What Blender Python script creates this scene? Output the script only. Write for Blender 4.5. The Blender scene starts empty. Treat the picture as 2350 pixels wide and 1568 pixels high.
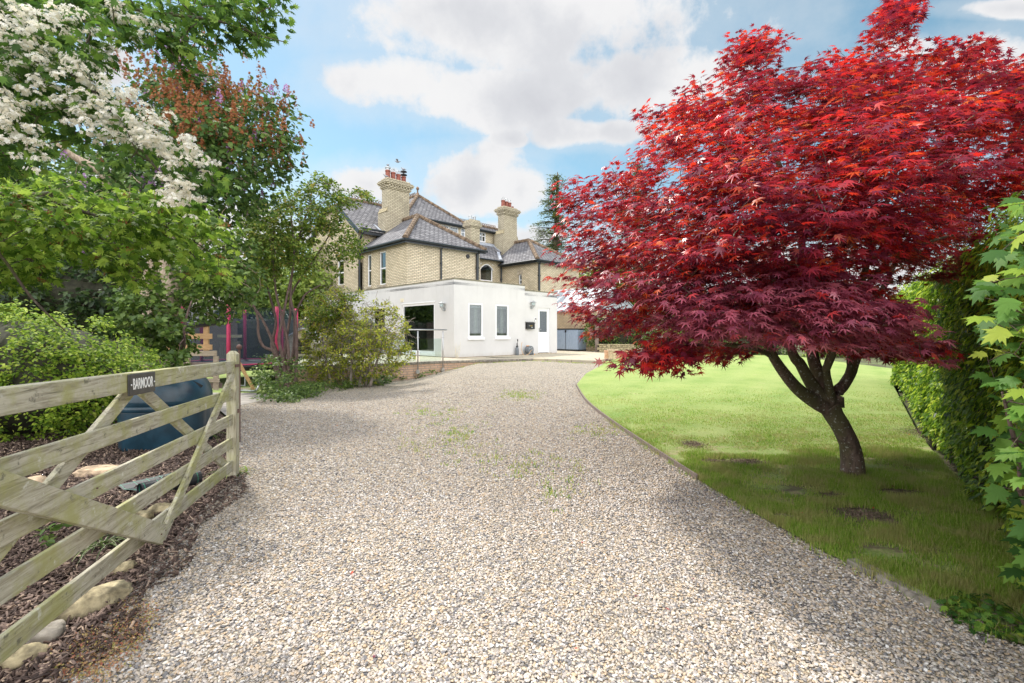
import bpy, bmesh, math, random
import numpy as np
from mathutils import Vector, Matrix, noise
rng = np.random.default_rng(11)
random.seed(11)
R_ = math.radians
scene = bpy.context.scene
C = scene.collection

# ---------------------------------------------------------------- camera
CAMH = 1.5
cam_d = bpy.data.cameras.new('camera')
cam = bpy.data.objects.new('camera', cam_d); C.objects.link(cam)
cam.location = (0, 0, CAMH); cam.rotation_euler = (R_(90), 0, 0)
cam_d.sensor_width = 36; cam_d.lens = 36 * 1085 / 2350
cam_d.shift_y = -21 / 2350
cam_d.clip_start = 0.05; cam_d.clip_end = 5000
scene.camera = cam

# ---------------------------------------------------------------- light
SUN = Vector((-0.66, 0.75, 0)).normalized() * math.cos(R_(57)) + Vector((0, 0, math.sin(R_(57))))
SKY_STRENGTH = 0.072
sd = bpy.data.lights.new('sun', 'SUN'); sd.energy = 2.05; sd.angle = R_(4.0); sd.color = (1.0, 0.95, 0.87)
so = bpy.data.objects.new('sun', sd); C.objects.link(so)
so.rotation_euler = SUN.to_track_quat('Z', 'Y').to_euler(); so.location = (0, 0, 30)
scene.view_settings.view_transform = 'Standard'; scene.view_settings.look = 'None'
scene.view_settings.exposure = 1.12; scene.view_settings.gamma = 1
scene.cycles.max_bounces = 6; scene.cycles.diffuse_bounces = 3; scene.cycles.glossy_bounces = 2
scene.cycles.transmission_bounces = 4; scene.cycles.transparent_max_bounces = 8
scene.cycles.use_adaptive_sampling = True; scene.cycles.use_denoising = True

class NT:
    """small helper to write node trees"""
    def __init__(s, tree): s.t = tree; s.t.nodes.clear()
    def n(s, typ, props=None, **inp):
        nd = s.t.nodes.new(typ)
        for k, v in (props or {}).items(): setattr(nd, k, v)
        for k, v in inp.items():
            key = k.replace('_', ' ')
            sock = nd.inputs[int(k[1:])] if (k[0] == 'i' and k[1:].isdigit()) else nd.inputs[key]
            if isinstance(v, bpy.types.NodeSocket): s.t.links.new(v, sock)
            elif isinstance(v, tuple) and len(v) == 3 and sock.type == 'RGBA': sock.default_value = v + (1,)
            else: sock.default_value = v
        return nd
    def m(s, op, a, b=0.0, c=0.0, clamp=False):
        nd = s.t.nodes.new('ShaderNodeMath'); nd.operation = op; nd.use_clamp = clamp
        for i, v in enumerate((a, b, c)):
            if isinstance(v, bpy.types.NodeSocket): s.t.links.new(v, nd.inputs[i])
            else: nd.inputs[i].default_value = v
        return nd.outputs[0]
    def mix(s, f, a, b, mode='MIX'):
        nd = s.t.nodes.new('ShaderNodeMix'); nd.data_type = 'RGBA'; nd.blend_type = mode
        for i, v in ((0, f), (6, a), (7, b)):
            if isinstance(v, bpy.types.NodeSocket): s.t.links.new(v, nd.inputs[i])
            elif i: nd.inputs[i].default_value = tuple(v) + (1,)
            else: nd.inputs[i].default_value = v
        return nd.outputs[2]
    def ramp(s, f, stops, interp='LINEAR'):
        nd = s.t.nodes.new('ShaderNodeValToRGB'); nd.color_ramp.interpolation = interp
        e = nd.color_ramp.elements
        while len(e) < len(stops): e.new(0.5)
        for q, (p, c) in zip(e, stops):
            q.position = p; q.color = (c if isinstance(c, tuple) else (c, c, c)) + (1,)
        s.t.links.new(f, nd.inputs[0]); return nd.outputs[0]
    def sm(s, v, a, b):
        nd = s.t.nodes.new('ShaderNodeMapRange'); nd.interpolation_type = 'SMOOTHSTEP'
        s.t.links.new(v, nd.inputs[0]); nd.inputs[1].default_value = a; nd.inputs[2].default_value = b
        return nd.outputs[0]
    def link(s, a, b): s.t.links.new(a, b)

# ---------------------------------------------------------------- sky
def build_world():
    w = bpy.data.worlds.new('World'); scene.world = w; w.use_nodes = True
    g = NT(w.node_tree)
    sky = g.n('ShaderNodeTexSky', {'sky_type': 'NISHITA', 'sun_disc': False, 'sun_elevation': R_(57),
              'sun_rotation': math.atan2(SUN.x, SUN.y), 'air_density': 1.0, 'dust_density': 0.6, 'ozone_density': 1.6})
    tc = g.n('ShaderNodeTexCoord').outputs['Generated']
    sx = g.n('ShaderNodeSeparateXYZ', i0=tc)
    x, y, z = sx.outputs
    ay = g.m('MAXIMUM', g.m('ABSOLUTE', y), 0.08)
    u = g.m('DIVIDE', x, ay); v = g.m('DIVIDE', z, ay)
    big = g.n('ShaderNodeTexNoise', {'noise_dimensions': '3D'}, Vector=tc, Scale=3.6, Detail=10.0, Roughness=0.60, Distortion=0.25).outputs[0]
    fine = g.n('ShaderNodeTexNoise', Vector=tc, Scale=11.0, Detail=8.0, Roughness=0.62).outputs[0]
    # cumulus banks: centre and half-size as tangent of azimuth / elevation
    blobs = [(1230, 25, 500, 150), (1480, 195, 300, 115), (880, 190, 190, 75), (1120, 225, 250, 75), (1420, 300, 230, 40),
             (1080, 420, 150, 95), (1190, 440, 75, 70), (840, 420, 150, 55), (1000, 540, 420, 40), (2290, 170, 210, 95),
             (2100, 110, 70, 30), (240, 150, 80, 60), (-300, 250, 400, 150), (1170, 318, 45, 22), (2350, 20, 180, 26), (1750, 640, 900, 80),
             (2700, 400, 400, 160), (330, 520, 420, 160)]
    dens = None
    for vx, vy, a, b in blobs:
        uc, vc, a, b = (vx - 1175) / 1085, (763 - vy) / 1085, a / 1085, b / 1085
        du = g.m('POWER', g.m('ABSOLUTE', g.m('DIVIDE', g.m('SUBTRACT', u, uc), a)), 2)
        dv = g.m('POWER', g.m('ABSOLUTE', g.m('DIVIDE', g.m('SUBTRACT', v, vc), b)), 2)
        d = g.m('SUBTRACT', 1.0, g.m('SQRT', g.m('ADD', du, dv)))
        dens = d if dens is None else g.m('MAXIMUM', dens, d)
    front = g.sm(y, 0.0, 0.25)
    back = g.m('MULTIPLY', g.m('SUBTRACT', 1.0, front), 0.75)  # cloud cover behind the camera, added to throw light on the facades
    dens = g.m('MAXIMUM', dens, -0.85)
    dens = g.m('ADD', g.m('MULTIPLY', dens, front), back)
    dens = g.m('ADD', dens, g.m('MULTIPLY', g.m('SUBTRACT', big, 0.5), 2.4))
    dens = g.m('ADD', dens, g.m('MULTIPLY', g.m('SUBTRACT', fine, 0.5), 1.15))
    cov = g.sm(dens, -0.10, 0.42)
    thin = g.m('MULTIPLY', g.sm(dens, -0.75, 0.25), 0.34)
    cov = g.m('MAXIMUM', cov, thin)
    # thicker parts of a cloud bank are greyer
    shade_n = g.n('ShaderNodeTexNoise', Vector=tc, Scale=5.0, Detail=6.0, Roughness=0.55).outputs[0]
    shade = g.m('ADD', g.m('MULTIPLY', dens, 0.24), g.m('MULTIPLY', shade_n, 1.35))
    ccol = g.ramp(g.m('MULTIPLY', shade, 0.6), [(0.30, (0.43, 0.43, 0.43)), (0.48, (0.41, 0.41, 0.415)), (0.60, (0.345, 0.35, 0.365)), (0.80, (0.29, 0.295, 0.315))])
    # clouds behind the camera, opposite the sun, made brighter to fill the house fronts
    rear_fill = g.m('ADD', 1.0, g.m('MULTIPLY', g.m('SUBTRACT', 1.0, g.sm(y, -0.3, 0.12)), 2.3))
    scol = g.n('ShaderNodeHueSaturation', Hue=0.468, Saturation=1.0, Value=1.0, Color=sky.outputs[0]).outputs[0]
    bg1 = g.n('ShaderNodeBackground', Color=scol, Strength=SKY_STRENGTH)
    bg2 = g.n('ShaderNodeBackground', Color=ccol, Strength=rear_fill)
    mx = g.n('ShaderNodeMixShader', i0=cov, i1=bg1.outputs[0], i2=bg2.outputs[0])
    out = g.n('ShaderNodeOutputWorld', Surface=mx.outputs[0])
build_world()

# ---------------------------------------------------------------- frames and object helpers
def P(vx, vy, d): return Vector(((vx - 1175) / 1085 * d, d, CAMH - (vy - 763) / 1085 * d))
def G(x, y):
    """height of the ground: rises gently towards the house and dips on the left behind the gate"""
    yy = min(max(y, -3.0), 22.5)
    z = -0.16 + 0.0255 * yy
    w = min(max((yy - 6) / 11, 0), 1); w = w * w * (3 - 2 * w)
    k = min(max((-x - 1.3) / 2.2, 0), 1)
    return z - 0.46 * w * k
def gp(vx, vy):
    d = 10.0
    for _ in range(60):
        zz = G((vx - 1175) / 1085 * d, d)
        d = 0.5 * d + 0.5 * min((CAMH - zz) * 1085 / (vy - 763), 60)
    return Vector(((vx - 1175) / 1085 * d, d, G((vx - 1175) / 1085 * d, d)))
HO = Vector((-5.4, 24.3, 0)); HR = Vector((.7167, .6974, 0)).normalized(); HLd = Vector((-HR.y, HR.x, 0))
HM = Matrix.Translation(HO) @ Matrix.Rotation(math.atan2(HR.y, HR.x), 4, 'Z')   # house frame: x along the fronts, y into the house
def hw(r, l, z): return HM @ Vector((r, l, z))
HMI = HM.inverted()
def ray_plane(vx, vy, axis, val):
    o = HMI @ Vector((0, 0, CAMH)); d = HMI.to_3x3() @ Vector(((vx - 1175) / 1085, 1, -(vy - 763) / 1085))
    t = (val - o[axis]) / d[axis]; return o + d * t
def onL(vx, vy, l): q = ray_plane(vx, vy, 1, l); return q.x, q.z
def onR(vx, vy, r): q = ray_plane(vx, vy, 0, r); return q.y, q.z
def boxL(a, b, c, d, l):   # px box -> (r0, r1, z0, z1) on plane y=l
    r0, z0 = onL(a, b, l); r1, z1 = onL(c, d, l); _, z2 = onL(a, d, l); _, z3 = onL(c, b, l)
    return r0, r1, (z1 + z2) / 2, (z0 + z3) / 2
def boxR(a, b, c, d, r):
    r0, z0 = onR(a, b, r); r1, z1 = onR(c, d, r); _, z2 = onR(a, d, r); _, z3 = onR(c, b, r)
    return min(r0, r1), max(r0, r1), (z1 + z2) / 2, (z0 + z3) / 2

WM = {}
def empty(name, loc=(0, 0, 0), rot=0.0, mat=None):
    o = bpy.data.objects.new(name, None); C.objects.link(o); o.empty_display_size = 0.2
    m = mat if mat is not None else Matrix.Translation(Vector(loc)) @ Matrix.Rotation(rot, 4, 'Z')
    o.matrix_world = m; o.location = m.to_translation(); o.rotation_euler = m.to_euler()
    WM[o] = m.copy(); return o
def tag(o, label=None, cat=None, group=None, kind=None):
    if label: o['label'] = label
    if cat: o['category'] = cat
    if group: o['group'] = group
    if kind: o['kind'] = kind
    return o
def thing(name, label, cat, loc=(0, 0, 0), rot=0.0, group=None, mat=None):
    return tag(empty(name, loc, rot, mat), label, cat, group)
def link_mesh(name, me, mat, parent=None, smooth=False, world=True, origin=None):
    """me is in world coordinates; it is moved into its parent's frame (or to its own origin)"""
    o = bpy.data.objects.new(name, me); C.objects.link(o)
    if parent is not None:
        o.parent = parent; WM[o] = WM[parent].copy()
        if world: me.transform(WM[parent].inverted())
    elif origin is not None:
        me.transform(Matrix.Translation(-Vector(origin))); o.location = origin; WM[o] = Matrix.Translation(Vector(origin))
    else: WM[o] = Matrix.Identity(4)
    for m_ in (mat if isinstance(mat, (list, tuple)) else [mat]): me.materials.append(m_)
    if smooth: me.polygons.foreach_set('use_smooth', [True] * len(me.polygons))
    return o
def bev(o, w=0.006, seg=2):
    m = o.modifiers.new('bevel', 'BEVEL'); m.width = w; m.segments = seg; m.limit_method = 'ANGLE'; m.angle_limit = R_(40); return o

class MB:
    def __init__(s, M=None): s.v = []; s.f = []; s.M = M or Matrix.Identity(4)
    def add(s, vs, fs):
        k = len(s.v); s.v += [s.M @ Vector(p) for p in vs]; s.f += [tuple(i + k for i in f) for f in fs]; return s
    def box(s, a, b):
        x0, y0, z0 = (min(a[i], b[i]) for i in range(3)); x1, y1, z1 = (max(a[i], b[i]) for i in range(3))
        return s.add([(x0, y0, z0), (x1, y0, z0), (x1, y1, z0), (x0, y1, z0), (x0, y0, z1), (x1, y0, z1), (x1, y1, z1), (x0, y1, z1)],
                     [(0, 3, 2, 1), (4, 5, 6, 7), (0, 1, 5, 4), (1, 2, 6, 5), (2, 3, 7, 6), (3, 0, 4, 7)])
    def bar(s, p0, p1, w, h, up=(0, 0, 1), taper=1.0):
        p0, p1 = Vector(p0), Vector(p1); t = (p1 - p0).normalized(); u = Vector(up)
        sd_ = t.cross(u).normalized(); u = sd_.cross(t).normalized(); vs = []
        for p, k in ((p0, 1.0), (p1, taper)):
            for a, b in ((-1, -1), (1, -1), (1, 1), (-1, 1)): vs.append(p + sd_ * (a * w / 2 * k) + u * (b * h / 2 * k))
        return s.add(vs, [(0, 1, 2, 3), (7, 6, 5, 4), (0, 4, 5, 1), (1, 5, 6, 2), (2, 6, 7, 3), (3, 7, 4, 0)])
    def slab(s, pts, t):
        """polygon made thick downwards along its normal"""
        pts = [Vector(p) for p in pts]; n = Vector((0, 0, 0))
        for i in range(len(pts)): n += (pts[i] - pts[0]).cross(pts[(i + 1) % len(pts)] - pts[0])
        n.normalize()
        if n.z < 0: n = -n; pts = pts[::-1]
        k = len(pts); lo = [p - n * t for p in pts]
        return s.add(pts + lo, [tuple(range(k)), tuple(range(2 * k - 1, k - 1, -1))] + [(i, i + k, (i + 1) % k + k, (i + 1) % k) for i in range(k)])
    def prism(s, pts, vec):
        pts = [Vector(p) for p in pts]; k = len(pts); hi = [p + Vector(vec) for p in pts]
        return s.add(pts + hi, [tuple(range(k - 1, -1, -1)), tuple(range(k, 2 * k))] + [(i, (i + 1) % k, (i + 1) % k + k, i + k) for i in range(k)])
    def tube(s, pts, rad, n=8, cap=True, wob=0.0):
        pts = [Vector(p) for p in pts]
        if not hasattr(rad, '__len__'): rad = [rad] * len(pts)
        ref = Vector((0.31, 0.17, 0.93)); vs = []; fs = []
        for i, p in enumerate(pts):
            t = (pts[min(i + 1, len(pts) - 1)] - pts[max(i - 1, 0)])
            t = t.normalized() if t.length > 1e-9 else Vector((0, 0, 1))
            a = t.cross(ref); a = a.normalized() if a.length > 1e-3 else t.cross(Vector((1, 0, 0))).normalized()
            b = t.cross(a); ref = a.cross(t).normalized() if False else ref
            for k in range(n):
                q = 2 * math.pi * k / n; r = rad[i]
                if wob: r *= 1 + wob * noise.noise(Vector((math.cos(q) * 1.5, math.sin(q) * 1.5, p.z * 2.2 + p.x))) * 2
                vs.append(p + (a * math.cos(q) + b * math.sin(q)) * r)
        for i in range(len(pts) - 1):
            for k in range(n):
                fs.append((i * n + k, i * n + (k + 1) % n, (i + 1) * n + (k + 1) % n, (i + 1) * n + k))
        if cap: fs.append(tuple(range(n - 1, -1, -1))); fs.append(tuple(range((len(pts) - 1) * n, len(pts) * n)))
        return s.add(vs, fs)
    def lathe(s, prof, c=(0, 0, 0), n=24, sx=1, sy=1):
        vs = []; fs = []; c = Vector(c)
        for r, z in prof:
            for k in range(n):
                q = 2 * math.pi * k / n; vs.append(c + Vector((math.cos(q) * r * sx, math.sin(q) * r * sy, z)))
        for i in range(len(prof) - 1):
            for k in range(n): fs.append((i * n + k, i * n + (k + 1) % n, (i + 1) * n + (k + 1) % n, (i + 1) * n + k))
        fs.append(tuple(range(n - 1, -1, -1))); fs.append(tuple(range((len(prof) - 1) * n, len(prof) * n)))
        return s.add(vs, fs)
    def ball(s, c, r, n=12, m=8, sc=(1, 1, 1)):
        prof = [(max(math.sin(math.pi * i / m), 0.01) * r, -math.cos(math.pi * i / m) * r * sc[2]) for i in range(m + 1)]
        return s.lathe(prof, c, n, sc[0], sc[1])
    def wall(s, F, a0, a1, z0, z1, holes, depth, flip=False):
        """vertical wall in the frame F(a, d, z): d = 0 the face, d > 0 into the house; holes get reveals"""
        A = sorted({a0, a1, *[min(max(h[i], a0), a1) for h in holes for i in (0, 1)]}); Z = sorted({z0, z1, *[h[i] for h in holes for i in (2, 3)]})
        for i in range(len(A) - 1):
            for j in range(len(Z) - 1):
                ca, cz = (A[i] + A[i + 1]) / 2, (Z[j] + Z[j + 1]) / 2
                if any(h[0] < ca < h[1] and h[2] < cz < h[3] for h in holes): continue
                q = [F(A[i], 0, Z[j]), F(A[i + 1], 0, Z[j]), F(A[i + 1], 0, Z[j + 1]), F(A[i], 0, Z[j + 1])]
                s.add(q, [(3, 2, 1, 0) if flip else (0, 1, 2, 3)])
        for h in holes:
            c = [(h[0], h[2]), (h[1], h[2]), (h[1], h[3]), (h[0], h[3])]
            for k in range(4):
                (p, q), (r, t) = c[k], c[(k + 1) % 4]
                s.add([F(p, 0, q), F(p, depth, q), F(r, depth, t), F(r, 0, t)], [(3, 2, 1, 0) if flip else (0, 1, 2, 3)])
        return s
    def build(s, name, mat, parent=None, smooth=False, origin=None):
        me = bpy.data.meshes.new(name); me.from_pydata([tuple(v) for v in s.v], [], s.f); me.update()
        bm = bmesh.new(); bm.from_mesh(me); bmesh.ops.recalc_face_normals(bm, faces=bm.faces[:]) if not getattr(s, 'keep', False) else None
        bm.to_mesh(me); bm.free()
        return link_mesh(name, me, mat, parent, smooth, True, origin)

def np_mesh(name, V, T, mat, parent=None, smooth=False, origin=None, k=3):
    """mesh from numpy arrays of vertices and k-gons"""
    V = np.asarray(V, dtype=np.float64)
    if parent is not None:
        Mi = np.array(WM[parent].inverted()); V = V @ Mi[:3, :3].T + Mi[:3, 3]
    elif origin is not None: V = V - np.array(origin)
    me = bpy.data.meshes.new(name); n = len(T)
    me.vertices.add(len(V)); me.vertices.foreach_set('co', V.astype(np.float32).ravel())
    me.loops.add(n * k); me.loops.foreach_set('vertex_index', np.asarray(T, dtype=np.int32).ravel())
    me.polygons.add(n); me.polygons.foreach_set('loop_start', np.arange(0, n * k, k, dtype=np.int32))
    me.polygons.foreach_set('loop_total', np.full(n, k, dtype=np.int32))
    if smooth: me.polygons.foreach_set('use_smooth', np.ones(n, dtype=bool))
    me.update(calc_edges=True)
    o = bpy.data.objects.new(name, me); C.objects.link(o)
    if parent is not None: o.parent = parent; WM[o] = WM[parent].copy()
    elif origin is not None: o.location = origin; WM[o] = Matrix.Translation(Vector(origin))
    else: WM[o] = Matrix.Identity(4)
    me.materials.append(mat); return o

# ---------------------------------------------------------------- materials
def new_mat(name):
    m = bpy.data.materials.new(name); m.use_nodes = True; return m, NT(m.node_tree)
def finish(g, bsdf, disp=None):
    g.n('ShaderNodeOutputMaterial', Surface=bsdf)
def prin(g, col, rough=0.7, bump=None, bstr=0.3, bdist=0.01, metal=0.0, spec=0.5, **kw):
    b = g.n('ShaderNodeBsdfPrincipled', Roughness=rough, Metallic=metal)
    b.inputs['Specular IOR Level'].default_value = spec
    if isinstance(col, bpy.types.NodeSocket): g.link(col, b.inputs['Base Color'])
    else: b.inputs['Base Color'].default_value = tuple(col) + (1,)
    if bump is not None:
        bn = g.n('ShaderNodeBump', Strength=bstr, Distance=bdist, Height=bump); g.link(bn.outputs[0], b.inputs['Normal'])
    return b.outputs[0]
def simple(name, col, rough=0.6, metal=0.0, var=0.15, scale=6.0, bstr=0.1, spec=0.5):
    m, g = new_mat(name)
    tc = g.n('ShaderNodeTexCoord').outputs['Object']
    nz = g.n('ShaderNodeTexNoise', Vector=tc, Scale=scale, Detail=6.0, Roughness=0.6).outputs[0]
    c = g.mix(g.sm(nz, 0.3, 0.7), tuple(x * (1 - var) for x in col), tuple(min(x * (1 + var), 1) for x in col))
    finish(g, prin(g, c, rough, nz, bstr, 0.01, metal, spec)); return m

def brick_mat(name, c1, c2, mortar, bw=0.235, bh=0.083, ms=0.011, grime=0.35, rough=0.9):
    m, g = new_mat(name)
    tc = g.n('ShaderNodeTexCoord'); o = g.n('ShaderNodeSeparateXYZ', i0=tc.outputs['Object']); nn = g.n('ShaderNodeSeparateXYZ', i0=tc.outputs['Normal'])
    ax = g.m('GREATER_THAN', g.m('ABSOLUTE', nn.outputs[0]), g.m('ABSOLUTE', nn.outputs[1]))
    u = g.m('ADD', g.m('MULTIPLY', o.outputs[1], ax), g.m('MULTIPLY', o.outputs[0], g.m('SUBTRACT', 1.0, ax)))
    vec = g.n('ShaderNodeCombineXYZ', i0=u, i1=o.outputs[2]).outputs[0]
    br = g.n('ShaderNodeTexBrick', {'offset': 0.5}, Vector=vec, Color1=c1, Color2=c2, Mortar=mortar, Scale=1.0, Mortar_Size=ms,
             Mortar_Smooth=0.25, Bias=-0.1, Brick_Width=bw, Row_Height=bh)
    n1 = g.n('ShaderNodeTexNoise', Vector=tc.outputs['Object'], Scale=0.9, Detail=8.0, Roughness=0.65).outputs[0]
    n2 = g.n('ShaderNodeTexNoise', Vector=tc.outputs['Object'], Scale=14.0, Detail=4.0).outputs[0]
    col = g.mix(g.m('MULTIPLY', g.sm(n1, 0.48, 0.75), grime), br.outputs[0], tuple(x * 0.35 for x in c1))
    col = g.mix(g.m('MULTIPLY', g.sm(n2, 0.5, 0.8), 0.45), col, tuple(min(1, x * 0.55) for x in c1))
    finish(g, prin(g, col, rough, br.outputs[1], 0.5, -0.01)); return m
def slate_mat(name, c1, c2, row=0.17, wid=0.3, lichen=0.35, zs=1.45):
    m, g = new_mat(name)
    tc = g.n('ShaderNodeTexCoord'); o = g.n('ShaderNodeSeparateXYZ', i0=tc.outputs['Object']); nn = g.n('ShaderNodeSeparateXYZ', i0=tc.outputs['Normal'])
    ax = g.m('GREATER_THAN', g.m('ABSOLUTE', nn.outputs[0]), g.m('ABSOLUTE', nn.outputs[1]))
    u = g.m('ADD', g.m('MULTIPLY', o.outputs[1], ax), g.m('MULTIPLY', o.outputs[0], g.m('SUBTRACT', 1.0, ax)))
    vec = g.n('ShaderNodeCombineXYZ', i0=u, i1=g.m('MULTIPLY', o.outputs[2], zs)).outputs[0]
    br = g.n('ShaderNodeTexBrick', {'offset': 0.5}, Vector=vec, Color1=c1, Color2=c2, Mortar=(0.028, 0.028, 0.032), Scale=1.0, Mortar_Size=0.028,
             Mortar_Smooth=0.4, Bias=0.0, Brick_Width=wid, Row_Height=row)
    n1 = g.n('ShaderNodeTexNoise', Vector=tc.outputs['Object'], Scale=1.6, Detail=9.0, Roughness=0.7).outputs[0]
    n2 = g.n('ShaderNodeTexNoise', Vector=tc.outputs['Object'], Scale=9.0, Detail=5.0, Roughness=0.7).outputs[0]
    col = g.mix(g.m('MULTIPLY', g.sm(n2, 0.52, 0.68), lichen), br.outputs[0], (0.36, 0.34, 0.33))
    col = g.mix(g.m('MULTIPLY', g.sm(n1, 0.5, 0.75), 0.45), col, (0.09, 0.085, 0.095))
    finish(g, prin(g, col, 0.8, br.outputs[1], 0.6, -0.012, spec=0.25)); return m
def wood_mat(name, c_lt, c_dk, moss=None, axis=0, moss_amt=0.5, stretch=(1.2, 14, 14)):
    """weathered timber, grain along the local x of the board (meshes are built along x of their own frame)"""
    m, g = new_mat(name)
    tc = g.n('ShaderNodeTexCoord').outputs['Object']
    mp = g.n('ShaderNodeMapping', Vector=tc, Scale=stretch).outputs[0]
    wv = g.n('ShaderNodeTexNoise', Vector=mp, Scale=3.0, Detail=10.0, Roughness=0.7, Distortion=0.7).outputs[0]
    mp2 = g.n('ShaderNodeMapping', Vector=tc, Scale=(stretch[0] * 0.35, stretch[1] * 0.5, stretch[2] * 0.5)).outputs[0]
    cr = g.n('ShaderNodeTexNoise', Vector=mp2, Scale=9.0, Detail=5.0, Roughness=0.6, Distortion=0.3).outputs[0]
    bl = g.n('ShaderNodeTexNoise', Vector=tc, Scale=3.0, Detail=8.0, Roughness=0.7).outputs[0]
    col = g.mix(g.sm(wv, 0.30, 0.62), c_dk, c_lt)
    col = g.mix(g.m('MULTIPLY', g.sm(cr, 0.60, 0.70), 0.8), col, tuple(x * 0.3 for x in c_dk))
    if moss:
        col = g.mix(g.m('MULTIPLY', g.sm(bl, 0.42, 0.64), moss_amt), col, moss)
        sp = g.n('ShaderNodeTexNoise', Vector=tc, Scale=16.0, Detail=5.0, Roughness=0.65).outputs[0]
        col = g.mix(g.m('MULTIPLY', g.sm(sp, 0.60, 0.72), 0.75), col, (0.62, 0.62, 0.54))
        col = g.mix(g.m('MULTIPLY', g.sm(sp, 0.40, 0.30), 0.75), col, (0.10, 0.095, 0.07))
    finish(g, prin(g, col, 0.85, wv, 0.55, 0.006)); return m
def leaf_mat(name, stops, trans=0.45, rough=0.45, spec=0.5, tcol=None, patch=None, patch_scale=0.8):
    """leaf: colour differs from leaf to leaf; light passes through the blade"""
    m, g = new_mat(name)
    rnd = g.n('ShaderNodeNewGeometry').outputs['Random Per Island']
    col = g.ramp(rnd, stops)
    if patch:
        tc = g.n('ShaderNodeTexCoord').outputs['Object']
        nz = g.n('ShaderNodeTexNoise', Vector=tc, Scale=patch_scale, Detail=4.0, Roughness=0.6).outputs[0]
        col = g.mix(g.m('MULTIPLY', g.sm(nz, 0.44, 0.60), patch[1]), col, patch[0])
    b = g.n('ShaderNodeBsdfPrincipled', Roughness=rough, Base_Color=col); b.inputs['Specular IOR Level'].default_value = spec
    tr = g.n('ShaderNodeBsdfTranslucent', Color=(g.mix(1.0, col, tcol, 'MULTIPLY') if tcol else col))
    mx = g.n('ShaderNodeMixShader', i0=trans, i1=b.outputs[0], i2=tr.outputs[0])
    finish(g, mx.outputs[0]); return m
def bark_mat(name, c1, c2, lichen=(0.45, 0.46, 0.40), amt=0.5, moss=None, sc=9.0):
    m, g = new_mat(name)
    tc = g.n('ShaderNodeTexCoord').outputs['Object']
    mp = g.n('ShaderNodeMapping', Vector=tc, Scale=(1, 1, 0.28)).outputs[0]
    n1 = g.n('ShaderNodeTexNoise', Vector=mp, Scale=sc * 3, Detail=8.0, Roughness=0.7).outputs[0]
    n2 = g.n('ShaderNodeTexNoise', Vector=tc, Scale=sc * 4.2, Detail=3.0, Roughness=0.5).outputs[0]
    n3 = g.n('ShaderNodeTexNoise', Vector=tc, Scale=3.0, Detail=3.0).outputs[0]
    col = g.mix(g.sm(n1, 0.35, 0.65), c2, c1)
    if moss: col = g.mix(g.m('MULTIPLY', g.sm(n3, 0.40, 0.62), 0.75), col, moss)
    col = g.mix(g.m('MULTIPLY', g.sm(n2, 0.61, 0.66), amt), col, lichen)
    finish(g, prin(g, col, 0.85, n1, 0.7, 0.012)); return m

M = {}
M['brick'] = brick_mat('buff_brick', (0.78, 0.67, 0.47), (0.60, 0.50, 0.33), (0.19, 0.16, 0.12), grime=.45, ms=.014)
M['brick_dimmed'] = brick_mat('dimmed_chimney_brick', (0.60, 0.53, 0.38), (0.46, 0.40, 0.28), (0.13, 0.11, 0.085), grime=.6, ms=.014)  # buff brick darkened for the chimneys, to offset the stronger skylight up there
M['brick2'] = brick_mat('wall_brick', (0.62, 0.46, 0.28), (0.52, 0.38, 0.24), (0.26, 0.22, 0.17), grime=0.3)
M['brick_red'] = brick_mat('terrace_brick', (0.60, 0.40, 0.28), (0.50, 0.34, 0.22), (0.30, 0.26, 0.21), grime=0.3)
M['slate'] = slate_mat('slate', (0.135, 0.132, 0.142), (0.24, 0.235, 0.245), row=.21, lichen=.28)
def render_mat():
    m, g = new_mat('white_render'); tc = g.n('ShaderNodeTexCoord').outputs['Object']; z = g.n('ShaderNodeSeparateXYZ', i0=tc).outputs[2]
    n1 = g.n('ShaderNodeTexNoise', Vector=tc, Scale=0.9, Detail=7.0, Roughness=0.65).outputs[0]
    n2 = g.n('ShaderNodeTexNoise', Vector=g.n('ShaderNodeMapping', Vector=tc, Scale=(1, 1, 0.06)).outputs[0], Scale=5.0, Detail=6.0, Roughness=0.7).outputs[0]
    n3 = g.n('ShaderNodeTexNoise', Vector=tc, Scale=90.0, Detail=3.0).outputs[0]
    col = g.mix(g.sm(n1, 0.35, 0.7), (0.63, 0.62, 0.61), (0.68, 0.67, 0.66))
    col = g.mix(g.m('MULTIPLY', g.m('MULTIPLY', g.sm(n2, 0.52, 0.72), g.sm(z, 2.6, 3.6)), 0.35), col, (0.42, 0.40, 0.36))
    col = g.mix(g.m('MULTIPLY', g.sm(g.m('ADD', z, g.m('MULTIPLY', n2, 0.4)), 0.85, 0.55), 0.4), col, (0.46, 0.42, 0.35))
    finish(g, prin(g, col, 0.9, n3, 0.15, 0.004)); return m
M['render'] = render_mat()
M['coping'] = simple('weathered_coping', (0.22, 0.20, 0.14), 0.9, var=0.4, scale=12)
M['stone'] = simple('sill_stone', (0.42, 0.36, 0.27), 0.9, var=0.3, scale=9)
M['upvc'] = simple('white_frame', (0.85, 0.85, 0.86), 0.4, var=0.01)
M['gutter'] = simple('dark_gutter', (0.022, 0.028, 0.032), 0.35, var=0.1)
M['lead'] = simple('lead_flashing', (0.34, 0.37, 0.42), 0.55, var=0.2, scale=4)
M['ridge'] = simple('ridge_tile', (0.165, 0.115, 0.075), 0.9, var=0.6, scale=7)
M['ridge_d'] = simple('ridge_crest', (0.20, 0.12, 0.075), 0.9, var=0.4, scale=9)
M['terracotta'] = simple('terracotta', (0.26, 0.085, 0.06), 0.85, var=0.3, scale=10)
M['pot'] = simple('pale_terracotta', (0.62, 0.38, 0.24), 0.85, var=0.2, scale=10)
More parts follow.
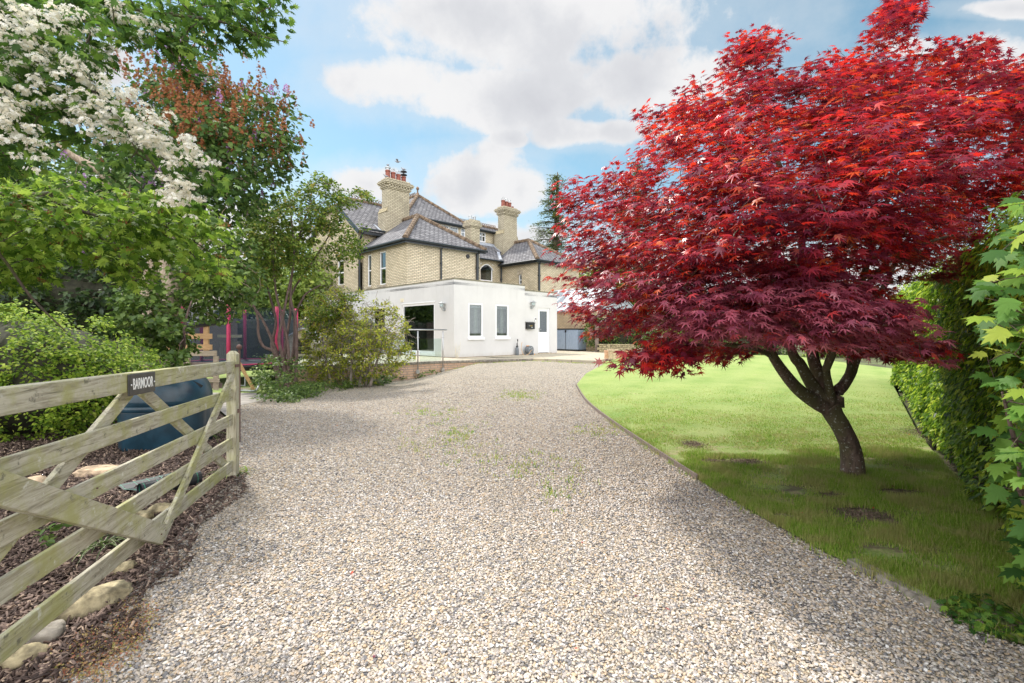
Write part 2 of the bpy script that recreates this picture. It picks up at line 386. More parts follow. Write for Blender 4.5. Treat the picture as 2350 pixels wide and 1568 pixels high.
M['pot_w'] = simple('worn_terracotta', (0.60, 0.45, 0.32), 0.9, var=0.25, scale=14)
M['steel'] = simple('brushed_steel', (0.55, 0.55, 0.55), 0.3, metal=0.9, var=0.05)
M['galv'] = simple('galvanised', (0.42, 0.44, 0.45), 0.45, metal=0.6, var=0.15)
M['black'] = simple('black_metal', (0.02, 0.02, 0.022), 0.4, var=0.1)
M['blackp'] = simple('black_plastic', (0.016, 0.017, 0.02), 0.38, var=0.2)
M['greyp'] = simple('grey_plastic', (0.17, 0.19, 0.21), 0.5, var=0.15)
M['bluegrey'] = simple('blue_grey_resin', (0.33, 0.41, 0.53), 0.6, var=0.05, bstr=0.05)
M['gold'] = simple('gold_lettering', (0.65, 0.45, 0.12), 0.5, var=0.02)
M['white'] = simple('white_lettering', (0.82, 0.82, 0.80), 0.5, var=0.02)
M['cream'] = simple('cream_plastic', (0.75, 0.68, 0.52), 0.5, var=0.04)
M['hose'] = simple('tan_hose', (0.62, 0.40, 0.20), 0.5, var=0.05)
M['orange'] = simple('orange_plastic', (0.75, 0.30, 0.03), 0.4, var=0.05)
M['blind'] = simple('pale_curtain', (0.55, 0.56, 0.52), 0.8, var=0.12, scale=14)
M['inside'] = simple('room_wall', (0.55, 0.53, 0.48), 0.9, var=0.2, scale=2)
M['tank'] = simple('dark_teal_plastic', (0.014, 0.045, 0.070), 0.30, var=0.3, scale=5, bstr=0.06)
M['pink'] = simple('pink_foam', (0.62, 0.05, 0.15), 0.6, var=0.1, scale=20)
M['polycarb'] = simple('roof_panel', (0.36, 0.40, 0.43), 0.6, var=0.05)
M['stone_edge'] = simple('mossy_rock', (0.32, 0.27, 0.165), 0.92, var=0.6, scale=14, bstr=1.0)
M['stone_grey'] = simple('grey_kerb_stone', (0.25, 0.225, 0.19), 0.92, var=0.45, scale=12, bstr=0.8)
M['timber_new'] = wood_mat('new_timber', (0.62, 0.40, 0.20), (0.50, 0.30, 0.14))
M['timber_old'] = wood_mat('old_timber', (0.50, 0.42, 0.31), (0.30, 0.24, 0.17))
M['shed'] = wood_mat('shed_board', (0.24, 0.19, 0.16), (0.15, 0.115, 0.10))
M['gate'] = wood_mat('gate_timber', (0.50, 0.47, 0.37), (0.22, 0.195, 0.135), moss=(0.33, 0.33, 0.10), moss_amt=0.75)
M['rust'] = simple('rusty_iron', (0.12, 0.06, 0.05), 0.7, var=0.3)
M['slate_sign'] = simple('slate_sign', (0.035, 0.033, 0.032), 0.4, var=0.3, scale=12)
M['pigeon'] = simple('pigeon_feathers', (0.28, 0.28, 0.31), 0.7, var=0.25, scale=20)

def glass_mat(name, tint, op, rough=0.02):
    m, g = new_mat(name)
    tr = g.n('ShaderNodeBsdfTransparent', Color=tint); gl = g.n('ShaderNodeBsdfGlossy', Roughness=rough, Color=(0.9, 0.95, 1.0))
    lw = g.n('ShaderNodeLayerWeight', Blend=0.25).outputs[0]
    f = g.m('ADD', g.m('MULTIPLY', lw, 0.7), op, clamp=True)
    finish(g, g.n('ShaderNodeMixShader', i0=f, i1=tr.outputs[0], i2=gl.outputs[0]).outputs[0]); return m
M['glass'] = glass_mat('window_glass', (0.72, 0.76, 0.73), 0.09)
M['glass_dark'] = glass_mat('dark_window_glass', (0.40, 0.46, 0.44), 0.16)
M['glass_clear'] = glass_mat('balustrade_glass', (0.86, 0.93, 0.92), 0.03)
def net_mat():
    m, g = new_mat('trampoline_net')
    tr = g.n('ShaderNodeBsdfTransparent', Color=(0.9, 0.95, 1)); df = g.n('ShaderNodeBsdfDiffuse', Color=(0.05, 0.07, 0.11))
    finish(g, g.n('ShaderNodeMixShader', i0=0.36, i1=tr.outputs[0], i2=df.outputs[0]).outputs[0]); return m
M['net'] = net_mat()

# ground sheets
def gravel_mat():
    m, g = new_mat('gravel_base')
    tc = g.n('ShaderNodeTexCoord').outputs['Object']
    wn = g.n('ShaderNodeTexNoise', Vector=tc, Scale=30.0, Detail=2.0).outputs[1]
    vec = g.n('ShaderNodeMix', {'data_type': 'RGBA', 'blend_type': 'LINEAR_LIGHT'}, i0=0.01, i6=tc, i7=wn).outputs[2]
    vo = g.n('ShaderNodeTexVoronoi', {'feature': 'F1', 'voronoi_dimensions': '2D'}, Vector=vec, Scale=46.0)
    ed = g.n('ShaderNodeTexVoronoi', {'feature': 'DISTANCE_TO_EDGE', 'voronoi_dimensions': '2D'}, Vector=vec, Scale=46.0).outputs[0]
    cs = g.n('ShaderNodeSeparateXYZ', i0=vo.outputs['Color']).outputs[0]
    col = g.ramp(cs, [(0.0, (0.12, 0.12, 0.13)), (0.16, (0.27, 0.25, 0.24)), (0.30, (0.42, 0.375, 0.31)), (0.5, (0.58, 0.49, 0.365)),
                      (0.68, (0.54, 0.42, 0.28)), (0.82, (0.64, 0.57, 0.46)), (1.0, (0.72, 0.67, 0.58))])
    big = g.n('ShaderNodeTexNoise', Vector=tc, Scale=0.35, Detail=5.0, Roughness=0.6).outputs[0]
    col = g.mix(g.m('MULTIPLY', g.sm(big, 0.5, 0.72), 0.30), col, (0.34, 0.30, 0.22))
    wd = g.n('ShaderNodeTexNoise', Vector=tc, Scale=1.3, Detail=9.0, Roughness=0.75).outputs[0]
    col = g.mix(g.m('MULTIPLY', g.sm(wd, 0.62, 0.72), 0.55), col, (0.22, 0.26, 0.07))
    col = g.mix(g.sm(ed, 0.07, 0.0), col, (0.20, 0.165, 0.13))
    finish(g, prin(g, col, 0.85, g.sm(ed, 0.0, 0.3), 0.8, 0.02)); return m
def lawn_mat():
    m, g = new_mat('lawn_turf')
    tc = g.n('ShaderNodeTexCoord').outputs['Object']
    n1 = g.n('ShaderNodeTexNoise', Vector=tc, Scale=0.9, Detail=8.0, Roughness=0.7).outputs[0]
    n2 = g.n('ShaderNodeTexNoise', Vector=tc, Scale=45.0, Detail=5.0, Roughness=0.7).outputs[0]
    n3 = g.n('ShaderNodeTexNoise', Vector=tc, Scale=3.1, Detail=7.0, Roughness=0.7).outputs[0]
    mp = g.n('ShaderNodeMapping', Vector=tc, Rotation=(0, 0, R_(35)), Scale=(1.0, 1.0, 1.0)).outputs[0]
    wv = g.n('ShaderNodeTexWave', {'bands_direction': 'X'}, Vector=mp, Scale=0.30, Distortion=0.8, Detail=1.0).outputs[1]
    col = g.mix(g.sm(n1, 0.3, 0.7), (0.21, 0.32, 0.07), (0.36, 0.43, 0.13))
    col = g.mix(g.m('MULTIPLY', wv, 0.38), col, (0.42, 0.47, 0.17))
    col = g.mix(g.m('MULTIPLY', g.sm(n2, 0.35, 0.72), 0.65), col, (0.13, 0.20, 0.03))
    col = g.mix(g.m('MULTIPLY', g.sm(n3, 0.60, 0.72), 0.6), col, (0.46, 0.38, 0.22))
    y = g.n('ShaderNodeSeparateXYZ', i0=tc).outputs[1]
    # bare worn earth near the maple
    e = g.n('ShaderNodeTexNoise', Vector=g.n('ShaderNodeMapping', Vector=tc, Scale=(0.7, 1.8, 1)).outputs[0], Scale=1.5, Detail=9.0, Roughness=0.72).outputs[0]
    ef = g.m('MULTIPLY', g.sm(e, 0.50, 0.60), g.sm(y, 6.5, 4.8))
    dry = g.n('ShaderNodeTexNoise', Vector=tc, Scale=4.5, Detail=6.0, Roughness=0.7).outputs[0]
    col = g.mix(g.m('MULTIPLY', g.m('MULTIPLY', g.sm(dry, 0.50, 0.62), g.sm(y, 7.5, 5.5)), .75), col, (0.42, 0.33, 0.20))
    col = g.mix(g.m('MULTIPLY', ef, .8), col, (0.13, 0.095, 0.07))
    finish(g, prin(g, col, 0.9, n2, 0.7, 0.03)); return m
def soil_mat():
    m, g = new_mat('bark_mulch_soil')
    tc = g.n('ShaderNodeTexCoord').outputs['Object']
    n1 = g.n('ShaderNodeTexNoise', Vector=g.n('ShaderNodeMapping', Vector=tc, Scale=(1, 2.5, 1)).outputs[0], Scale=32.0, Detail=8.0, Roughness=0.75).outputs[0]
    col = g.mix(g.sm(n1, 0.35, 0.68), (0.03, 0.018, 0.013), (0.17, 0.105, 0.075))
    finish(g, prin(g, col, 0.92, n1, 1.0, 0.03)); return m
def paving_mat():
    m, g = new_mat('sandstone_paving')
    tc = g.n('ShaderNodeTexCoord').outputs['Object']
    br = g.n('ShaderNodeTexBrick', {'offset': 0.5}, Vector=tc, Color1=(0.50, 0.43, 0.31), Color2=(0.42, 0.37, 0.28), Mortar=(0.22, 0.19, 0.14), Scale=1.0,
             Mortar_Size=0.012, Brick_Width=0.9, Row_Height=0.6)
    n1 = g.n('ShaderNodeTexNoise', Vector=tc, Scale=2.2, Detail=8.0, Roughness=0.7).outputs[0]
    col = g.mix(g.m('MULTIPLY', g.sm(n1, 0.45, 0.7), 0.6), br.outputs[0], (0.34, 0.31, 0.26))
    finish(g, prin(g, col, 0.8, n1, 0.2, 0.01)); return m
def earth_mat():
    m, g = new_mat('rough_grass_ground')
    tc = g.n('ShaderNodeTexCoord').outputs['Object']
    n1 = g.n('ShaderNodeTexNoise', Vector=tc, Scale=1.7, Detail=9.0, Roughness=0.7).outputs[0]
    col = g.mix(g.sm(n1, 0.35, 0.65), (0.06, 0.05, 0.03), (0.12, 0.15, 0.05))
    finish(g, prin(g, col, 0.95, n1, 0.5, 0.05)); return m
M['gravel'] = gravel_mat(); M['lawn'] = lawn_mat(); M['soil'] = soil_mat(); M['paving'] = paving_mat(); M['earth'] = earth_mat()
M['flag'] = simple('grey_flagstone', (0.36, 0.33, 0.30), 0.85, var=0.25, scale=5)

# ---------------------------------------------------------------- leaf templates (x across, y to the tip, z the leaf's normal)
def lobed(lobes, notch, droop=0.15, cy=0.28):
    """lobes: (angle, length) from left to right; notch: radius between them"""
    vs = [(0, 0, 0), (0, cy, 0.02)]; ts = []
    n = len(lobes); ids = []
    for i, (a, L) in enumerate(lobes):
        a_ = R_(a); tip = len(vs); vs.append((math.sin(a_) * L, cy + math.cos(a_) * L, -droop * L)); ids.append(tip)
    nt = []
    for i in range(n - 1):
        am = R_((lobes[i][0] + lobes[i + 1][0]) / 2); nr = notch[i] if hasattr(notch, '__len__') else notch
        nt.append(len(vs)); vs.append((math.sin(am) * nr, cy + math.cos(am) * nr, 0.03))
    ends = [0] + nt + [0]
    for i in range(n):
        ts += [(1, ends[i], ids[i]), (1, ids[i], ends[i + 1])]
    return np.array(vs, float), np.array([(a, b, c) for a, b, c in ts])
T_MAPLE = lobed([(-128, .36), (-86, .66), (-42, .88), (0, 1.0), (42, .88), (86, .66), (128, .36)], 0.26, 0.22)
T_SYC = lobed([(-112, .5), (-88, .42), (-62, .8), (-44, .58), (-22, .78), (0, 1.0), (22, .78), (44, .58), (62, .8), (88, .42), (112, .5)],
              [.42, .40, .50, .42, .66, .66, .42, .50, .40, .42], 0.12)
T_HAW = lobed([(-100, .42), (-60, .68), (-28, .8), (0, .95), (28, .8), (60, .68), (100, .42)], [.30, .34, .52, .52, .34, .30], 0.16)
T_OVAL = (np.array([(0, 0, 0), (-.27, .3, .07), (.27, .3, .07), (-.24, .65, .05), (.24, .65, .05), (0, 1, -.1), (0, .45, -.02)], float),
          np.array([(6, 0, 2), (6, 2, 4), (6, 4, 5), (6, 5, 3), (6, 3, 1), (6, 1, 0)]))
T_HEART = (np.array([(0, 0, 0), (-.36, .18, .06), (.36, .18, .06), (-.33, .5, .05), (.33, .5, .05), (0, 1, -.12), (0, .4, -.03)], float),
           np.array([(6, 0, 2), (6, 2, 4), (6, 4, 5), (6, 5, 3), (6, 3, 1), (6, 1, 0)]))
T_THIN = (np.array([(0, 0, 0), (-.16, .45, .04), (.16, .45, .04), (0, 1, -.08)], float), np.array([(0, 2, 1), (1, 2, 3)]))
_f = [(0, 0, 0)]
_t = []
for k in range(5):
    a = 2 * math.pi * k / 5
    for da, r in ((-.5, .75), (0, 1.0), (.5, .75)): _f.append((math.sin(a + da) * r, math.cos(a + da) * r, 0.12 * r))
    _t += [(0, 1 + 3 * k, 2 + 3 * k), (0, 2 + 3 * k, 3 + 3 * k)]
T_FLOWER = (np.array(_f, float), np.array(_t))

def unit(a): return a / np.maximum(np.linalg.norm(a, axis=1, keepdims=True), 1e-9)
def leaf_arrays(tpl, pos, nrm, tip, size):
    tv, tf = tpl; n = len(pos)
    nrm = unit(nrm); tip = unit(tip - nrm * np.sum(tip * nrm, 1, keepdims=True)); side = np.cross(tip, nrm)
    s = size.reshape(-1, 1, 1)
    V = pos[:, None, :] + s * (tv[None, :, 0:1] * side[:, None, :] + tv[None, :, 1:2] * tip[:, None, :] + tv[None, :, 2:3] * nrm[:, None, :])
    T = tf[None] + (np.arange(n) * len(tv))[:, None, None]
    return V.reshape(-1, 3), T.reshape(-1, 3)
def leaf_obj(name, tpl, pos, nrm, tip, size, mat, parent=None, origin=None):
    V, T = leaf_arrays(tpl, pos, nrm, tip, size)
    return np_mesh(name, V, T, mat, parent, origin=origin)
def clusters(cent, rad, n, up=0.9, out=0.4, rnd=0.5, size=(0.05, 0.07), flat=0.45, origin=None, droop=0.3):
    """n leaves round each centre; returns pos, normal, tip, size"""
    k = len(cent); cent = np.repeat(np.asarray(cent, float), n, 0); m = len(cent)
    rad = np.repeat(np.broadcast_to(rad, (k,)), n)
    d = unit(rng.normal(size=(m, 3))); r = rng.random(m) ** 0.5
    off = d * (r * rad)[:, None]; off[:, 2] *= flat
    pos = cent + off
    o = np.asarray(origin, float) if origin is not None else cent.mean(0)
    outv = unit(pos - o)
    nrm = np.array([0, 0, 1.0]) * up + outv * out + rng.normal(size=(m, 3)) * rnd
    tip = unit(off * [1, 1, 0.4] + 1e-4) + outv * 0.5 + rng.normal(size=(m, 3)) * 0.45; tip[:, 2] -= droop
    return pos, nrm, tip, rng.uniform(size[0], size[1], m)

def grow(mb, limbs, targets, r_tip=0.004, r_max=0.03, n=5, sag=0.05, seed=3):
    """twigs from the nearest point of what already grew to every target"""
    rr = random.Random(seed)
    N = []; RR = []
    for pts, rad in limbs:
        for p, r in zip(pts, rad): N.append(tuple(p)); RR.append(r)
    cap = len(N) + len(targets) * 4 + 8
    A = np.zeros((cap, 3)); B = np.zeros(cap); A[:len(N)] = N; B[:len(N)] = RR; k = len(N)
    tg = np.asarray(targets, float)
    d0 = np.array([np.min(np.linalg.norm(A[:k] - t, axis=1)) for t in tg])
    for i in np.argsort(d0):
        t = tg[i]; j = int(np.argmin(np.linalg.norm(A[:k] - t, axis=1))); p = A[j].copy(); L = np.linalg.norm(t - p)
        r0 = min(B[j] * 0.72, r_max, 0.006 + L * 0.02); r0 = max(r0, r_tip)
        pts = [p]; rads = [r0]
        for q in (0.34, 0.68, 1.0):
            w = np.array([rr.uniform(-1, 1), rr.uniform(-1, 1), rr.uniform(-.4, 1)]) * sag * L * (1 if q < 1 else 0)
            pts.append(p + (t - p) * q + w); rads.append(r0 + (r_tip - r0) * q)
            A[k] = pts[-1]; B[k] = rads[-1]; k += 1
        mb.tube([Vector(x) for x in pts], rads, n, cap=False)
def smooth_path(pts, rad, k=4):
    """Catmull-Rom through the points"""
    pts = [Vector(p) for p in pts]; o = []; ro = []
    for i in range(len(pts) - 1):
        p0, p1, p2, p3 = pts[max(i - 1, 0)], pts[i], pts[i + 1], pts[min(i + 2, len(pts) - 1)]
        for j in range(k):
            t = j / k
            o.append(0.5 * ((2 * p1) + (p2 - p0) * t + (2 * p0 - 5 * p1 + 4 * p2 - p3) * t * t + (3 * p1 - p0 - 3 * p2 + p3) * t ** 3))
            ro.append(rad[i] + (rad[i + 1] - rad[i]) * t)
    o.append(pts[-1]); ro.append(rad[-1]); return o, ro
def in_poly(x, y, poly):
    x = np.asarray(x); y = np.asarray(y); ins = np.zeros(x.shape, bool); n = len(poly)
    for i in range(n):
        x0, y0 = poly[i]; x1, y1 = poly[(i + 1) % n]
        c = ((y0 > y) != (y1 > y)) & (x < (x1 - x0) * (y - y0) / (y1 - y0 + 1e-12) + x0); ins ^= c
    return ins
def edge_dist(x, y, poly):
    best = np.full(np.shape(x), 1e9); n = len(poly)
    for i in range(n):
        a = np.array(poly[i], float); b = np.array(poly[(i + 1) % n], float); ab = b - a
        t = np.clip(((x - a[0]) * ab[0] + (y - a[1]) * ab[1]) / (ab @ ab), 0, 1)
        best = np.minimum(best, np.hypot(x - a[0] - t * ab[0], y - a[1] - t * ab[1]))
    return best
def crown_points(poly, d0, half, n, soft=330.0, seed=0, dmin=None, power=0.5, shell=0.0):
    """points filling a round crown whose outline seen from the drive is poly and whose depth is 2*half"""
    g = np.random.default_rng(seed); xs = [p[0] for p in poly]; ys = [p[1] for p in poly]; out = []
    while len(out) < n:
        vx = g.uniform(min(xs), max(xs), 4000); vy = g.uniform(min(ys), max(ys), 4000); w = g.uniform(-1, 1, 4000)
        k = in_poly(vx, vy, poly); e = np.clip(edge_dist(vx, vy, poly) / soft, 0, 1) ** power
        k &= np.abs(w) < e
        if shell: k &= (g.random(4000) < (1 - shell) + shell * (np.abs(w) / np.maximum(e, .05)) ** 2 + (e < 0.35))
        d = d0 + w * half
        if dmin: k &= d > dmin
        for a, b, c in zip(vx[k], vy[k], d[k]): out.append(tuple(P(a, b, c)))
    return np.array(out[:n])
# ================================================================ SETTING
def sheet(name, poly, dz, mat, step=1.0, zf=None, kind='structure'):
    """flat polygon (x, y), cut into cells and laid on the ground dz above it"""
    bm = bmesh.new(); vs = [bm.verts.new((x, y, 0)) for x, y in poly]; bm.faces.new(vs)
    bmesh.ops.triangulate(bm, faces=bm.faces[:])
    xs = [p[0] for p in poly]; ys = [p[1] for p in poly]
    for ax, (a, b) in ((0, (min(xs), max(xs))), (1, (min(ys), max(ys)))):
        v = math.floor(a / step) * step + step
        while v < b:
            co = [0, 0, 0]; co[ax] = v + 0.0137; no = [0, 0, 0]; no[ax] = 1
            if -15 < v < 28: bmesh.ops.bisect_plane(bm, geom=bm.verts[:] + bm.edges[:] + bm.faces[:], plane_co=co, plane_no=no)
            v += step
    for v in bm.verts: v.co.z = (zf or G)(v.co.x, v.co.y) + dz
    bmesh.ops.recalc_face_normals(bm, faces=bm.faces[:])
    if sum(f.normal.z for f in bm.faces) < 0: bmesh.ops.reverse_faces(bm, faces=bm.faces[:])
    me = bpy.data.meshes.new(name); bm.to_mesh(me); bm.free()
    o = link_mesh(name, me, mat); tag(o, kind=kind); return o
def ex(vx, vy): p = gp(vx, vy); return (p.x, p.y)

sheet('ground', [(-900, -60), (900, -60), (900, 1500), (-900, 1500)], -0.14, M['earth'])
# lawn edge along the drive, from far to near
EDGE = [ex(1392, 833), ex(1345, 858), ex(1322, 885), ex(1345, 922), ex(1400, 968), ex(1498, 1035), ex(1600, 1102), ex(1745, 1188), ex(1890, 1268),
        ex(2020, 1335), ex(2150, 1398), ex(2300, 1470)]
eN = EDGE[-1]; EDGE += [(eN[0] + 0.5, eN[1] - 0.35), (eN[0] + 1.6, eN[1] - 0.9)]
BED = [ex(545, 1085), ex(500, 1135), ex(430, 1205), ex(350, 1290), ex(290, 1370), ex(215, 1450), ex(120, 1550), (-1.95, 1.7), (-2.1, 0.8)]
drive = [(-2.0, -2.5), (3.5, -2.5), (3.4, 1.4)] + EDGE[::-1][1:] + [(3.3, 18.2), (1.72, 19.3), (.86, 19.8), (-1.6, 18.6), (-3.9, 17.2), (-5.2, 15.8), (-5.9, 14.2), (-6.5, 12.5), ex(590, 925), ex(545, 935), ex(528, 962), ex(540, 1010)] + BED
sheet('gravel_drive', drive, 0.0, M['gravel'], 0.7)
lawn_poly = EDGE[::-1] + [(3.5, 18.4), (5.2, 21.6), (8, 22.4), (13, 22.4), (13, 12.3), (9.6, 11.9), (6.0, 7.0), (4.6, 4.9), (3.9, 3.4), (4.6, 1.3)]
sheet('lawn', lawn_poly, 0.012, M['lawn'], 0.7)
sheet('garden_bed', [ex(540, 1010), ex(528, 962), (-4.7, 7.9), (-6, 9.5), (-11, 9.5), (-11, 0.2), (-2.2, 0.2)] + BED[::-1], 0.006, M['soil'], 0.7)
sheet('side_lawn', [(-6.4, 12.9), (-6.9, 24.6), (-22, 24.6), (-22, 13.2)], 0.0, M['lawn'], 1.0)
sheet('flagstone_path', [ex(545, 932), ex(592, 922), (-6.35, 12.8), (-12, 13.1), (-11, 9.6), (-6, 9.6), (-4.7, 8.0), ex(528, 962)], 0.004, M['flag'], 1.0)
FZ = 0.42
def flatz(x, y): return FZ
patio = MB().prism([(-1.2, 20.9, FZ - .25), (-.85, 20.2, FZ - .25), (.70, 20.2, FZ - .25), (.90, 19.52, FZ - .25), (1.72, 19.02, FZ - .25), (3.3, 17.95, FZ - .25), (3.9, 19.3, FZ - .25), (6.0, 23.9, FZ - .25), (9.5, 26, FZ - .25), (9, 33, FZ - .25), (1, 28, FZ - .25)], (0, 0, .25))
tag(patio.build('patio', M['paving']), kind='structure')

# soil and bark strip, bare earth under the right hedge
sheet('hedge_soil', [(3.95, 3.3), (4.65, 4.8), (6.05, 6.9), (9.7, 11.8), (13, 15.5), (14, 14), (8, 4), (5, 1)], 0.02, M['soil'], 0.9)

# ================================================================ HOUSE
Hs = thing('brick_house', 'large buff brick house with slate hipped roofs and three chimneys behind the white extension', 'house', mat=HM)
F_L = lambda l: (lambda a, d, z: (a, l + d, z))       # face looking at the drive from plane y = l
F_R = lambda r: (lambda a, d, z: (r + d, a, z))       # face looking left
def hb(): return MB(HM)

def window(parent, F, r, z0, z1, dep=0.11, fw=0.06, mull=(), trans=(), glass='glass_dark', sill=True, name='window', curtain=None, cmat=None):
    """frame with its pane(s) as sub-parts; r = (a0, a1)"""
    a0, a1 = r; b = hb()
    def bx(p0, p1, q0, q1, d0, d1): 
        A = F(p0, d0, q0); B = F(p1, d1, q1); b.box(A, B)
    bx(a0, a0 + fw, z0, z1, dep - .03, dep + .04); bx(a1 - fw, a1, z0, z1, dep - .03, dep + .04)
    bx(a0 + fw, a1 - fw, z0, z0 + fw, dep - .03, dep + .04); bx(a0 + fw, a1 - fw, z1 - fw, z1, dep - .03, dep + .04)
    for t in mull: q = a0 + (a1 - a0) * t; bx(q - fw * .4, q + fw * .4, z0 + fw, z1 - fw, dep - .022, dep + .03)
    for t in trans:
        q = z0 + (z1 - z0) * t; cuts = [a0 + fw] + [a0 + (a1 - a0) * m_ for m_ in mull] + [a1 - fw]
        for i in range(len(cuts) - 1): bx(cuts[i] + (fw * .4 if i else 0), cuts[i + 1] - (fw * .4 if i < len(cuts) - 2 else 0), q - fw * .4, q + fw * .4, dep - .022, dep + .03)
    o = b.build(name, M['upvc'], parent)
    p = hb(); p.box(F(a0 + fw * .8, dep + .005, z0 + fw * .8), F(a1 - fw * .8, dep + .017, z1 - fw * .8)); p.build('pane', M[glass], o)
    if curtain:
        c = hb()
        for (s0, s1, t0, t1, dd) in curtain:
            n = max(int((s1 - s0) * (a1 - a0) / .04), 2); pts = []
            for i in range(n + 1):
                a = a0 + (a1 - a0) * (s0 + (s1 - s0) * i / n); pts.append((a, dd + (0.02 if i % 2 else 0)))
            for i in range(n):
                c.add([F(pts[i][0], pts[i][1], z0 + (z1 - z0) * t0), F(pts[i + 1][0], pts[i + 1][1], z0 + (z1 - z0) * t0),
                       F(pts[i + 1][0], pts[i + 1][1], z0 + (z1 - z0) * t1), F(pts[i][0], pts[i][1], z0 + (z1 - z0) * t1)], [(0, 1, 2, 3)])
        c.build('curtain', M[cmat or 'blind'], o)
    if sill:
        s = hb(); s.box(F(a0 - .08, -.06, z0 - .12), F(a1 + .08, dep - .032, z0 - .002)); s.build('sill', M['stone'], o)
        s = hb(); s.box(F(a0 - .10, -.004, z1 + .002), F(a1 + .10, dep - .04, z1 + .26)); s.build('lintel', M['stone'], o)
    return o

wA1 = boxR(869.4, 576.5, 885.2, 654, 0); wA2 = boxR(841.7, 584, 851.8, 658, 0); wB = boxR(773.5, 597, 789, 655, -.25)
wF = boxR(1189.4, 630, 1197.3, 653, 9.85); wE = boxL(1102.7, 606, 1131.6, 645.5, 3.5); wE = (max(wE[0], 5.45), wE[1], wE[2] , wE[3])
w = hb()
w.wall(F_R(0), 0, 4.9, .2, 6.2, [wA1, wA2], .13)
w.wall(F_L(0), 0, 4.86, .2, 6.2, [], .1)
w.add([(4.86, 0, .2), (4.86, 3.5, .2), (4.86, 3.5, 6.2), (4.86, 0, 6.2)], [(0, 1, 2, 3)])
w.wall(F_L(3.5), 4.86, 9.85, .2, 6.55, [wE], .13)
w.wall(F_R(9.85), 0, 3.5, .2, 6.2, [wF], .13)
w.wall(F_L(0), 9.85, 14.31, .2, 6.2, [], .1)
w.add([(14.31, 0, .2), (14.31, 12, .2), (14.31, 12, 6.2), (14.31, 0, 6.2)], [(0, 1, 2, 3)])
w.wall(F_L(4.9), -.25, 5.0, 5.6, 7.55, [], .1)
w.wall(F_L(4.9), 9.7, 14.5, 5.6, 7.55, [], .1)
w.wall(F_R(-.25), 4.9, 11.7, .2, 7.55, [wB], .13)
w.add([(-.25, 4.9, 7.55), (-.25, 11.7, 7.55), (-.25, 9.55, 9.2), (-.25, 7.1, 9.2)], [(0, 1, 2, 3)])
w.add([(14.5, 4.9, 5.5), (14.5, 11.7, 5.5), (14.5, 11.7, 7.55), (14.5, 4.9, 7.55)], [(0, 1, 2, 3)])
w.add([(14.5, 11.7, .2), (-.25, 11.7, .2), (-.25, 11.7, 7.55), (14.5, 11.7, 7.55)], [(0, 1, 2, 3)])
w.build('wall', M['brick'], Hs)
window(Hs, F_R(0), wA1[:2], *wA1[2:], trans=(.5,), fw=.075, curtain=[(0.05, 1, 0.05, 1, .22)])
window(Hs, F_R(0), wA2[:2], *wA2[2:], trans=(.5,), fw=.075, curtain=[(.05, .5, .05, 1, .22)])
window(Hs, F_R(-.25), wB[:2], *wB[2:], trans=(.5,), fw=.085, curtain=[(.6, 1, .05, 1, .22)])
window(Hs, F_R(9.85), wF[:2], *wF[2:], trans=(.45,), fw=.06)
# arched landing window: brick arch over a segmental frame
a0, a1, z0, z1 = wE
e = window(Hs, F_L(3.5), (a0, a1), z0, z1, fw=.08, sill=False, curtain=[(.62, .96, 0.03, .8, .24)])
c = hb(); arc = []; cx = (a0 + a1) / 2; hwid = (a1 - a0) / 2 + .002
for i in range(13): t = -1 + 2 * i / 12; arc.append((cx + hwid * t, 3.49, z1 - .34 * t * t * 1.0))
for i in range(12):
    (x0, y0, q0), (x1, y1, q1) = arc[i], arc[i + 1]
    c.prism([(x0, 3.485, q0 - .07), (x1, 3.485, q1 - .07), (x1, 3.485, z1 + .02), (x0, 3.485, z1 + .02)], (0, .11, 0))
c.build('arch_head', M['upvc'], e)
c = hb()
for i in range(12):
    (x0, y0, q0), (x1, y1, q1) = arc[i], arc[i + 1]
    c.prism([(x0, 3.47, q0 + .0), (x1, 3.47, q1 + .0), (x1, 3.47, q1 + .24), (x0, 3.47, q0 + .24)], (0, .02, 0))
c.build('brick_arch', M['brick'], Hs)
# attic window in the gable
b = hb(); q = boxR(777, 489, 787.5, 512, -.29)
b.box((-.30, q[0], q[2]), (-.252, q[1], q[3])); o = b.build('window', M['upvc'], Hs)
b = hb(); b.box((-.315, q[0] + .09, q[2] + .09), (-.302, q[1] - .09, q[3] - .09)); b.build('pane', M['glass_dark'], o)

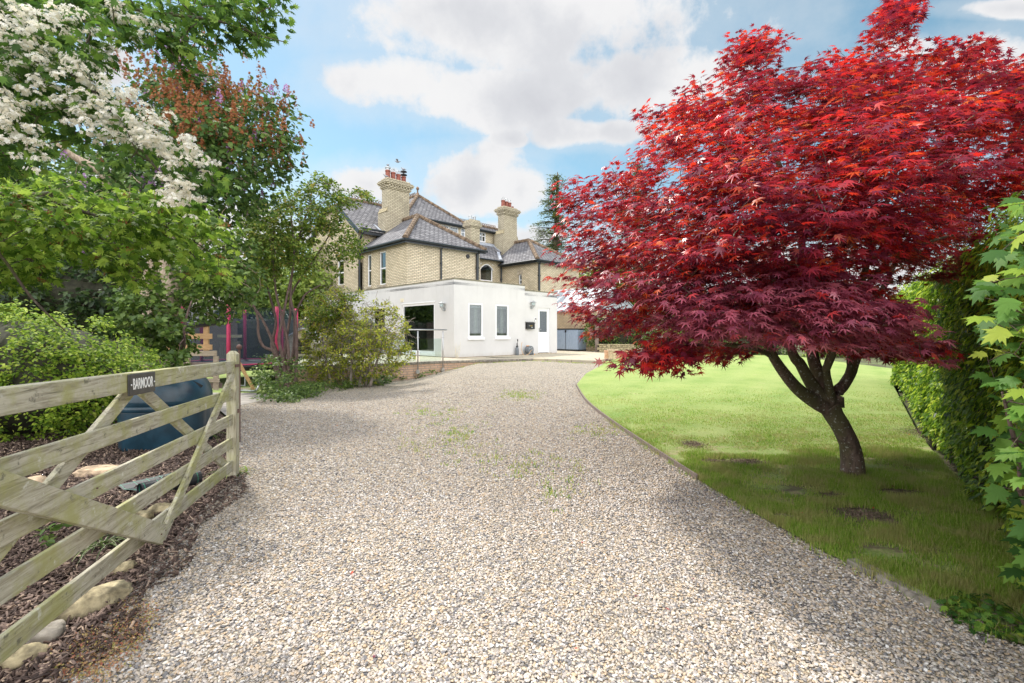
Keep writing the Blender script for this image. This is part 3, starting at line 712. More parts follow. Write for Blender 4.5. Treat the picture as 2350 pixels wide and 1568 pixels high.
# roofs
TH = .10
zA = 6.27; ov = .28
def hip_wing(r0, r1, apl, zt, lend, nm='roof'):
    rm = (r0 + r1) / 2; b = hb(); e0, e1, f = r0 - ov, r1 + ov, -ov
    b.slab([(e0, f, zA), (e1, f, zA), (rm, apl, zt)], TH)
    b.slab([(e0, f, zA), (rm, apl, zt), (rm, lend, zt), (e0, lend, zA)], TH)
    b.slab([(e1, f, zA), (e1, lend, zA), (rm, lend, zt), (rm, apl, zt)], TH)
    o = b.build(nm, M['slate'], Hs)
    t = hb(); up = Vector((0, 0, .035))
    for p, q_ in (((e0, f, zA), (rm, apl, zt)), ((e1, f, zA), (rm, apl, zt)), ((rm, apl, zt), (rm, min(lend, 5.5), zt))):
        p, q_ = Vector(p) + up, Vector(q_) + up; n = int((q_ - p).length / .42); 
        for i in range(n):
            A = p + (q_ - p) * (i / n); B = p + (q_ - p) * ((i + .96) / n); t.tube([A, B], [.15, .135], 8)
    t.build('ridge_tiles', M['ridge'], o)
    g_ = hb(); y = -ov - .06; z = zA - .05
    for p, q_ in (((e0 - .06, y, z), (e1 + .06, y, z)), ((e0 - .06, y, z), (e0 - .06, min(lend, 3.4 if r0 > 5 else 4.8), z))): g_.tube([p, q_], .065, 8)
    g_.box((e0, f + .02, zA - .20), (e1, f + .045, zA - .10)); g_.box((e0 + .02, f + .05, zA - .20), (e0 + .045, 3.3 if r0 > 5 else 4.7, zA - .10))
    g_.build('gutter', M['gutter'], Hs)
hip_wing(0, 4.86, 2.76, 8.36, 6.3)
hip_wing(9.85, 14.31, 2.92, 8.25, 6.1)
S = .71
def zm(l): return 7.6 + S * (l - 4.7)
RZ = zm(8.3)
b = hb()
b.slab([(-.45, 4.45, zm(4.45)), (14.75, 4.45, zm(4.45)), (13.9, 8.3, RZ), (.83, 8.3, RZ), (-.45, 7.1, zm(7.1))], TH)
b.slab([(4.62, 3.2, zm(3.2)), (10.1, 3.2, zm(3.2)), (10.1, 4.45, zm(4.45)), (4.62, 4.45, zm(4.45))], TH)
b.slab([(-.45, 12.15, zm(4.45)), (-.45, 9.5, zm(7.1)), (.83, 8.3, RZ), (13.9, 8.3, RZ), (14.75, 12.15, zm(4.45))], TH)
b.slab([(-.45, 7.1, zm(7.1)), (.83, 8.3, RZ), (-.45, 9.5, zm(7.1))], TH)
b.slab([(14.75, 4.45, zm(4.45)), (14.75, 12.15, zm(4.45)), (13.9, 8.3, RZ)], TH)
mr = b.build('roof', M['slate'], Hs)
t = hb()
def ridge(t, p, q_, r=.13, st=.42):
    p, q_ = Vector(p) + Vector((0, 0, .03)), Vector(q_) + Vector((0, 0, .03)); n = max(int((q_ - p).length / st), 1)
    for i in range(n): t.tube([p + (q_ - p) * (i / n), p + (q_ - p) * ((i + .96) / n)], [r, r * .9], 8)
ridge(t, (.83, 8.3, RZ), (13.9, 8.3, RZ)); ridge(t, (-.45, 7.1, zm(7.1)), (.83, 8.3, RZ)); ridge(t, (-.45, 9.5, zm(7.1)), (.83, 8.3, RZ)); ridge(t, (14.75, 4.45, zm(4.45)), (13.9, 8.3, RZ))
t.build('ridge_tiles', M['ridge'], mr)
t = hb()
def crest(t, p, q_):
    p, q_ = Vector(p), Vector(q_); n = int((q_ - p).length / .21)
    for i in range(n):
        c = p + (q_ - p) * (i / n) + Vector((0, 0, .22)); d = (q_ - p).normalized(); pts = [c + d * math.cos(a) * .085 + Vector((0, 0, math.sin(a) * .085)) for a in np.linspace(0, 2 * math.pi, 9)]
        t.tube(pts, .026, 4, cap=False)
crest(t, (.9, 8.3, RZ), (13.8, 8.3, RZ)); t.build('crested_tiles', M['ridge_d'], mr)
# barge boards on the half-hipped gable
t = hb(); t.bar((-.47, 4.4, zm(4.4) - .12), (-.47, 7.12, zm(7.12) - .12), .05, .24, (0, 0, 1)); t.bar((-.47, 12.2, zm(4.4) - .12), (-.47, 9.48, zm(7.12) - .12), .05, .24, (0, 0, 1))
t.bar((-.50, 7.05, zm(7.1) - .08), (-.50, 9.55, zm(7.1) - .08), .09, .12); t.build('barge_board', M['gutter'], Hs)
# central hipped roof with its finial
zd0, DA, DL, DZ = 9.0, 6.1, 8.43, 11.5; hd = (DZ - zd0) / .85
b = hb()
b.slab([(DA - hd, DL - hd, zd0), (DA + hd, DL - hd, zd0), (DA, DL, DZ)], TH)
b.slab([(DA - hd, DL - hd, zd0), (DA, DL, DZ), (DA, 13, DZ), (DA - hd, 13, zd0)], TH)
b.slab([(DA + hd, DL - hd, zd0), (DA + hd, 13, zd0), (DA, 13, DZ), (DA, DL, DZ)], TH)
b.add([(DA - hd, 13, zd0), (DA + hd, 13, zd0), (DA, 13, DZ)], [(0, 1, 2)])
dr = b.build('roof', M['slate'], Hs)
t = hb(); ridge(t, (DA - hd, DL - hd, zd0), (DA, DL, DZ)); ridge(t, (DA + hd, DL - hd, zd0), (DA, DL, DZ)); ridge(t, (DA, DL, DZ), (DA, 13, DZ)); t.build('ridge_tiles', M['ridge'], dr)
t = hb(); crest(t, (DA, DL + .4, DZ), (DA, 13, DZ)); t.build('crested_tiles', M['ridge_d'], dr)
t = hb(); t.lathe([(.13, 0), (.10, .12), (.05, .2), (.05, .34), (.10, .40), (.12, .48), (.08, .56), (.02, .62)], (DA, DL, DZ + .05), 12); t.build('finial', M['ridge_d'], dr)
# long flat-roofed dormer
d0, d1, dl, dz0, dz1 = 5.0, 11.25, 5.5, 8.0, 9.0
wins = []
for a, b_, c_, d_ in ((989.7, 503, 1010, 545), (1010.6, 510, 1031, 560), (1031.8, 516, 1052, 567), (1057.7, 527, 1067, 562), (1100.9, 534.6, 1114.5, 556.5)):
    r0, zt0 = onL(a, (b_ + d_) / 2, dl); r1, _ = onL(c_, (b_ + d_) / 2, dl); wins.append((r0, r1))
wins[3] = (wins[3][0], wins[3][0] + .75); wins[4] = (wins[4][1] - .95, wins[4][1])
b = hb(); b.wall(F_L(dl), d0, d1, dz0, dz1, [(r0, r1, 8.22, 8.92) for r0, r1 in wins], .08)
b.add([(d1, dl, 7.9), (d1, 7.2, 7.9), (d1, 7.2, dz1), (d1, dl, dz1)], [(0, 1, 2, 3)]); b.add([(d0, dl, 7.9), (d0, 7.2, 7.9), (d0, 7.2, dz1), (d0, dl, dz1)], [(0, 1, 2, 3)])
dm = b.build('dormer', M['brick'], Hs)
for i, (r0, r1) in enumerate(wins):
    window(dm, F_L(dl), (r0, r1), 8.22, 8.92, dep=.05, fw=.07 if i < 3 else .06, mull=() if i < 3 else ((.5,) if i == 3 else (.33, .66)), trans=() if i < 3 else (.62,), sill=False, curtain=[(.06, .94, .05, .95, .16)] if i == 2 else None)
b = hb(); b.slab([(d0 - .2, dl - .28, 9.06), (d1 + .2, dl - .28, 9.06), (d1 + .2, 7.3, 9.32), (d0 - .2, 7.3, 9.32)], .08)
o = b.build('dormer_roof', M['lead'], dm)
b = hb(); b.tube([(d0 - .22, dl - .32, 9.0), (d1 + .22, dl - .32, 9.0)], .06, 8); b.box((d0 - .2, dl - .26, 8.90), (d1 + .2, dl - .235, 8.97)); b.tube([(d1 + .12, dl - .3, 8.97), (d1 + .12, dl - .1, 8.8), (d1 + .12, dl - .1, 7.9)], .04, 6)
b.build('gutter', M['gutter'], dm)
b = hb(); b.box((d0 - .05, dl - .12, 7.86), (d1 + .1, dl - .01, 8.05)); b.slab([(d0, dl - .45, zm(dl - .45) + .03), (d1, dl - .45, zm(dl - .45) + .03), (d1, dl, zm(dl) + .03), (d0, dl, zm(dl) + .03)], .02)
b.build('lead_apron', M['lead'], dm)
# rain pipes, eaves gutters, vent
b = hb(); b.tube([(-.32, 4.36, 7.5), (4.7, 4.36, 7.5)], .065, 8); b.box((-.2, 4.47, 7.22), (4.7, 4.50, 7.36)); b.tube([(5.1, 3.12, zm(3.2) - .05), (9.7, 3.12, zm(3.2) - .05)], .06, 8); b.build('gutter', M['gutter'], Hs)
def pipe(pts, r=.05):
    b = hb(); b.tube(pts, r, 8)
    z = min(p[2] for p in pts) + .4
    while z < max(p[2] for p in pts) - .6: b.tube([(pts[-1][0], pts[-1][1], z), (pts[-1][0], pts[-1][1], z + .09)], r * 1.45, 8); z += 1.5
    b.build('drainpipe', M['gutter'], Hs)
r1, _ = onL(1010.8, 600, 0); pipe([(r1, -.3, 6.16), (r1, -.07, 6.0), (r1, -.07, 3.3)])
r1, _ = onL(1093.5, 610, 0); pipe([(r1, -.3, 6.16), (r1, -.09, 6.05), (r1, -.09, 3.3)], .085)
pipe([(-.18, 4.36, 7.45), (-.18, 4.36, 7.3), (-.20, 4.8, 6.9), (-.20, 4.8, .3)], .06)
pipe([(9.9, -.34, 6.2), (9.98, -.07, 6.0), (9.98, -.07, 3.3)], .075)
pipe([(9.72, 3.12, zm(3.2) - .1), (9.78, 3.4, 6.2), (9.78, 3.4, 3.3)], .05)
r1, z1_ = onL(1073, 588.8, 0); b = hb(); b.tube([(r1, -.06, z1_), (r1, 0.01, z1_)], .12, 12); b.build('wall_vent', M['black'], Hs)
# lead valleys and stepped flashing
def strip(pts, wd=.3):
    b = hb(); pts = [Vector(p) for p in pts]; b.bar(pts[0], pts[1], wd, .03, (0, 0, 1)); b.build('lead_flashing', M['lead'], Hs)
strip([(1.12, 4.55, zm(4.55) + .03), (1.0, 5.3, zm(5.3) + .03)], .16); strip([(10.7, 4.55, zm(4.55) + .03), (10.6, 5.4, zm(5.4) + .03)], .16); strip([(9.62, 3.3, zm(3.3) + .03), (10.35, 4.35, zm(4.35) + .03)], .2)

def chimney(r0, r1, l0, l1, zb, zt, npots, pots, shoulder=True, small=False, cowls=()):
    b = hb(); b.box((r0, l0, zb), (r1, l1, zt - .62 if not small else zt - .45))
    if small:
        for i, (q, za, zc) in enumerate(((.05, .45, .38), (.10, .38, .2), (.06, .2, .1), (.02, .1, 0))): b.box((r0 - q, l0 - q, zt - za), (r1 + q, l1 + q, zt - zc))
    else:
        for q, za, zc in ((.05, .62, .55), (.10, .55, .48), (.07, .48, .38), (.17, .38, .30), (.22, .30, .20), (.17, .20, .13), (.04, .13, 0)): b.box((r0 - q, l0 - q, zt - za), (r1 + q, l1 + q, zt - zc))
        n = 8
        for i in range(n):
            x = r0 + (r1 - r0) * (i + .25) / n; b.box((x, l0 - .14, zt - .48), (x + (r1 - r0) / n * .5, l0 - .07, zt - .38))
        for i in range(4):
            y = l0 + (l1 - l0) * (i + .25) / 4; b.box((r0 - .14, y, zt - .48), (r0 - .07, y + (l1 - l0) / 8, zt - .38))
        for za in (2.6,): b.box((r0 - .10, l0 - .0, zb), (r0, l1 + .3, zt - 2.0))
    o = b.build('chimney', M['brick_dimmed'], Hs)
    if shoulder:
        s = hb(); s.prism([(r0 - .13, l0 - .03, zt - 2.05), (r0 + .0, l0 - .03, zt - 1.75), (r0 + .0, l0 - .03, zt - 2.05)], (0, l1 - l0 + .3, 0)); s.build('stone_shoulder', M['stone_edge'], o); s = hb(); s.prism([(r1 + .13, l0 - .03, zt - 2.4), (r1, l0 - .03, zt - 2.05), (r1, l0 - .03, zt - 2.4)], (0, l1 - l0, 0)); s.build('stone_shoulder', M['stone_edge'] , o)
    for i, (t_, h, rad, mat, kind) in enumerate(pots):
        c = (r0 + (r1 - r0) * t_, (l0 + l1) / 2, zt)
        p = hb(); p.lathe([(rad * 1.12, -.02), (rad, .06), (rad * .92, h * .8), (rad * 1.08, h * .86), (rad * 1.08, h * .94), (rad * .95, h)], c, 14); po = p.build('chimney_pot', M[mat], o)
        if kind == 'cage':
            q = hb()
            for k in range(4):
                a = math.pi * k / 4; q.tube([(c[0] + math.cos(a) * rad * math.cos(s_), c[1] + math.sin(a) * rad * math.cos(s_), zt + h + math.sin(s_) * rad * 1.6) for s_ in np.linspace(0, math.pi, 9)], .011, 4, cap=False)
            q.build('wire_guard', M['galv'], po)
        if kind == 'cowl':
            q = hb(); q.lathe([(.05, 0), (.05, .10), (.22, .10), (.20, .14), (.05, .17), (.05, .30), (.21, .30), (.18, .35), (.04, .38)], (c[0], c[1], zt + h), 14); q.build('cowl', M['black'], po)
        if kind == 'cap':
            q = hb(); q.lathe([(.12, 0), (.12, .12), (.17, .12), (.16, .2), (.02, .22)], (c[0], c[1], zt + h), 14); q.build('cowl', M['galv'], po)
    return o
chimney(1.31, 2.83, 4.3, 4.95, 7.3, 10.78, 4, [(.14, .55, .15, 'terracotta', 'cap'), (.38, .50, .15, 'terracotta', 'cage'), (.62, .46, .15, 'terracotta', 'cage'), (.86, .40, .15, 'terracotta', 'cowl')])
chimney(10.89, 12.24, 4.3, 4.95, 7.2, 10.87, 4, [(.16, .50, .15, 'terracotta', 'cage'), (.42, .46, .15, 'terracotta', 'cage'), (.66, .44, .14, 'terracotta', 'cage'), (.90, .22, .08, 'terracotta', '')])
chimney(4.73, 5.40, .6, 1.17, 3.0, 8.22, 2, [(.25, .28, .09, 'galv', ''), (.72, .28, .10, 'galv', '')], shoulder=False, small=True)

# pigeons on the tall chimney
def pigeon(r, l, z, yaw, label, up=0.0, flying=False):
    m_ = HM @ Matrix.Translation((r, l, z)) @ Matrix.Rotation(yaw, 4, 'Z')
    b = MB(m_ @ Matrix.Rotation(up, 4, 'Y'))
    prof = [(-.17, .012, .0), (-.10, .028, .01), (-.03, .055, .02), (.04, .062, .035), (.09, .045, .07), (.115, .028, .10), (.135, .026, .125), (.155, .02, .13), (.172, .008, .125), (.19, .004, .12)]
    b.tube([(x, 0, .075 + zz) for x, _, zz in prof], [rr for _, rr, _ in prof], 10)
    if flying:
        for s_ in (-1, 1): b.prism([(-.03, s_ * .03, .11), (.05, s_ * .03, .11), (.06, s_ * .30, .20), (-.07, s_ * .20, .17)], (0, 0, .012))
    else:
        for s_ in (-1, 1): b.tube([(.0, s_ * .02, .05), (.01, s_ * .02, .0)], .006, 4)
    o = b.build('pigeon', M['pigeon'], origin=m_.to_translation()); tag(o, label, 'pigeon', 'pigeons on the tall chimney')
pigeon(1.31 + 1.52 * .14, 4.62, 10.78 + .55 + .215, .6, 'grey pigeon standing on the capped pot at the left of the tall chimney')
pigeon(1.28, 4.4, 10.77, 2.6, 'grey pigeon sitting on the brick ledge of the tall chimney left of the pots')
pigeon(1.31 + 1.52 * .86, 4.62, 10.78 + .40 + .375, 2.2, 'grey pigeon perched on the black cowl of the tall chimney')
pigeon(1.31 + 1.52 * .62, 4.62, 10.78 + 1.15, 2.4, 'dark pigeon with spread wings landing above the caged pots', .3, True)

# ================================================================ EXTENSION
XR, XL = -.947, -5.217
EXM = HM @ Matrix.Translation((XR, XL, 0)); E0 = .44
X = thing('house_extension', 'white rendered flat roofed single storey extension with half glazed door and two narrow windows', 'extension', mat=EXM)
W1 = boxL(1074.9, 695.9, 1108.4, 778.9, XL); W2 = boxL(1137.5, 701, 1167.5, 778.9, XL); DR = boxL(1236.4, 706.9, 1263.1, 808.9, XL + .02)
W1 = (*W1[:2], W1[2] + .08, W1[3]); W2 = (*W2[:2], W1[2], W1[3])
PD = boxR(922.5, 696.8, 997.5, 818.7, XR); PD2 = boxR(855, 700, 884, 815, XR); PD = (PD[0], PD[1], E0 + .12, PD[3]); PD2 = (*PD2[:2], E0 + .12, PD[3])
st = onL(1204.5, 700, XL)[0]; en = onL(1280, 700, XL)[0]; H1, H2 = 3.74, 3.52
b = hb()
b.wall(F_L(XL), XR, st, E0, H1, [W1, W2], .16); b.wall(F_L(XL + .05), st, en, E0, H2, [(DR[0], DR[1], E0 + .03, DR[3])], .14)
b.add([(st, XL, H2 - .01), (st, XL + 4, H2 - .01), (st, XL + 4, H1), (st, XL, H1)], [(0, 1, 2, 3)]); b.add([(st, XL, E0), (st, XL + .05, E0), (st, XL + .05, H1), (st, XL, H1)], [(0, 1, 2, 3)])
b.wall(F_R(XR), XL, 8.0, E0, H1, [PD, PD2], .16)
b.add([(en, XL + .05, E0), (en, 0, E0), (en, 0, H2), (en, XL + .05, H2)], [(0, 1, 2, 3)])
b.build('wall', M['render'], X)
b = hb(); b.box((XR + .012, XL + .012, .1), (st, XL + .1, E0)); b.box((st, XL + .055, .1), (en - .01, XL + .16, E0)); b.box((XR + .012, XL + .1, .1), (XR + .1, 8, E0)); b.build('plinth', M['brick_red'], X)
b = hb(); b.box((XR - .012, XL - .012, H1), (st + .012, XL + .25, H1 + .06)); b.box((XR - .012, XL + .25, H1), (XR + .25, 8, H1 + .06)); b.box((st + .02, XL + .03, H2), (en + .015, XL + .3, H2 + .06)); b.build('coping', M['coping'], X)
b = hb(); b.slab([(XR, XL, H1 - .1), (st, XL, H1 - .1), (st, .02, H1 - .1), (XR, .02, H1 - .1)], .12); b.slab([(st, XL + .05, H2 - .1), (en, XL + .05, H2 - .1), (en, 0, H2 - .1), (st, 0, H2 - .1)], .12)
b.slab([(XR, 0, H1 - .1), (0.0, 0, H1 - .1), (0, 8, H1 - .1), (XR, 8, H1 - .1)], .12); b.build('flat_roof', M['lead'], X)
b = hb(); b.box((XR + .2, XL + .3, E0 - .1), (en - .05, -.1, E0 + .02)); b.box((XR + 4.0, XL + .2, E0), (XR + 4.1, -.2, H2 - .25)); b.box((XR + .2, -1.0, E0), (XR + 4, -.9, H2 - .25)); b.box((XR + .3, XL + 1.1, E0), (XR + 4, XL + 1.15, H2 - .25)); b.build('inner_walls', M['inside'], X)
def mini_lamp(F, a, z):   # table lamp inside the second window
    b = hb(); p = F(a, .45, z); b.lathe([(.09, 0), (.09, .02), (.015, .04), (.015, .22), (.14, .22), (.08, .42)], p, 12); return b
cw = [(.68, .96, .02, .93, .30), (.04, .10, .02, .93, .32)]
wa = window(X, F_L(XL), W1[:2], *W1[2:], dep=.04, fw=.075, sill=False, glass='glass', curtain=cw)
wb = window(X, F_L(XL), W2[:2], *W2[2:], dep=.04, fw=.075, sill=False, glass='glass', curtain=cw)
for w_, rr in ((wa, W1), (wb, W2)):
    b = hb(); b.box((rr[0] - .05, XL - .07, rr[2] - .10), (rr[1] + .05, XL + .01, rr[2] - .003)); b.build('sill', M['upvc'], w_)
    b = hb()
    for k in range(5): b.box((rr[0] + .08, XL + .09, rr[3] - .11 - k * .022), (rr[1] - .08, XL + .115, rr[3] - .10 - k * .022))
    b.build('blind', M['upvc'], w_)
mini_lamp(F_L(XL), W2[0] + (W2[1] - W2[0]) * .55, W2[2] + .02).build('lamp', M['cream'], wb)
# front door: glazed upper half, panelled lower half
a0, a1 = DR[:2]; z0, z1 = E0 + .03, DR[3]; yd = XL + .13
b = hb(); b.box((a0, yd - .04, z0), (a0 + .06, yd + .04, z1)); b.box((a1 - .06, yd - .04, z0), (a1, yd + .04, z1)); b.box((a0 + .06, yd - .04, z1 - .07), (a1 - .06, yd + .04, z1)); 
fr = b.build('door_frame', M['upvc'], X)
za = z0 + (z1 - z0) * .46; i0, i1 = a0 + .065, a1 - .065
b = hb(); b.box((i0, yd - .02, z0 + .02), (i1, yd + .03, za)); b.box((i0, yd - .02, za), (i0 + .10, yd + .03, z1 - .075)); b.box((i1 - .10, yd - .02, za), (i1, yd + .03, z1 - .075)); b.box((i0 + .10, yd - .02, z1 - .17), (i1 - .10, yd + .03, z1 - .075))
for (p, q) in ((z0 + .10, z0 + .30), (z0 + .36, za - .1)): b.box((i0 + .09, yd - .032, p), (i1 - .09, yd - .021, q))
do = b.build('door', M['upvc'], X)
b = hb(); b.box((i0 + .095, yd, za + .01), (i1 - .095, yd + .012, z1 - .165)); b.build('pane', M['glass_dark'], do)
b = hb(); b.box((i0 + .03, yd - .055, za + .02), (i0 + .06, yd - .022, za + .22)); b.bar((i0 + .045, yd - .065, za + .14), (i0 + .16, yd - .065, za + .14), .02, .02); b.build('handle', M['steel'], do)
b = hb(); b.box((a0 - .04, XL - .04, E0 - .02), (a1 + .04, XL + .12, E0 + .028)); b.build('doorstep', M['stone'], X)
# wide patio door with roller blind box, second one behind the bush
def patio_door(q, mulls, nm='patio_door'):
    l0, l1, z0, z1 = q; o = window(X, F_R(XR), (l0, l1), z0, z1, dep=.06, fw=.10, mull=mulls, sill=False, glass='glass_dark', name=nm)
    b = hb(); b.box((XR - .02, l0 - .02, z1 + .003), (XR + .10, l1 + .02, z1 + .055)); b.build('lintel_trim', M['upvc'], o)
    b = hb(); b.box((XR - .03, l0 - .03, z0 - .11), (XR + .12, l1 + .03, z0 - .003)); b.build('threshold', M['upvc'], o)
    return o
patio_door(PD, ()); patio_door(PD2, ())
b = hb(); b.box((XR + .3, PD[0] + .3, E0), (XR + 1.1, PD[1] - .2, E0 + .85)); b.box((XR + .3, PD[0] + .3, E0 + .85), (XR + .5, PD[1] - .2, E0 + 1.15)); b.build('sofa', M['blind'], X)
lv, zv = onR(923, 689.4, XR); b = hb(); b.box((XR - .03, lv - .13, zv - .08), (XR + .01, lv + .13, zv + .08)); b.box((XR - .036, lv - .09, zv - .04), (XR - .031, lv + .09, zv + .03)); b.build('wall_vent', M['cream'], X)

# wall lamps, mail box, key box
def wall_lamp(pos, nrm, label):
    n = (HM.to_3x3() @ Vector(nrm)).normalized(); p = HM @ Vector(pos); yaw = math.atan2(n.y, n.x)
    t = thing('wall_lamp', label, 'lamp', p, yaw, 'galvanised lamps on the extension')
    b = MB(WM[t]); b.tube([(0, 0, 0), (.03, 0, 0)], .075, 14); b.tube([(.03, 0, 0), (.12, 0, -.03), (.16, 0, .02), (.16, 0, .05)], .016, 6); b.build('bracket', M['galv'], t)
    b = MB(WM[t]); b.lathe([(.05, .05), (.075, .07), (.08, .1), (.08, .12)], (.16, 0, 0), 14); b.lathe([(.15, .25), (.15, .265), (.05, .30), (.03, .33), (.012, .34)], (.16, 0, 0), 16)
    for k in range(4): a = math.pi / 2 * k + .5; b.tube([(.16 + .08 * math.cos(a), .08 * math.sin(a), .11), (.16 + .09 * math.cos(a), .09 * math.sin(a), .255)], .007, 4)
    b.build('lamp_shade', M['galv'], t)
    b = MB(WM[t]); b.lathe([(.06, .12), (.068, .14), (.068, .23), (.05, .25)], (.16, 0, 0), 12); b.build('glass_jar', M['glass_clear'], t)
l_, z_ = onR(1020.5, 710.5, XR); wall_lamp((XR, l_, z_), (-1, 0, 0), 'galvanised outside wall lamp beside the wide glazed patio door')
r_, z_ = onL(1219, 706.4, XL + .05); wall_lamp((r_, XL + .05, z_), (0, -1, 0), 'galvanised outside wall lamp above the black post box')
q = boxL(1205.7, 740.5, 1223.4, 755.4, XL + .05)
yw = XL + .05
pb = thing('post_box', 'black metal wall post box beside the white front door', 'post box', mat=HM @ Matrix.Translation(((q[0] + q[1]) / 2, yw, q[2])))
b = hb(); b.box((q[0], yw - .12, q[2]), (q[1], yw - .001, q[3] - .03)); bev(b.build('body', M['black'], pb), .006)
b = hb(); b.prism([(q[0] - .02, yw - .001, q[3] + .015), (q[0] - .02, yw - .15, q[3] - .035), (q[0] - .02, yw - .15, q[3] - .02), (q[0] - .02, yw - .001, q[3] + .035)], (q[1] - q[0] + .04, 0, 0)); b.build('flap_lid', M['black'], pb)
b = hb(); b.tube([((q[0] + (q[1] - q[0]) * .27), yw - .128, q[2] + (q[3] - q[2]) * .5), ((q[0] + (q[1] - q[0]) * .27), yw - .12, q[2] + (q[3] - q[2]) * .5)], .022, 10); b.build('lock', M['galv'], pb); b = hb(); b.box((q[0] + (q[1] - q[0]) * .55, yw - .124, q[2] + .05), (q[0] + (q[1] - q[0]) * .72, yw - .1205, q[2] + .10)); b.build('maker_plate', M['galv'], pb)
def text_obj(body, name, size, mat, parent, matw, ext=.002, sx=1.0, bold=0.0):
    cu = bpy.data.curves.new(name, 'FONT'); cu.body = body; cu.size = size; cu.extrude = ext; cu.align_x = 'CENTER'; cu.align_y = 'CENTER'; cu.offset = bold
    o = bpy.data.objects.new(name, cu); C.objects.link(o); dg = bpy.context.evaluated_depsgraph_get(); me = bpy.data.meshes.new_from_object(o.evaluated_get(dg))
    bpy.data.objects.remove(o); me.transform(Matrix.Diagonal((sx, 1, 1, 1))); me.transform(matw); me.materials.clear()
    me.name = name; return link_mesh(name, me, mat, parent)
mt = HM @ Matrix.Translation(((q[0] + q[1]) / 2 + .02, yw - .122, (q[2] + q[3]) / 2 - .01)) @ Matrix.Rotation(R_(90), 4, 'X')
text_obj('POST', 'lettering', .075, M['gold'], pb, mt, .001)
r_, z_ = onL(1227.7, 734, yw)
kb = thing('key_safe', 'small grey and black key safe on the white wall left of the door', 'key safe', mat=HM @ Matrix.Translation((r_, yw, z_ - .09)))
b = hb(); b.box((r_ - .04, yw - .05, z_ - .09), (r_ + .04, yw - .001, z_ + .10)); bev(b.build('body', M['upvc'], kb), .006)
b = hb(); b.box((r_ - .03, yw - .057, z_ + .0), (r_ + .03, yw - .0505, z_ + .08)); b.build('keypad', M['black'], kb)

# ================================================================ TERRACE
te = thing('brick_terrace', 'raised paved terrace on a low brick retaining wall with dark brick edge', 'terrace', hw(XR, XL, 0))
front = [(-7.3, 15.05), (-6.9, 15.15), (-4.9, 16.0), (-3.66, 16.98), (-3.1, 17.55), (-2.57, 17.85), (-.52, 18.84), (.86, 19.5)]
back = [(.7, 20.2), (-1.3, 20.95), hw(XR - .01, XL + .2, 0)[:2], hw(XR, 9, 0)[:2], (-14.5, 27), (-7.8, 16.2)]
b = MB()
poly = front + [tuple(p) for p in back]
b.prism([(x, y, FZ - .09) for x, y in poly], (0, 0, .09)); b.build('paving', M['paving'], te)
b = MB()
for (x0, y0), (x1, y1) in zip(front[:-1], front[1:]): b.prism([(x0, y0, -.6), (x1, y1, -.6), (x1 - .05, y1 + .2, -.6), (x0 - .05, y0 + .2, -.6)], (0, 0, FZ - .092 + .6))
mb_ = b
def offs(pts, d):
    return [(x + d * 0.45, y - d * 0.89) for x, y in pts]
b.build('retaining_wall', M['brick_red'], te)
b = MB()
fo = offs(front, .04)
for (x0, y0), (x1, y1) in zip(fo[:-1], fo[1:]):
    n = max(int(math.hypot(x1 - x0, y1 - y0) / .23), 1)
    for i in range(n):
        p = Vector((x0 + (x1 - x0) * (i + .03) / n, y0 + (y1 - y0) * (i + .03) / n, FZ - .035)); q_ = Vector((x0 + (x1 - x0) * (i + .97) / n, y0 + (y1 - y0) * (i + .97) / n, FZ - .035)); b.bar(p + Vector((-.03, .06, 0)), q_ + Vector((-.03, .06, 0)), .13, .075)
b.build('dark_brick_edge', M['stone_grey'], te)
# glass balustrade
bl = thing('glass_balustrade', 'steel post balustrade with glass panels and round handrail in front of the patio door', 'balustrade', (-2.7, 17.6, -.1))
pA, pB = P(1016.5, 850, 17.75), P(959, 850, 17.05)
ps = [Vector((pA.x, pA.y, 0)), Vector((pB.x, pB.y, 0)), Vector((-4.9, 15.85, 0)), Vector((-6.95, 15.25, 0))]
HT = 1.5 + 6 * 17.4 / 1085
for p in ps:
    b = MB(); b.tube([(p.x, p.y, .02), (p.x, p.y, HT - .04)], .024, 10); o = b.build('post', M['steel'], bl, True)
    b = MB(); b.tube([(p.x - .03, p.y + .02, .08), (p.x + .01, p.y - .03, .08)], .075, 14); b.build('fixing_plate', M['steel'], o)
    b = MB(); b.box((p.x - .05, p.y - .02, HT - .3), (p.x + .05, p.y + .02, HT - .26)); b.build('glass_clamp', M['steel'], o)
hr = [Vector((p.x, p.y, HT)) for p in ps]; hr[0] = hr[0] + Vector((.12, .14, 0))
b = MB(); b.tube(hr, .024, 10); b.build('handrail', M['steel'], bl, True)
for p, q_ in zip(ps[:-1], ps[1:]):
    d = (q_ - p).normalized(); b = MB(); b.bar(p + d * .07 + Vector((0, 0, .86)), q_ - d * .07 + Vector((0, 0, .86)), .010, .82, (0, 0, 1)); b.build('glass_panel', M['glass_clear'], bl)

# dead climber stems on the corner of the extension
dc = thing('dead_climber', 'dried bare climber stalks standing against the white wall near the corner', 'plant', hw(XR + .05, XL - .12, FZ))
b = MB(HM); rr = random.Random(4)
for i in range(9):
    p = Vector((XR + .02 + rr.uniform(-.05, .12), XL - .06 - rr.uniform(0, .05), FZ)); pts = [p.copy()]
    for k in range(5): p = p + Vector((rr.uniform(-.06, .07), rr.uniform(-.02, .015), rr.uniform(.08, .17))); pts.append(p.copy())
    b.tube(pts, [.006, .006, .005, .004, .003, .002], 4)
b.build('stems', M['cream'], dc)
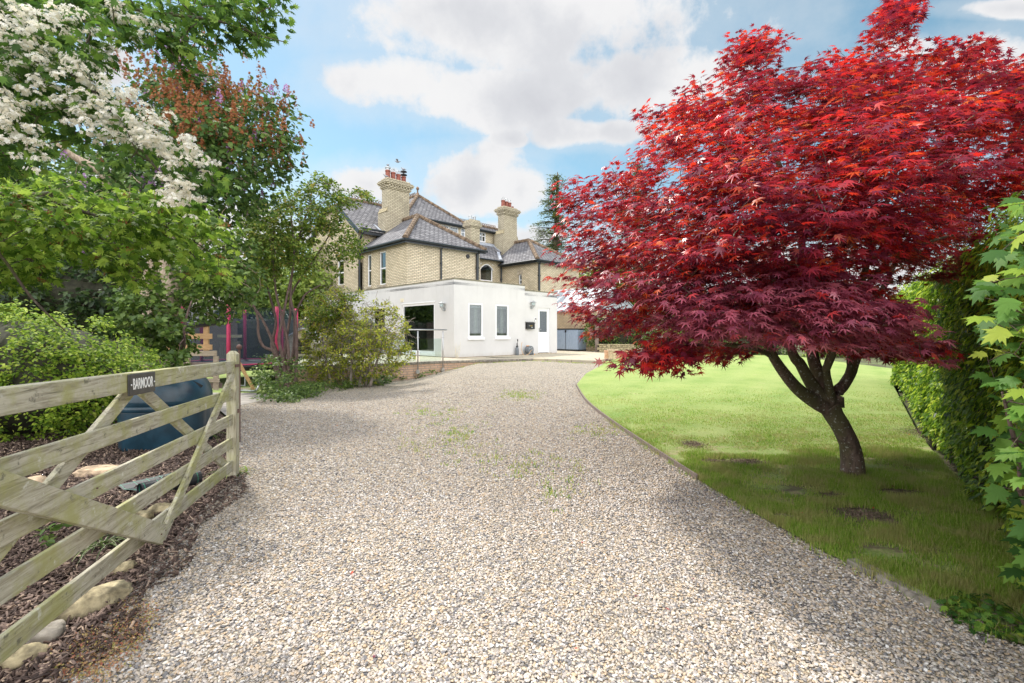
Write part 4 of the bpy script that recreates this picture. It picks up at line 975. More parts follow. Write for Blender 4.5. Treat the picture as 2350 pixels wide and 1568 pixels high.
# hose reel and pump sprayer
p = hw(onL(1206.5, 800, XL)[0], XL - .24, FZ)
hrl = thing('hose_reel', 'round grey hose reel on the terrace by the white wall', 'hose reel', p, math.atan2(HR.y, HR.x))
b = MB(WM[hrl]); r0 = .2
b.tube([(0, -.12, .235), (0, .12, .235)], r0, 28); bev(b.build('drum_case', M['greyp'], hrl), .012)
b = MB(WM[hrl]); b.box((-.17, -.16, 0), (-.11, .16, .06)); b.box((.11, -.16, 0), (.17, .16, .06)); b.bar((-.16, -.135, .02), (0, -.135, .25), .03, .06); b.bar((.16, -.135, .02), (0, -.135, .25), .03, .06); b.build('stand', M['greyp'], hrl)
b = MB(WM[hrl])
for k in range(5): a = 2 * math.pi * k / 5; b.tube([(math.cos(a) * .11, -.128, .235 + math.sin(a) * .11), (math.cos(a) * .11, -.118, .235 + math.sin(a) * .11)], .035, 8)
b.tube([(0, -.15, .235), (0, -.12, .235)], .03, 10); b.build('hub', M['galv'], hrl)
b = MB(WM[hrl]); b.box((-.19, -.03, .42), (-.03, .03, .45)); b.box((.16, -.16, .0), (.22, -.1, .05)); b.build('handle', M['orange'], hrl)
b = MB(WM[hrl]); q_, rq = smooth_path([(0, -.16, .24), (-.10, -.20, .20), (-.22, -.20, .08), (-.36, -.18, .02), (-.44, -.05, .015), (-.50, .05, .3), (-.46, .06, .55), (-.42, .06, .62)], [.012] * 8); b.tube(q_, .012, 6); b.build('hose', M['hose'], hrl)
p = hw(onL(1182, 800, XL)[0], XL - .14, FZ)
sp = thing('pump_sprayer', 'slim grey garden sprayer standing against the white wall beside the hose reel', 'sprayer', p, math.atan2(HR.y, HR.x))
b = MB(WM[sp]); b.lathe([(.075, 0), (.085, .02), (.085, .30), (.07, .35), (.045, .38)], (0, 0, 0), 16); b.build('bottle', M['greyp'], sp, True)
b = MB(WM[sp]); b.lathe([(.06, .38), (.06, .43), (.03, .45), (.022, .52), (.03, .53), (.03, .56), (.01, .57)], (0, 0, 0), 12); b.tube([(0, 0, .55), (.03, 0, .62), (.06, 0, .74)], .012, 6); b.box((.02, -.02, .66), (.05, .02, .76)); b.build('pump_head', M['black'], sp)

# ================================================================ STORAGE BOX, GLASSHOUSE, GARDEN WALL, POTS
bxp = (8.37, -4.5)
sb = thing('storage_box', 'large blue grey garden storage box with dark lid against the brick wall', 'storage box', mat=HM @ Matrix.Translation((8.37, -4.5, FZ)))
z0, z1 = FZ + .09, FZ + 1.24; L0, L1, Q0, Q1 = -4.5, -2.75, 8.37, 9.2
b = hb(); b.box((Q0 + .03, L0 + .03, z0), (Q1, L1, z1)); 
for k in range(12): y = L0 + .06 + k * .14; b.box((Q0 + .012, y, z0 + .03), (Q0 + .028, y + .12, z1 - .05))
for k in range(7): z = z0 + .05 + k * .155; b.box((Q0 + .06, L0 + .012, z), (Q1 - .04, L0 + .028, z + .135))
b.build('body', M['bluegrey'], sb)
b = hb(); b.box((Q0 - .0, L0, z1), (Q1, L1, z1 + .06)); b.build('lid', M['blackp'], sb)
b = hb(); b.box((Q0 + .015, L0 + .015, FZ), (Q1, L1, z0)); b.box((Q0 - .012, (L0 + L1) / 2 - .006, z0), (Q0 + .011, (L0 + L1) / 2 + .006, z1 - .06)); b.build('base', M['blackp'], sb)
b = hb(); b.bar((Q0 - .01, (L0 + L1) / 2 - .0, z1 - .16), (Q0 - .01, (L0 + L1) / 2, z1 - .03), .10, .03, (1, 0, 0)); b.build('latch', M['black'], sb)
gh = thing('glasshouse', 'brick walled lean to glasshouse with white sloping panel roof behind the storage box', 'glasshouse', mat=HM @ Matrix.Translation((9.25, -5.1, FZ)))
b = hb(); b.box((9.25, -5.1, .2), (9.5, -.01, 2.78)); b.box((9.5, -5.1, .2), (14.0, -4.85, 2.78)); b.build('wall', M['brick2'], gh)
b = hb(); b.slab([(9.15, -5.1, 2.86), (11.2, -5.1, 4.25), (11.2, -.02, 4.25), (9.15, -.02, 2.86)], .04); b.slab([(11.2, -5.1, 4.25), (13.9, -5.1, 2.86), (13.9, -.02, 2.86), (11.2, -.02, 4.25)], .04); b.add([(9.2, -5.05, 2.8), (13.8, -5.05, 2.8), (11.2, -5.05, 4.2)], [(0, 1, 2)])
gr_ = b.build('roof', M['polycarb'], gh)
b = hb()
for k in range(8): y = -5.0 + k * .7; b.bar((9.15, y, 2.89), (11.2, y, 4.28), .07, .05, (0, 0, 1))
b.bar((11.2, -5.1, 4.29), (11.2, -.1, 4.29), .1, .08); b.build('glazing_bars', M['upvc'], gr_)
b = hb(); b.tube([(9.12, -5.12, 2.80), (9.12, -.1, 2.80)], .05, 8); b.build('gutter', M['lead'], gh)
# dark post and low stone wall
gw = thing('stone_garden_wall', 'low rough stone wall beyond the patio under ivy', 'wall', P(1371, 812, 25.4))
b = MB(); A, B_ = P(1371, 814, 25.6), P(1450, 815, 25.2)
for r in range(4):
    n = 9
    for i in range(n):
        o = .5 * (r % 2); p = A + (B_ - A) * ((i + o + .02) / n); q_ = A + (B_ - A) * ((i + o + .97) / n); p.z = q_.z = FZ - .1 + .06 + r * .125; b.bar(p, q_, .32 + .03 * ((i * 7 + r) % 3), .115)
p = A.copy(); q_ = B_ + (B_ - A) * .05; p.z = q_.z = FZ + .42; b.bar(p, q_, .4, .05); gwo = b.build('stones', M['stone_edge'], gw)
gp_ = P(1369.5, 812, 25.9); fp = thing('fence_post', 'dark timber post at the end of the brick wall with ivy beside it', 'post', (gp_.x, gp_.y, FZ))
b = MB(); b.box((gp_.x - .09, gp_.y - .09, FZ), (gp_.x + .09, gp_.y + .09, 1.9)); bev(b.build('post', M['shed'], fp)); b = MB(); b.box((gp_.x - .11, gp_.y - .11, 1.9), (gp_.x + .11, gp_.y + .11, 1.94)); b.build('cap', M['shed'], fp)
def flower_pot(c, r, h, mat, label, lean=0.0):
    t = thing('flower_pot', label, 'plant pot', c, 0, 'terracotta pots on the patio edge')
    b = MB(WM[t] @ Matrix.Rotation(lean, 4, 'Y')); b.lathe([(r * .68, 0), (r * .72, .01), (r * .93, h * .84), (r * 1.03, h * .84), (r * 1.05, h), (r * .93, h), (r * .90, h * .88)], (0, 0, 0), 28); b.build('body', M[mat], t, False)
    b = MB(WM[t] @ Matrix.Rotation(lean, 4, 'Y')); b.lathe([(r * .1, h * .86), (r * .91, h * .86), (r * .91, h * .90), (r * .1, h * .91)], (0, 0, 0), 20); b.build('soil', M['soil'], t)
pc = P(1406.5, 823, 19.0); pc.z = FZ; flower_pot(pc, .21, .40, 'pot_w', 'tall worn pale terracotta pot, front one of the three on the patio edge')
pc = P(1430, 818, 19.6); pc.z = FZ; flower_pot(pc, .23, .31, 'pot', 'wide orange terracotta pot with thick rim right of the tall worn pot')
pc = P(1391.5, 822, 19.5); pc.z = FZ; flower_pot(pc, .12, .34, 'pot', 'narrow terracotta pot leaning at the left of the tall worn pot', .12)
# ================================================================ GATE
GE = Vector((-2.94, 4.98, 0)); gx = Vector((.807, -3.01, .070)).normalized(); gy = Vector((0, 0, 1)).cross(gx).normalized(); gz = Vector((0, 0, 1))
GM = Matrix(((gx.x, gy.x, gz.x, GE.x), (gx.y, gy.y, gz.y, GE.y), (gx.z, gy.z, gz.z, GE.z), (0, 0, 0, 1)))
M['gate_v'] = wood_mat('gate_stile_timber', (0.50, 0.47, 0.36), (0.24, 0.21, 0.14), moss=(0.34, 0.34, 0.13), moss_amt=0.6, stretch=(14, 14, 1.2))
gt = thing('field_gate', 'weathered grey green five bar timber gate standing open with a name sign on it', 'gate', mat=Matrix.Translation(GE) @ Matrix.Rotation(math.atan2(gx.y, gx.x), 4, 'Z'))
def gbox(nm, u0, u1, y0, y1, v0, v1, mat='gate'):
    b = MB(GM); b.box((u0, y0, v0), (u1, y1, v1)); return bev(b.build(nm, M[mat], gt), .005)
b = MB(GM); b.box((-.06, -.045, .0), (.055, .045, 1.27)); b.prism([(-.06, -.045, 1.27), (.055, -.045, 1.27), (.055, .045, 1.27), (-.06, .045, 1.27)], (0, 0, .001))
b.add([(-.06, -.045, 1.271), (.055, -.045, 1.271), (.055, .045, 1.271), (-.06, .045, 1.271), (-.03, -.02, 1.305), (.03, -.02, 1.305), (.03, .02, 1.305), (-.03, .02, 1.305)], [(0, 1, 5, 4), (1, 2, 6, 5), (2, 3, 7, 6), (3, 0, 4, 7), (4, 5, 6, 7)])
bev(b.build('stile', M['gate_v'], gt), .004)
gbox('stile', 3.55, 3.68, -.05, .05, -.02, 1.45, 'gate_v')
gbox('rail', .056, 3.549, -.038, .038, 1.085, 1.20)
for a, c in ((.795, .905), (.535, .645), (.295, .405), (.055, .165)): gbox('rail', .056, 3.549, -.012, .014, a, c)
def gbar(u0, v0, u1, v1, w, t, y):
    b = MB(GM); p0, p1 = Vector((u0, y, v0)), Vector((u1, y, v1)); b.bar(p0, p1, t, w, (0, 0, 1)); return bev(b.build('brace', M['gate'], gt), .004)
gbar(.09, 1.09, 1.72, .02, .085, .028, .031)
gbar(1.80, .065, 3.54, .97, .13, .034, .064)
gbar(.10, .11, 1.88, 1.08, .085, .028, -.029)
gbar(2.02, 1.08, 3.52, .28, .085, .028, -.029)
b = MB(GM); b.box((-.07, .040, 1.135), (.075, .050, 1.165)); b.box((-.07, -.05, 1.135), (-.0605, .05, 1.165)); b.build('latch_strap', M['rust'], gt)
b = MB(GM)
for u, v in ((-.0, .66), (-.0, .68)): b.ball((u, .047, v), .013, 8, 6)
for u, v in ((1.70, .10), (1.86, .09), (1.70, .06), (2.6, .62), (3.1, .35), (.02, .2)): b.ball((u, .085 if u > 1.75 else .046, v), .005, 6, 4)
b.build('bolt', M['rust'], gt)
def gate_uv(vx, vy, y=.04):
    o = GM.inverted() @ Vector((0, 0, CAMH)); d = GM.inverted().to_3x3() @ Vector(((vx - 1175) / 1085, 1, -(vy - 763) / 1085)); t = (y - o.y) / d.y; return o + d * t
s0, s1 = gate_uv(292, 875), gate_uv(352.5, 870)
u1, u0 = s0.x, s1.x; vc = 1.128; sh = .135
b = MB(GM); b.box((u0, .0385, vc - sh / 2), (u1, .052, vc + sh / 2)); sg = bev(b.build('name_sign', M['slate_sign'], gt), .008)
# seen from the drive the text runs towards -u
tm = GM @ Matrix(((-1, 0, 0, (u0 + u1) / 2), (0, 0, 1, .0525), (0, 1, 0, vc), (0, 0, 0, 1)))
t0 = text_obj('BARMOOR', 'lettering', .095, M['white'], sg, tm, .0008, sx=(u1 - u0) / .60, bold=.0014)
b = MB(GM); b.ball((u0 + .02, .053, vc), .006, 8, 6); b.ball((u1 - .02, .053, vc), .006, 8, 6); b.build('screw', M['steel'], sg)
# ball topped iron post behind the gate
bp = P(549, 800, 6.4); bq = thing('iron_post', 'thin rusty iron post with ball finial behind the gate', 'post', (bp.x, bp.y, G(bp.x, bp.y)))
b = MB(); b.tube([(bp.x, bp.y, G(bp.x, bp.y)), (bp.x, bp.y, 1.26)], .016, 8); b.build('shaft', M['rust'], bq); b = MB(); b.ball((bp.x, bp.y, 1.30), .037, 16, 10); b.build('ball_finial', M['rust'], bq, True)

# ================================================================ BED
tk = P(386, 1046, 6.35); tk.z = G(tk.x, tk.y) - .02
tn = thing('garden_tank', 'dark teal plastic tank with domed lid in the bed behind the gate', 'tank', tk, .22)
def sup(a, b_, n, e=3.2):
    o = []
    for k in range(n): q = 2 * math.pi * k / n; c, s_ = math.cos(q), math.sin(q); r = (abs(c) ** e + abs(s_) ** e) ** (-1 / e); o.append((a * r * c, b_ * r * s_))
    return o
def loft(mb, rings, cap=True):
    n = len(rings[0]); vs = [p for r in rings for p in r]; fs = []
    for i in range(len(rings) - 1):
        for k in range(n): fs.append((i * n + k, i * n + (k + 1) % n, (i + 1) * n + (k + 1) % n, (i + 1) * n + k))
    if cap: fs.append(tuple(range(n - 1, -1, -1))); fs.append(tuple(range((len(rings) - 1) * n, len(rings) * n)))
    mb.add(vs, fs)
b = MB(WM[tn]); rings = []
for z, k in ((0, .95), (.03, .97), (.50, 1.0), (.52, 1.0)):
    rings.append([(x * k * (1 - (.018 if (i // 2) % 2 else 0)), y * k * (1 - (.018 if (i // 2) % 2 else 0)), z) for i, (x, y) in enumerate(sup(.50, .42, 56))])
loft(b, rings); b.build('body', M['tank'], tn, True)
b = MB(WM[tn]); loft(b, [[(x * k, y * k, z) for x, y in sup(.525, .445, 56)] for z, k in ((.515, .985), (.52, 1.0), (.575, 1.0), (.585, .98))]); b.build('rim', M['tank'], tn, True)
b = MB(WM[tn]); loft(b, [[(x * math.cos(q) ** .55 + .02 * q, y * math.cos(q) ** .42, .58 + .42 * math.sin(q)) for x, y in sup(.50, .43, 56, 2.5)] for q in np.linspace(0, 1.5, 11)]); b.build('lid', M['tank'], tn, True)
b = MB(WM[tn]); b.bar((.36, -.20, .875), (.46, -.14, .80), .05, .03); b.build('handle', M['blackp'], tn)

def rock(name, c, sz, mat, label, cat, seed, yaw=0.0, group=None, rough=.22, flat=.3):
    bm = bmesh.new(); bmesh.ops.create_icosphere(bm, subdivisions=4, radius=1.0); s = Vector((seed * 3.7, seed * 1.3, 0))
    for v in bm.verts:
        n1 = noise.noise(v.co * 1.1 + s) * rough * 1.6 + noise.noise(v.co * 3.1 + s) * rough * .5 + noise.noise(v.co * 9 + s) * rough * .14
        d = v.co.copy(); m_ = max(abs(d.x), abs(d.y), abs(d.z)); d = d * (1 - flat) + d / m_ * flat * .85
        v.co = d * (1 + n1); v.co = Vector((v.co.x * sz[0], v.co.y * sz[1], v.co.z * sz[2]))
    bm.transform(Matrix.Translation(c) @ Matrix.Rotation(yaw, 4, 'Z')); me = bpy.data.meshes.new(name); bm.to_mesh(me); bm.free()
    o = link_mesh(name, me, mat, smooth=True, origin=c); tag(o, label, cat, group); return o
def gv(vx, vy, up=0.0): p = gp(vx, vy); p.z += up; return p
M['log_wood'] = simple('split_log_wood', (0.50, 0.37, 0.25), .9, var=.5, scale=11, bstr=.8)
grp = 'stones edging the bed under the gate'
rock('edging_stone', gv(208, 1404, .045), (.20, .085, .075), M['stone_edge'], 'long buff lichen patched stone under the gate, largest of the bed edge', 'stone', 1, 1.02, grp)
rock('edging_stone', gv(108, 1474, .03), (.075, .06, .06), M['stone_grey'], 'round grey brown stone under the bottom gate rail beside the longest stone', 'stone', 2, .6, grp)
rock('edging_stone', gv(40, 1528, .03), (.11, .06, .05), M['stone_edge'], 'flat buff stone at the foot of the gate in the lower left corner', 'stone', 3, .9, grp)
rock('edging_stone', gv(280, 1318, .03), (.075, .05, .05), M['stone_edge'], 'small buff stone just beyond the longest edging stone', 'stone', 4, .8, grp)
rock('edging_stone', gv(322, 1204, .04), (.09, .07, .075), M['stone_edge'], 'mossy angular stone in the bark behind the gate brace', 'stone', 5, .2, grp)
rock('edging_stone', gv(372, 1178, .03), (.10, .06, .06), M['stone_edge'], 'half buried stone between the gate braces beside the fabric', 'stone', 6, .5, grp)
rock('cut_log', gv(228, 1092, .05), (.22, .11, .05), M['log_wood'], 'pale split log lying flat in the bark by the tank', 'log', 8, .25, None, .18, .5)
rock('cut_log', gv(66, 1128, .05), (.16, .11, .08), M['log_wood'], 'pale chunky log end at the left edge of the bed', 'log', 9, -.2, None, .2, .6)
# roll of weed fabric
m_, g = new_mat('weed_fabric'); tcx = g.n('ShaderNodeTexCoord').outputs['Object']
brk = g.n('ShaderNodeTexBrick', {'offset': 0.0}, Vector=tcx, Color1=(0.022, 0.025, 0.032), Color2=(0.025, 0.028, 0.036), Mortar=(0.03, 0.22, 0.14), Scale=1.0, Mortar_Size=0.003, Brick_Width=0.11, Row_Height=0.11)
finish(g, prin(g, brk.outputs[0], 0.55)); M['fabric'] = m_
fp = gv(350, 1116, .0); fb = thing('weed_fabric_roll', 'partly unrolled black weed fabric with green grid lines in the bed', 'weed fabric', fp, -.55)
b = MB(WM[fb]); n = 26; pr = [(x, .03 + .04 * abs(math.sin(x * 5))) for x in np.linspace(-.14, .30, 11)] + [(.36 + .0 + math.sin(a) * .075 * (1 - a * .03), .085 - math.cos(a) * .075 * (1 - a * .03)) for a in np.linspace(0, 9, n)]
hh = [(x, z + .003) for x, z in pr]
for (x0, z0), (x1, z1) in zip(pr[:-1], pr[1:]): b.add([(x0, -.24, z0), (x1, -.24, z1), (x1, .26, z1), (x0, .26, z0)], [(0, 1, 2, 3)])
b.build('sheet', M['fabric'], fb, True)

# ================================================================ FENCE, TRAMPOLINE, SHED, HUTCH behind the gate
def bz(vx, vy, d): p = P(vx, vy, d); return p
D = 11.6
pf = thing('pallet_fence', 'rough grey pallet fence with two newer boards fixed above it', 'fence', (P(440, 880, D).x, D, G(-8, D)))
def brd(x0, y0, x1, y1, mat, dy=0.0, th=.03, d=D, nm='board', par=None):
    a = P(x0, y1, d); c = P(x1, y0, d); b = MB(); b.box((a.x, d + dy, a.z), (c.x, d + dy + th, c.z)); return b.build(nm, M[mat], par or pf)
brd(355, 805, 499, 817, 'timber_old', -.04); brd(383, 766, 488, 778, 'timber_new', -.035); brd(380, 791, 488, 802.5, 'timber_new', -.035)
brd(466.5, 735, 477, 818, 'timber_new', 0, .06, nm='upright'); brd(489, 818, 499, 895, 'timber_old', 0, .06, nm='upright'); brd(426, 818, 434, 895, 'timber_old', 0, .06, nm='upright'); brd(362, 818, 369, 895, 'timber_old', 0, .06, nm='upright')
brd(355, 832, 489, 847, 'shed', .062); brd(355, 850, 489, 866, 'shed', .062); brd(450, 869, 505, 877, 'timber_old', -.04); brd(450, 880, 505, 892, 'shed', .062)
pt = thing('black_pipe', 'length of black plastic pipe lying across the fence uprights', 'pipe', P(440, 745, D - .2))
b = MB(); q_, rr_ = smooth_path([P(372, 762, D - .1), P(430, 748, D - .1), P(512, 737, D + .1)], [.09, .095, .10]); b.tube(q_, .085, 12); b.build('tube', M['blackp'], pt, True)
b = MB(); p = P(513, 737, D + .1); b.tube([p, p + Vector((.06, .01, .006))], .10, 12); b.build('collar', M['blackp'], pt)
# trampoline
tc_ = Vector((P(545, 850, 16.3).x, 16.3, 0)); gz0 = G(tc_.x, tc_.y)
tr = thing('trampoline', 'round trampoline with pink padded poles and dark safety net on the side lawn', 'trampoline', (tc_.x, tc_.y, gz0))
RT = 1.83; zp = gz0 + .62; ztop = gz0 + 2.55
ang0 = -math.pi / 2 + R_(22.5)
for k in range(8):
    a = ang0 + k * math.pi / 4; x, y = tc_.x + RT * math.cos(a), tc_.y + RT * math.sin(a)
    b = MB(); b.tube([(x, y, zp + .02), (x + .02 * math.cos(a), y, ztop)], .058, 10); b.build('padded_pole', M['pink'], tr, True)
    b = MB(); b.tube([(x, y, gz0 - .06), (x, y, zp + .02)], .022, 8); x2, y2 = tc_.x + RT * .98 * math.cos(a + .25), tc_.y + RT * .98 * math.sin(a + .25); b.tube([(x2, y2, gz0 - .06), (x2, y2, zp)], .022, 8); b.tube([(x, y, gz0 + .03), (x2, y2, gz0 + .03)], .02, 6); b.build('leg', M['galv'], tr)
ring = [(tc_.x + RT * math.cos(a), tc_.y + RT * math.sin(a)) for a in np.linspace(0, 2 * math.pi, 49)]
b = MB()
for (x0, y0), (x1, y1) in zip(ring[:-1], ring[1:]): b.add([(tc_.x + (x0 - tc_.x) * .97, tc_.y + (y0 - tc_.y) * .97, zp + .03), (tc_.x + (x1 - tc_.x) * .97, tc_.y + (y1 - tc_.y) * .97, zp + .03), (tc_.x + (x1 - tc_.x) * .97, tc_.y + (y1 - tc_.y) * .97, ztop - .05), (tc_.x + (x0 - tc_.x) * .97, tc_.y + (y0 - tc_.y) * .97, ztop - .05)], [(0, 1, 2, 3)])
b.build('safety_net', M['net'], tr)
b = MB(); b.lathe([(.01, .02), (RT * .86, .0)], (tc_.x, tc_.y, zp - .0), 48); b.build('jump_mat', M['blackp'], tr)
b = MB(); b.lathe([(RT * .86, .02), (RT * .88, .05), (RT * 1.03, .05), (RT * 1.04, 0), (RT * 1.03, -.13), (RT * .99, -.13)], (tc_.x, tc_.y, zp), 48); b.build('edge_pad', M['blackp'], tr)
b = MB(); b.tube([(x, y, zp + .06) for x, y in ring], .03, 6, cap=False); b.build('pad_trim', M['pink'], tr)
# grey boarded shed and climbing frame leg
s0 = P(330, 860, 21.0); s1 = P(470, 860, 21.0); zg = G(-14, 21)
sh_ = thing('garden_shed', 'grey brown boarded shed with shingle roof beyond the trampoline', 'shed', ((s0.x + s1.x) / 2, 22, zg))
b = MB()
for i in range(14): z = zg + i * .16; b.box((s0.x, 21.0 + (i % 2) * .006, z), (s1.x, 23.5, z + .155))
b.build('wall', M['shed'], sh_)
b = MB(); zt = zg + 14 * .16
for i in range(7): b.slab([(s0.x - .3, 20.7 + i * .24, zt - .05 + i * .16), (s1.x + .3, 20.7 + i * .24, zt - .05 + i * .16), (s1.x + .3, 20.98 + i * .24, zt + .11 + i * .16), (s0.x - .3, 20.98 + i * .24, zt + .11 + i * .16)], .03)
b.build('roof', M['stone_grey'], sh_)
b = MB(); b.box((s1.x - 1.6, 20.96, zg + .6), (s1.x - .6, 20.99, zg + 1.5)); b.build('window', M['glass_dark'], sh_)
pg = thing('picket_panel', 'brown close boarded fence panel seen through the trampoline net', 'fence', (P(530, 800, 20).x, 20.0, G(-12, 20)))
b = MB(); xa, xb = P(503, 800, 20).x, P(551, 800, 20).x
n = 9
for i in range(n): x = xa + (xb - xa) * i / n; b.box((x, 20, G(-12, 20) - .02), (x + (xb - xa) / n * .9, 20.03, 1.5 - 20 * 20 / 1085))
b.build('pickets', M['shed'], pg)
b = MB(); z = 1.5 - 12 * 20 / 1085; b.box((xa - .05, 19.95, z), (xb + .05, 20.06, z + .12)); b.build('cap_rail', M['timber_old'], pg)
a = P(556, 846, 13.6); c = gp(582, 894); sf = thing('timber_prop', 'slanting brown timber prop standing on the side lawn', 'prop', c)
b = MB(); b.bar((c.x, c.y, c.z), (a.x - .25, a.y, a.z + .45), .09, .09); bev(b.build('beam', M['timber_new'], sf)); b = MB(); b.box((c.x - .55, c.y - .02, c.z), (c.x + .05, c.y + .1, c.z + .035)); b.build('foot_board', M['timber_old'], sf)
gpz = thing('garden_pipe', 'grey flexible pipe lying along the side lawn edge', 'pipe', gp(560, 899))
b = MB(); q_, rr_ = smooth_path([gp(545, 898) + Vector((-.4, 0, .03)), gp(560, 899) + Vector((0, 0, .03)), gp(580, 900) + Vector((0, 0, .03)), gp(590, 897) + Vector((0, 0, .04)), gp(593, 892) + Vector((0, .1, .25))], [.03] * 5); b.tube(q_, .028, 8); b.build('hose', M['galv'], gpz, True)
# timber hutch / play house on the terrace side
hx0, hx1 = P(662, 800, 19.5).x, P(728, 800, 19.5).x; hz = .1
hu = thing('timber_hutch', 'pale timber hutch with pitched roof and arched opening behind the multi stemmed tree', 'hutch', ((hx0 + hx1) / 2, 19.5, hz))
b = MB(); mid = (hx0 + hx1) / 2
zt = 1.5 - 8 * 19.5 / 1085
b.wall(lambda a_, d, z: (a_, 19.5 + d, z), hx0, hx1, hz, zt, [(mid - .32, mid + .32, zt - .75, zt - .12), (mid - .32, mid + .32, hz + .1, zt - .85)], .06)
b.prism([(hx0, 19.5, zt), (hx1, 19.5, zt), (mid, 19.5, zt + .28)], (0, .05, 0)); b.add([(hx0, 19.5, hz), (hx0, 20.7, hz), (hx0, 20.7, zt), (hx0, 19.5, zt)], [(0, 1, 2, 3)]); b.add([(hx1, 19.5, hz), (hx1, 20.7, hz), (hx1, 20.7, zt), (hx1, 19.5, zt)], [(0, 1, 2, 3)]); b.add([(hx0, 20.7, hz), (hx1, 20.7, hz), (hx1, 20.7, zt), (hx0, 20.7, zt)], [(0, 1, 2, 3)])
b.build('wall', M['timber_old'], hu)
b = MB(); b.slab([(hx0 - .12, 19.35, zt - .06), (mid, 19.35, zt + .33), (mid, 20.8, zt + .33), (hx0 - .12, 20.8, zt - .06)], .03); b.slab([(hx1 + .12, 19.35, zt - .06), (mid, 19.35, zt + .33), (mid, 20.8, zt + .33), (hx1 + .12, 20.8, zt - .06)], .03); b.build('roof', M['lead'], hu)
b = MB()
for i in range(7): x = mid - .3 + i * .1; b.tube([(x, 19.53, hz + .1), (x, 19.53, zt - .85)], .006, 4)
for i in range(8): z = hz + .15 + i * .11; b.tube([(mid - .32, 19.53, z), (mid + .32, 19.53, z)], .006, 4)
b.build('wire_mesh', M['galv'], hu)

# ================================================================ LAWN EDGING
ed = thing('timber_edging', 'thin timber board edging between the gravel and the lawn', 'edging', (*EDGE[4], G(*EDGE[4])))
b = MB(); pts = [Vector((x, y, G(x, y) + .02)) for x, y in EDGE[2:7]]; q_, _r = smooth_path(pts, [1] * len(pts), 3)
for p, r in zip(q_[:-1], q_[1:]): b.bar(p, r, .022, .075)
b.build('board', M['shed'], ed)
ks = 'grey kerb stones sunk along the lawn edge'
for i, (vx, vy, L, yaw, lab) in enumerate(((2068, 1352, .17, -.35, 'grey kerb stone on the lawn edge, nearer one of the touching pair'), (1998, 1316, .15, -.35, 'grey kerb stone on the lawn edge, farther one of the touching pair'), (2125, 1385, .11, -.3, 'smaller kerb stone half hidden by ivy at the near lawn corner'))):
    p = gv(vx, vy, -.0); rock('kerb_stone', p, (L, .045, .045), M['stone_grey'], lab, 'kerb stone', 20 + i, math.atan2(EDGE[9][1] - EDGE[10][1], EDGE[9][0] - EDGE[10][0]), ks, .12, .7)

# ================================================================ VEGETATION
M['bark_maple'] = bark_mat('maple_bark', (0.19, 0.13, 0.105), (0.075, 0.05, 0.043), (0.42, 0.43, 0.38), .8, (0.11, 0.105, 0.045))
M['bark_pale'] = bark_mat('pale_bark', (0.50, 0.40, 0.30), (0.28, 0.21, 0.15), (0.5, 0.47, 0.4), .3)
M['bark_dark'] = bark_mat('dark_bark', (0.11, 0.08, 0.06), (0.05, 0.035, 0.03), (0.25, 0.24, 0.2), .3, (0.08, 0.08, 0.03))
M['bark_stem'] = bark_mat('shrub_bark', (0.20, 0.135, 0.115), (0.085, 0.055, 0.05), (0.30, 0.26, 0.24), .3)
M['twig'] = simple('grey_twigs', (0.24, 0.205, 0.175), 0.9, var=0.35, scale=5)
M['leaf_maple'] = leaf_mat('maple_leaf', [(0, (0.11, 0.018, 0.042)), (.28, (0.25, 0.026, 0.055)), (.46, (0.54, 0.030, 0.045)), (.75, (0.76, 0.038, 0.032)), (.94, (0.80, 0.10, 0.03)), (1, (0.78, 0.24, 0.05))], .50, .34, .9, tcol=(1.0, 0.85, 0.7), patch=((0.22, 0.035, 0.08), .7), patch_scale=1.5)
M['leaf_haw'] = leaf_mat('hawthorn_leaf', [(0, (0.035, 0.085, 0.018)), (.35, (0.07, 0.15, 0.025)), (.7, (0.13, 0.25, 0.035)), (1, (0.24, 0.36, 0.06))], .42, .6, .3)
M['leaf_haw2'] = leaf_mat('hawthorn_leaf_bright', [(0, (0.06, 0.13, 0.02)), (.45, (0.17, 0.30, 0.03)), (1, (0.42, 0.56, 0.09))], .52, .6, .3)
M['leaf_lilac'] = leaf_mat('lilac_leaf', [(0, (0.04, 0.085, 0.025)), (.5, (0.08, 0.155, 0.035)), (1, (0.17, 0.26, 0.06))], .38, .6, .3)
M['leaf_stem'] = leaf_mat('shrub_tree_leaf', [(0, (0.06, 0.11, 0.018)), (.5, (0.15, 0.24, 0.035)), (.85, (0.28, 0.37, 0.06)), (1, (0.36, 0.27, 0.07))], .42, .6, .3)
M['leaf_bush'] = leaf_mat('thin_bush_leaf', [(0, (0.12, 0.19, 0.025)), (.4, (0.36, 0.42, 0.05)), (.85, (0.62, 0.62, 0.10)), (1, (0.46, 0.28, 0.09))], .42, .6, .3)
M['leaf_privet'] = leaf_mat('privet_leaf', [(0, (0.07, 0.14, 0.02)), (.4, (0.20, 0.33, 0.035)), (.8, (0.40, 0.54, 0.06)), (1, (0.56, 0.64, 0.12))], .42, .6, .25)
M['leaf_beech'] = leaf_mat('beech_leaf', [(0, (0.05, 0.11, 0.015)), (.4, (0.14, 0.27, 0.025)), (.75, (0.36, 0.52, 0.04)), (1, (0.60, 0.68, 0.08))], .55, .40, .45)
M['leaf_syc'] = leaf_mat('sycamore_leaf', [(0, (0.05, 0.13, 0.03)), (.5, (0.12, 0.26, 0.045)), (.85, (0.25, 0.41, 0.055)), (1, (0.48, 0.54, 0.08))], .42, .55, .25)
M['leaf_dark'] = leaf_mat('evergreen_leaf', [(0, (0.018, 0.04, 0.014)), (.6, (0.04, 0.08, 0.022)), (1, (0.08, 0.13, 0.03))], .25, .5)
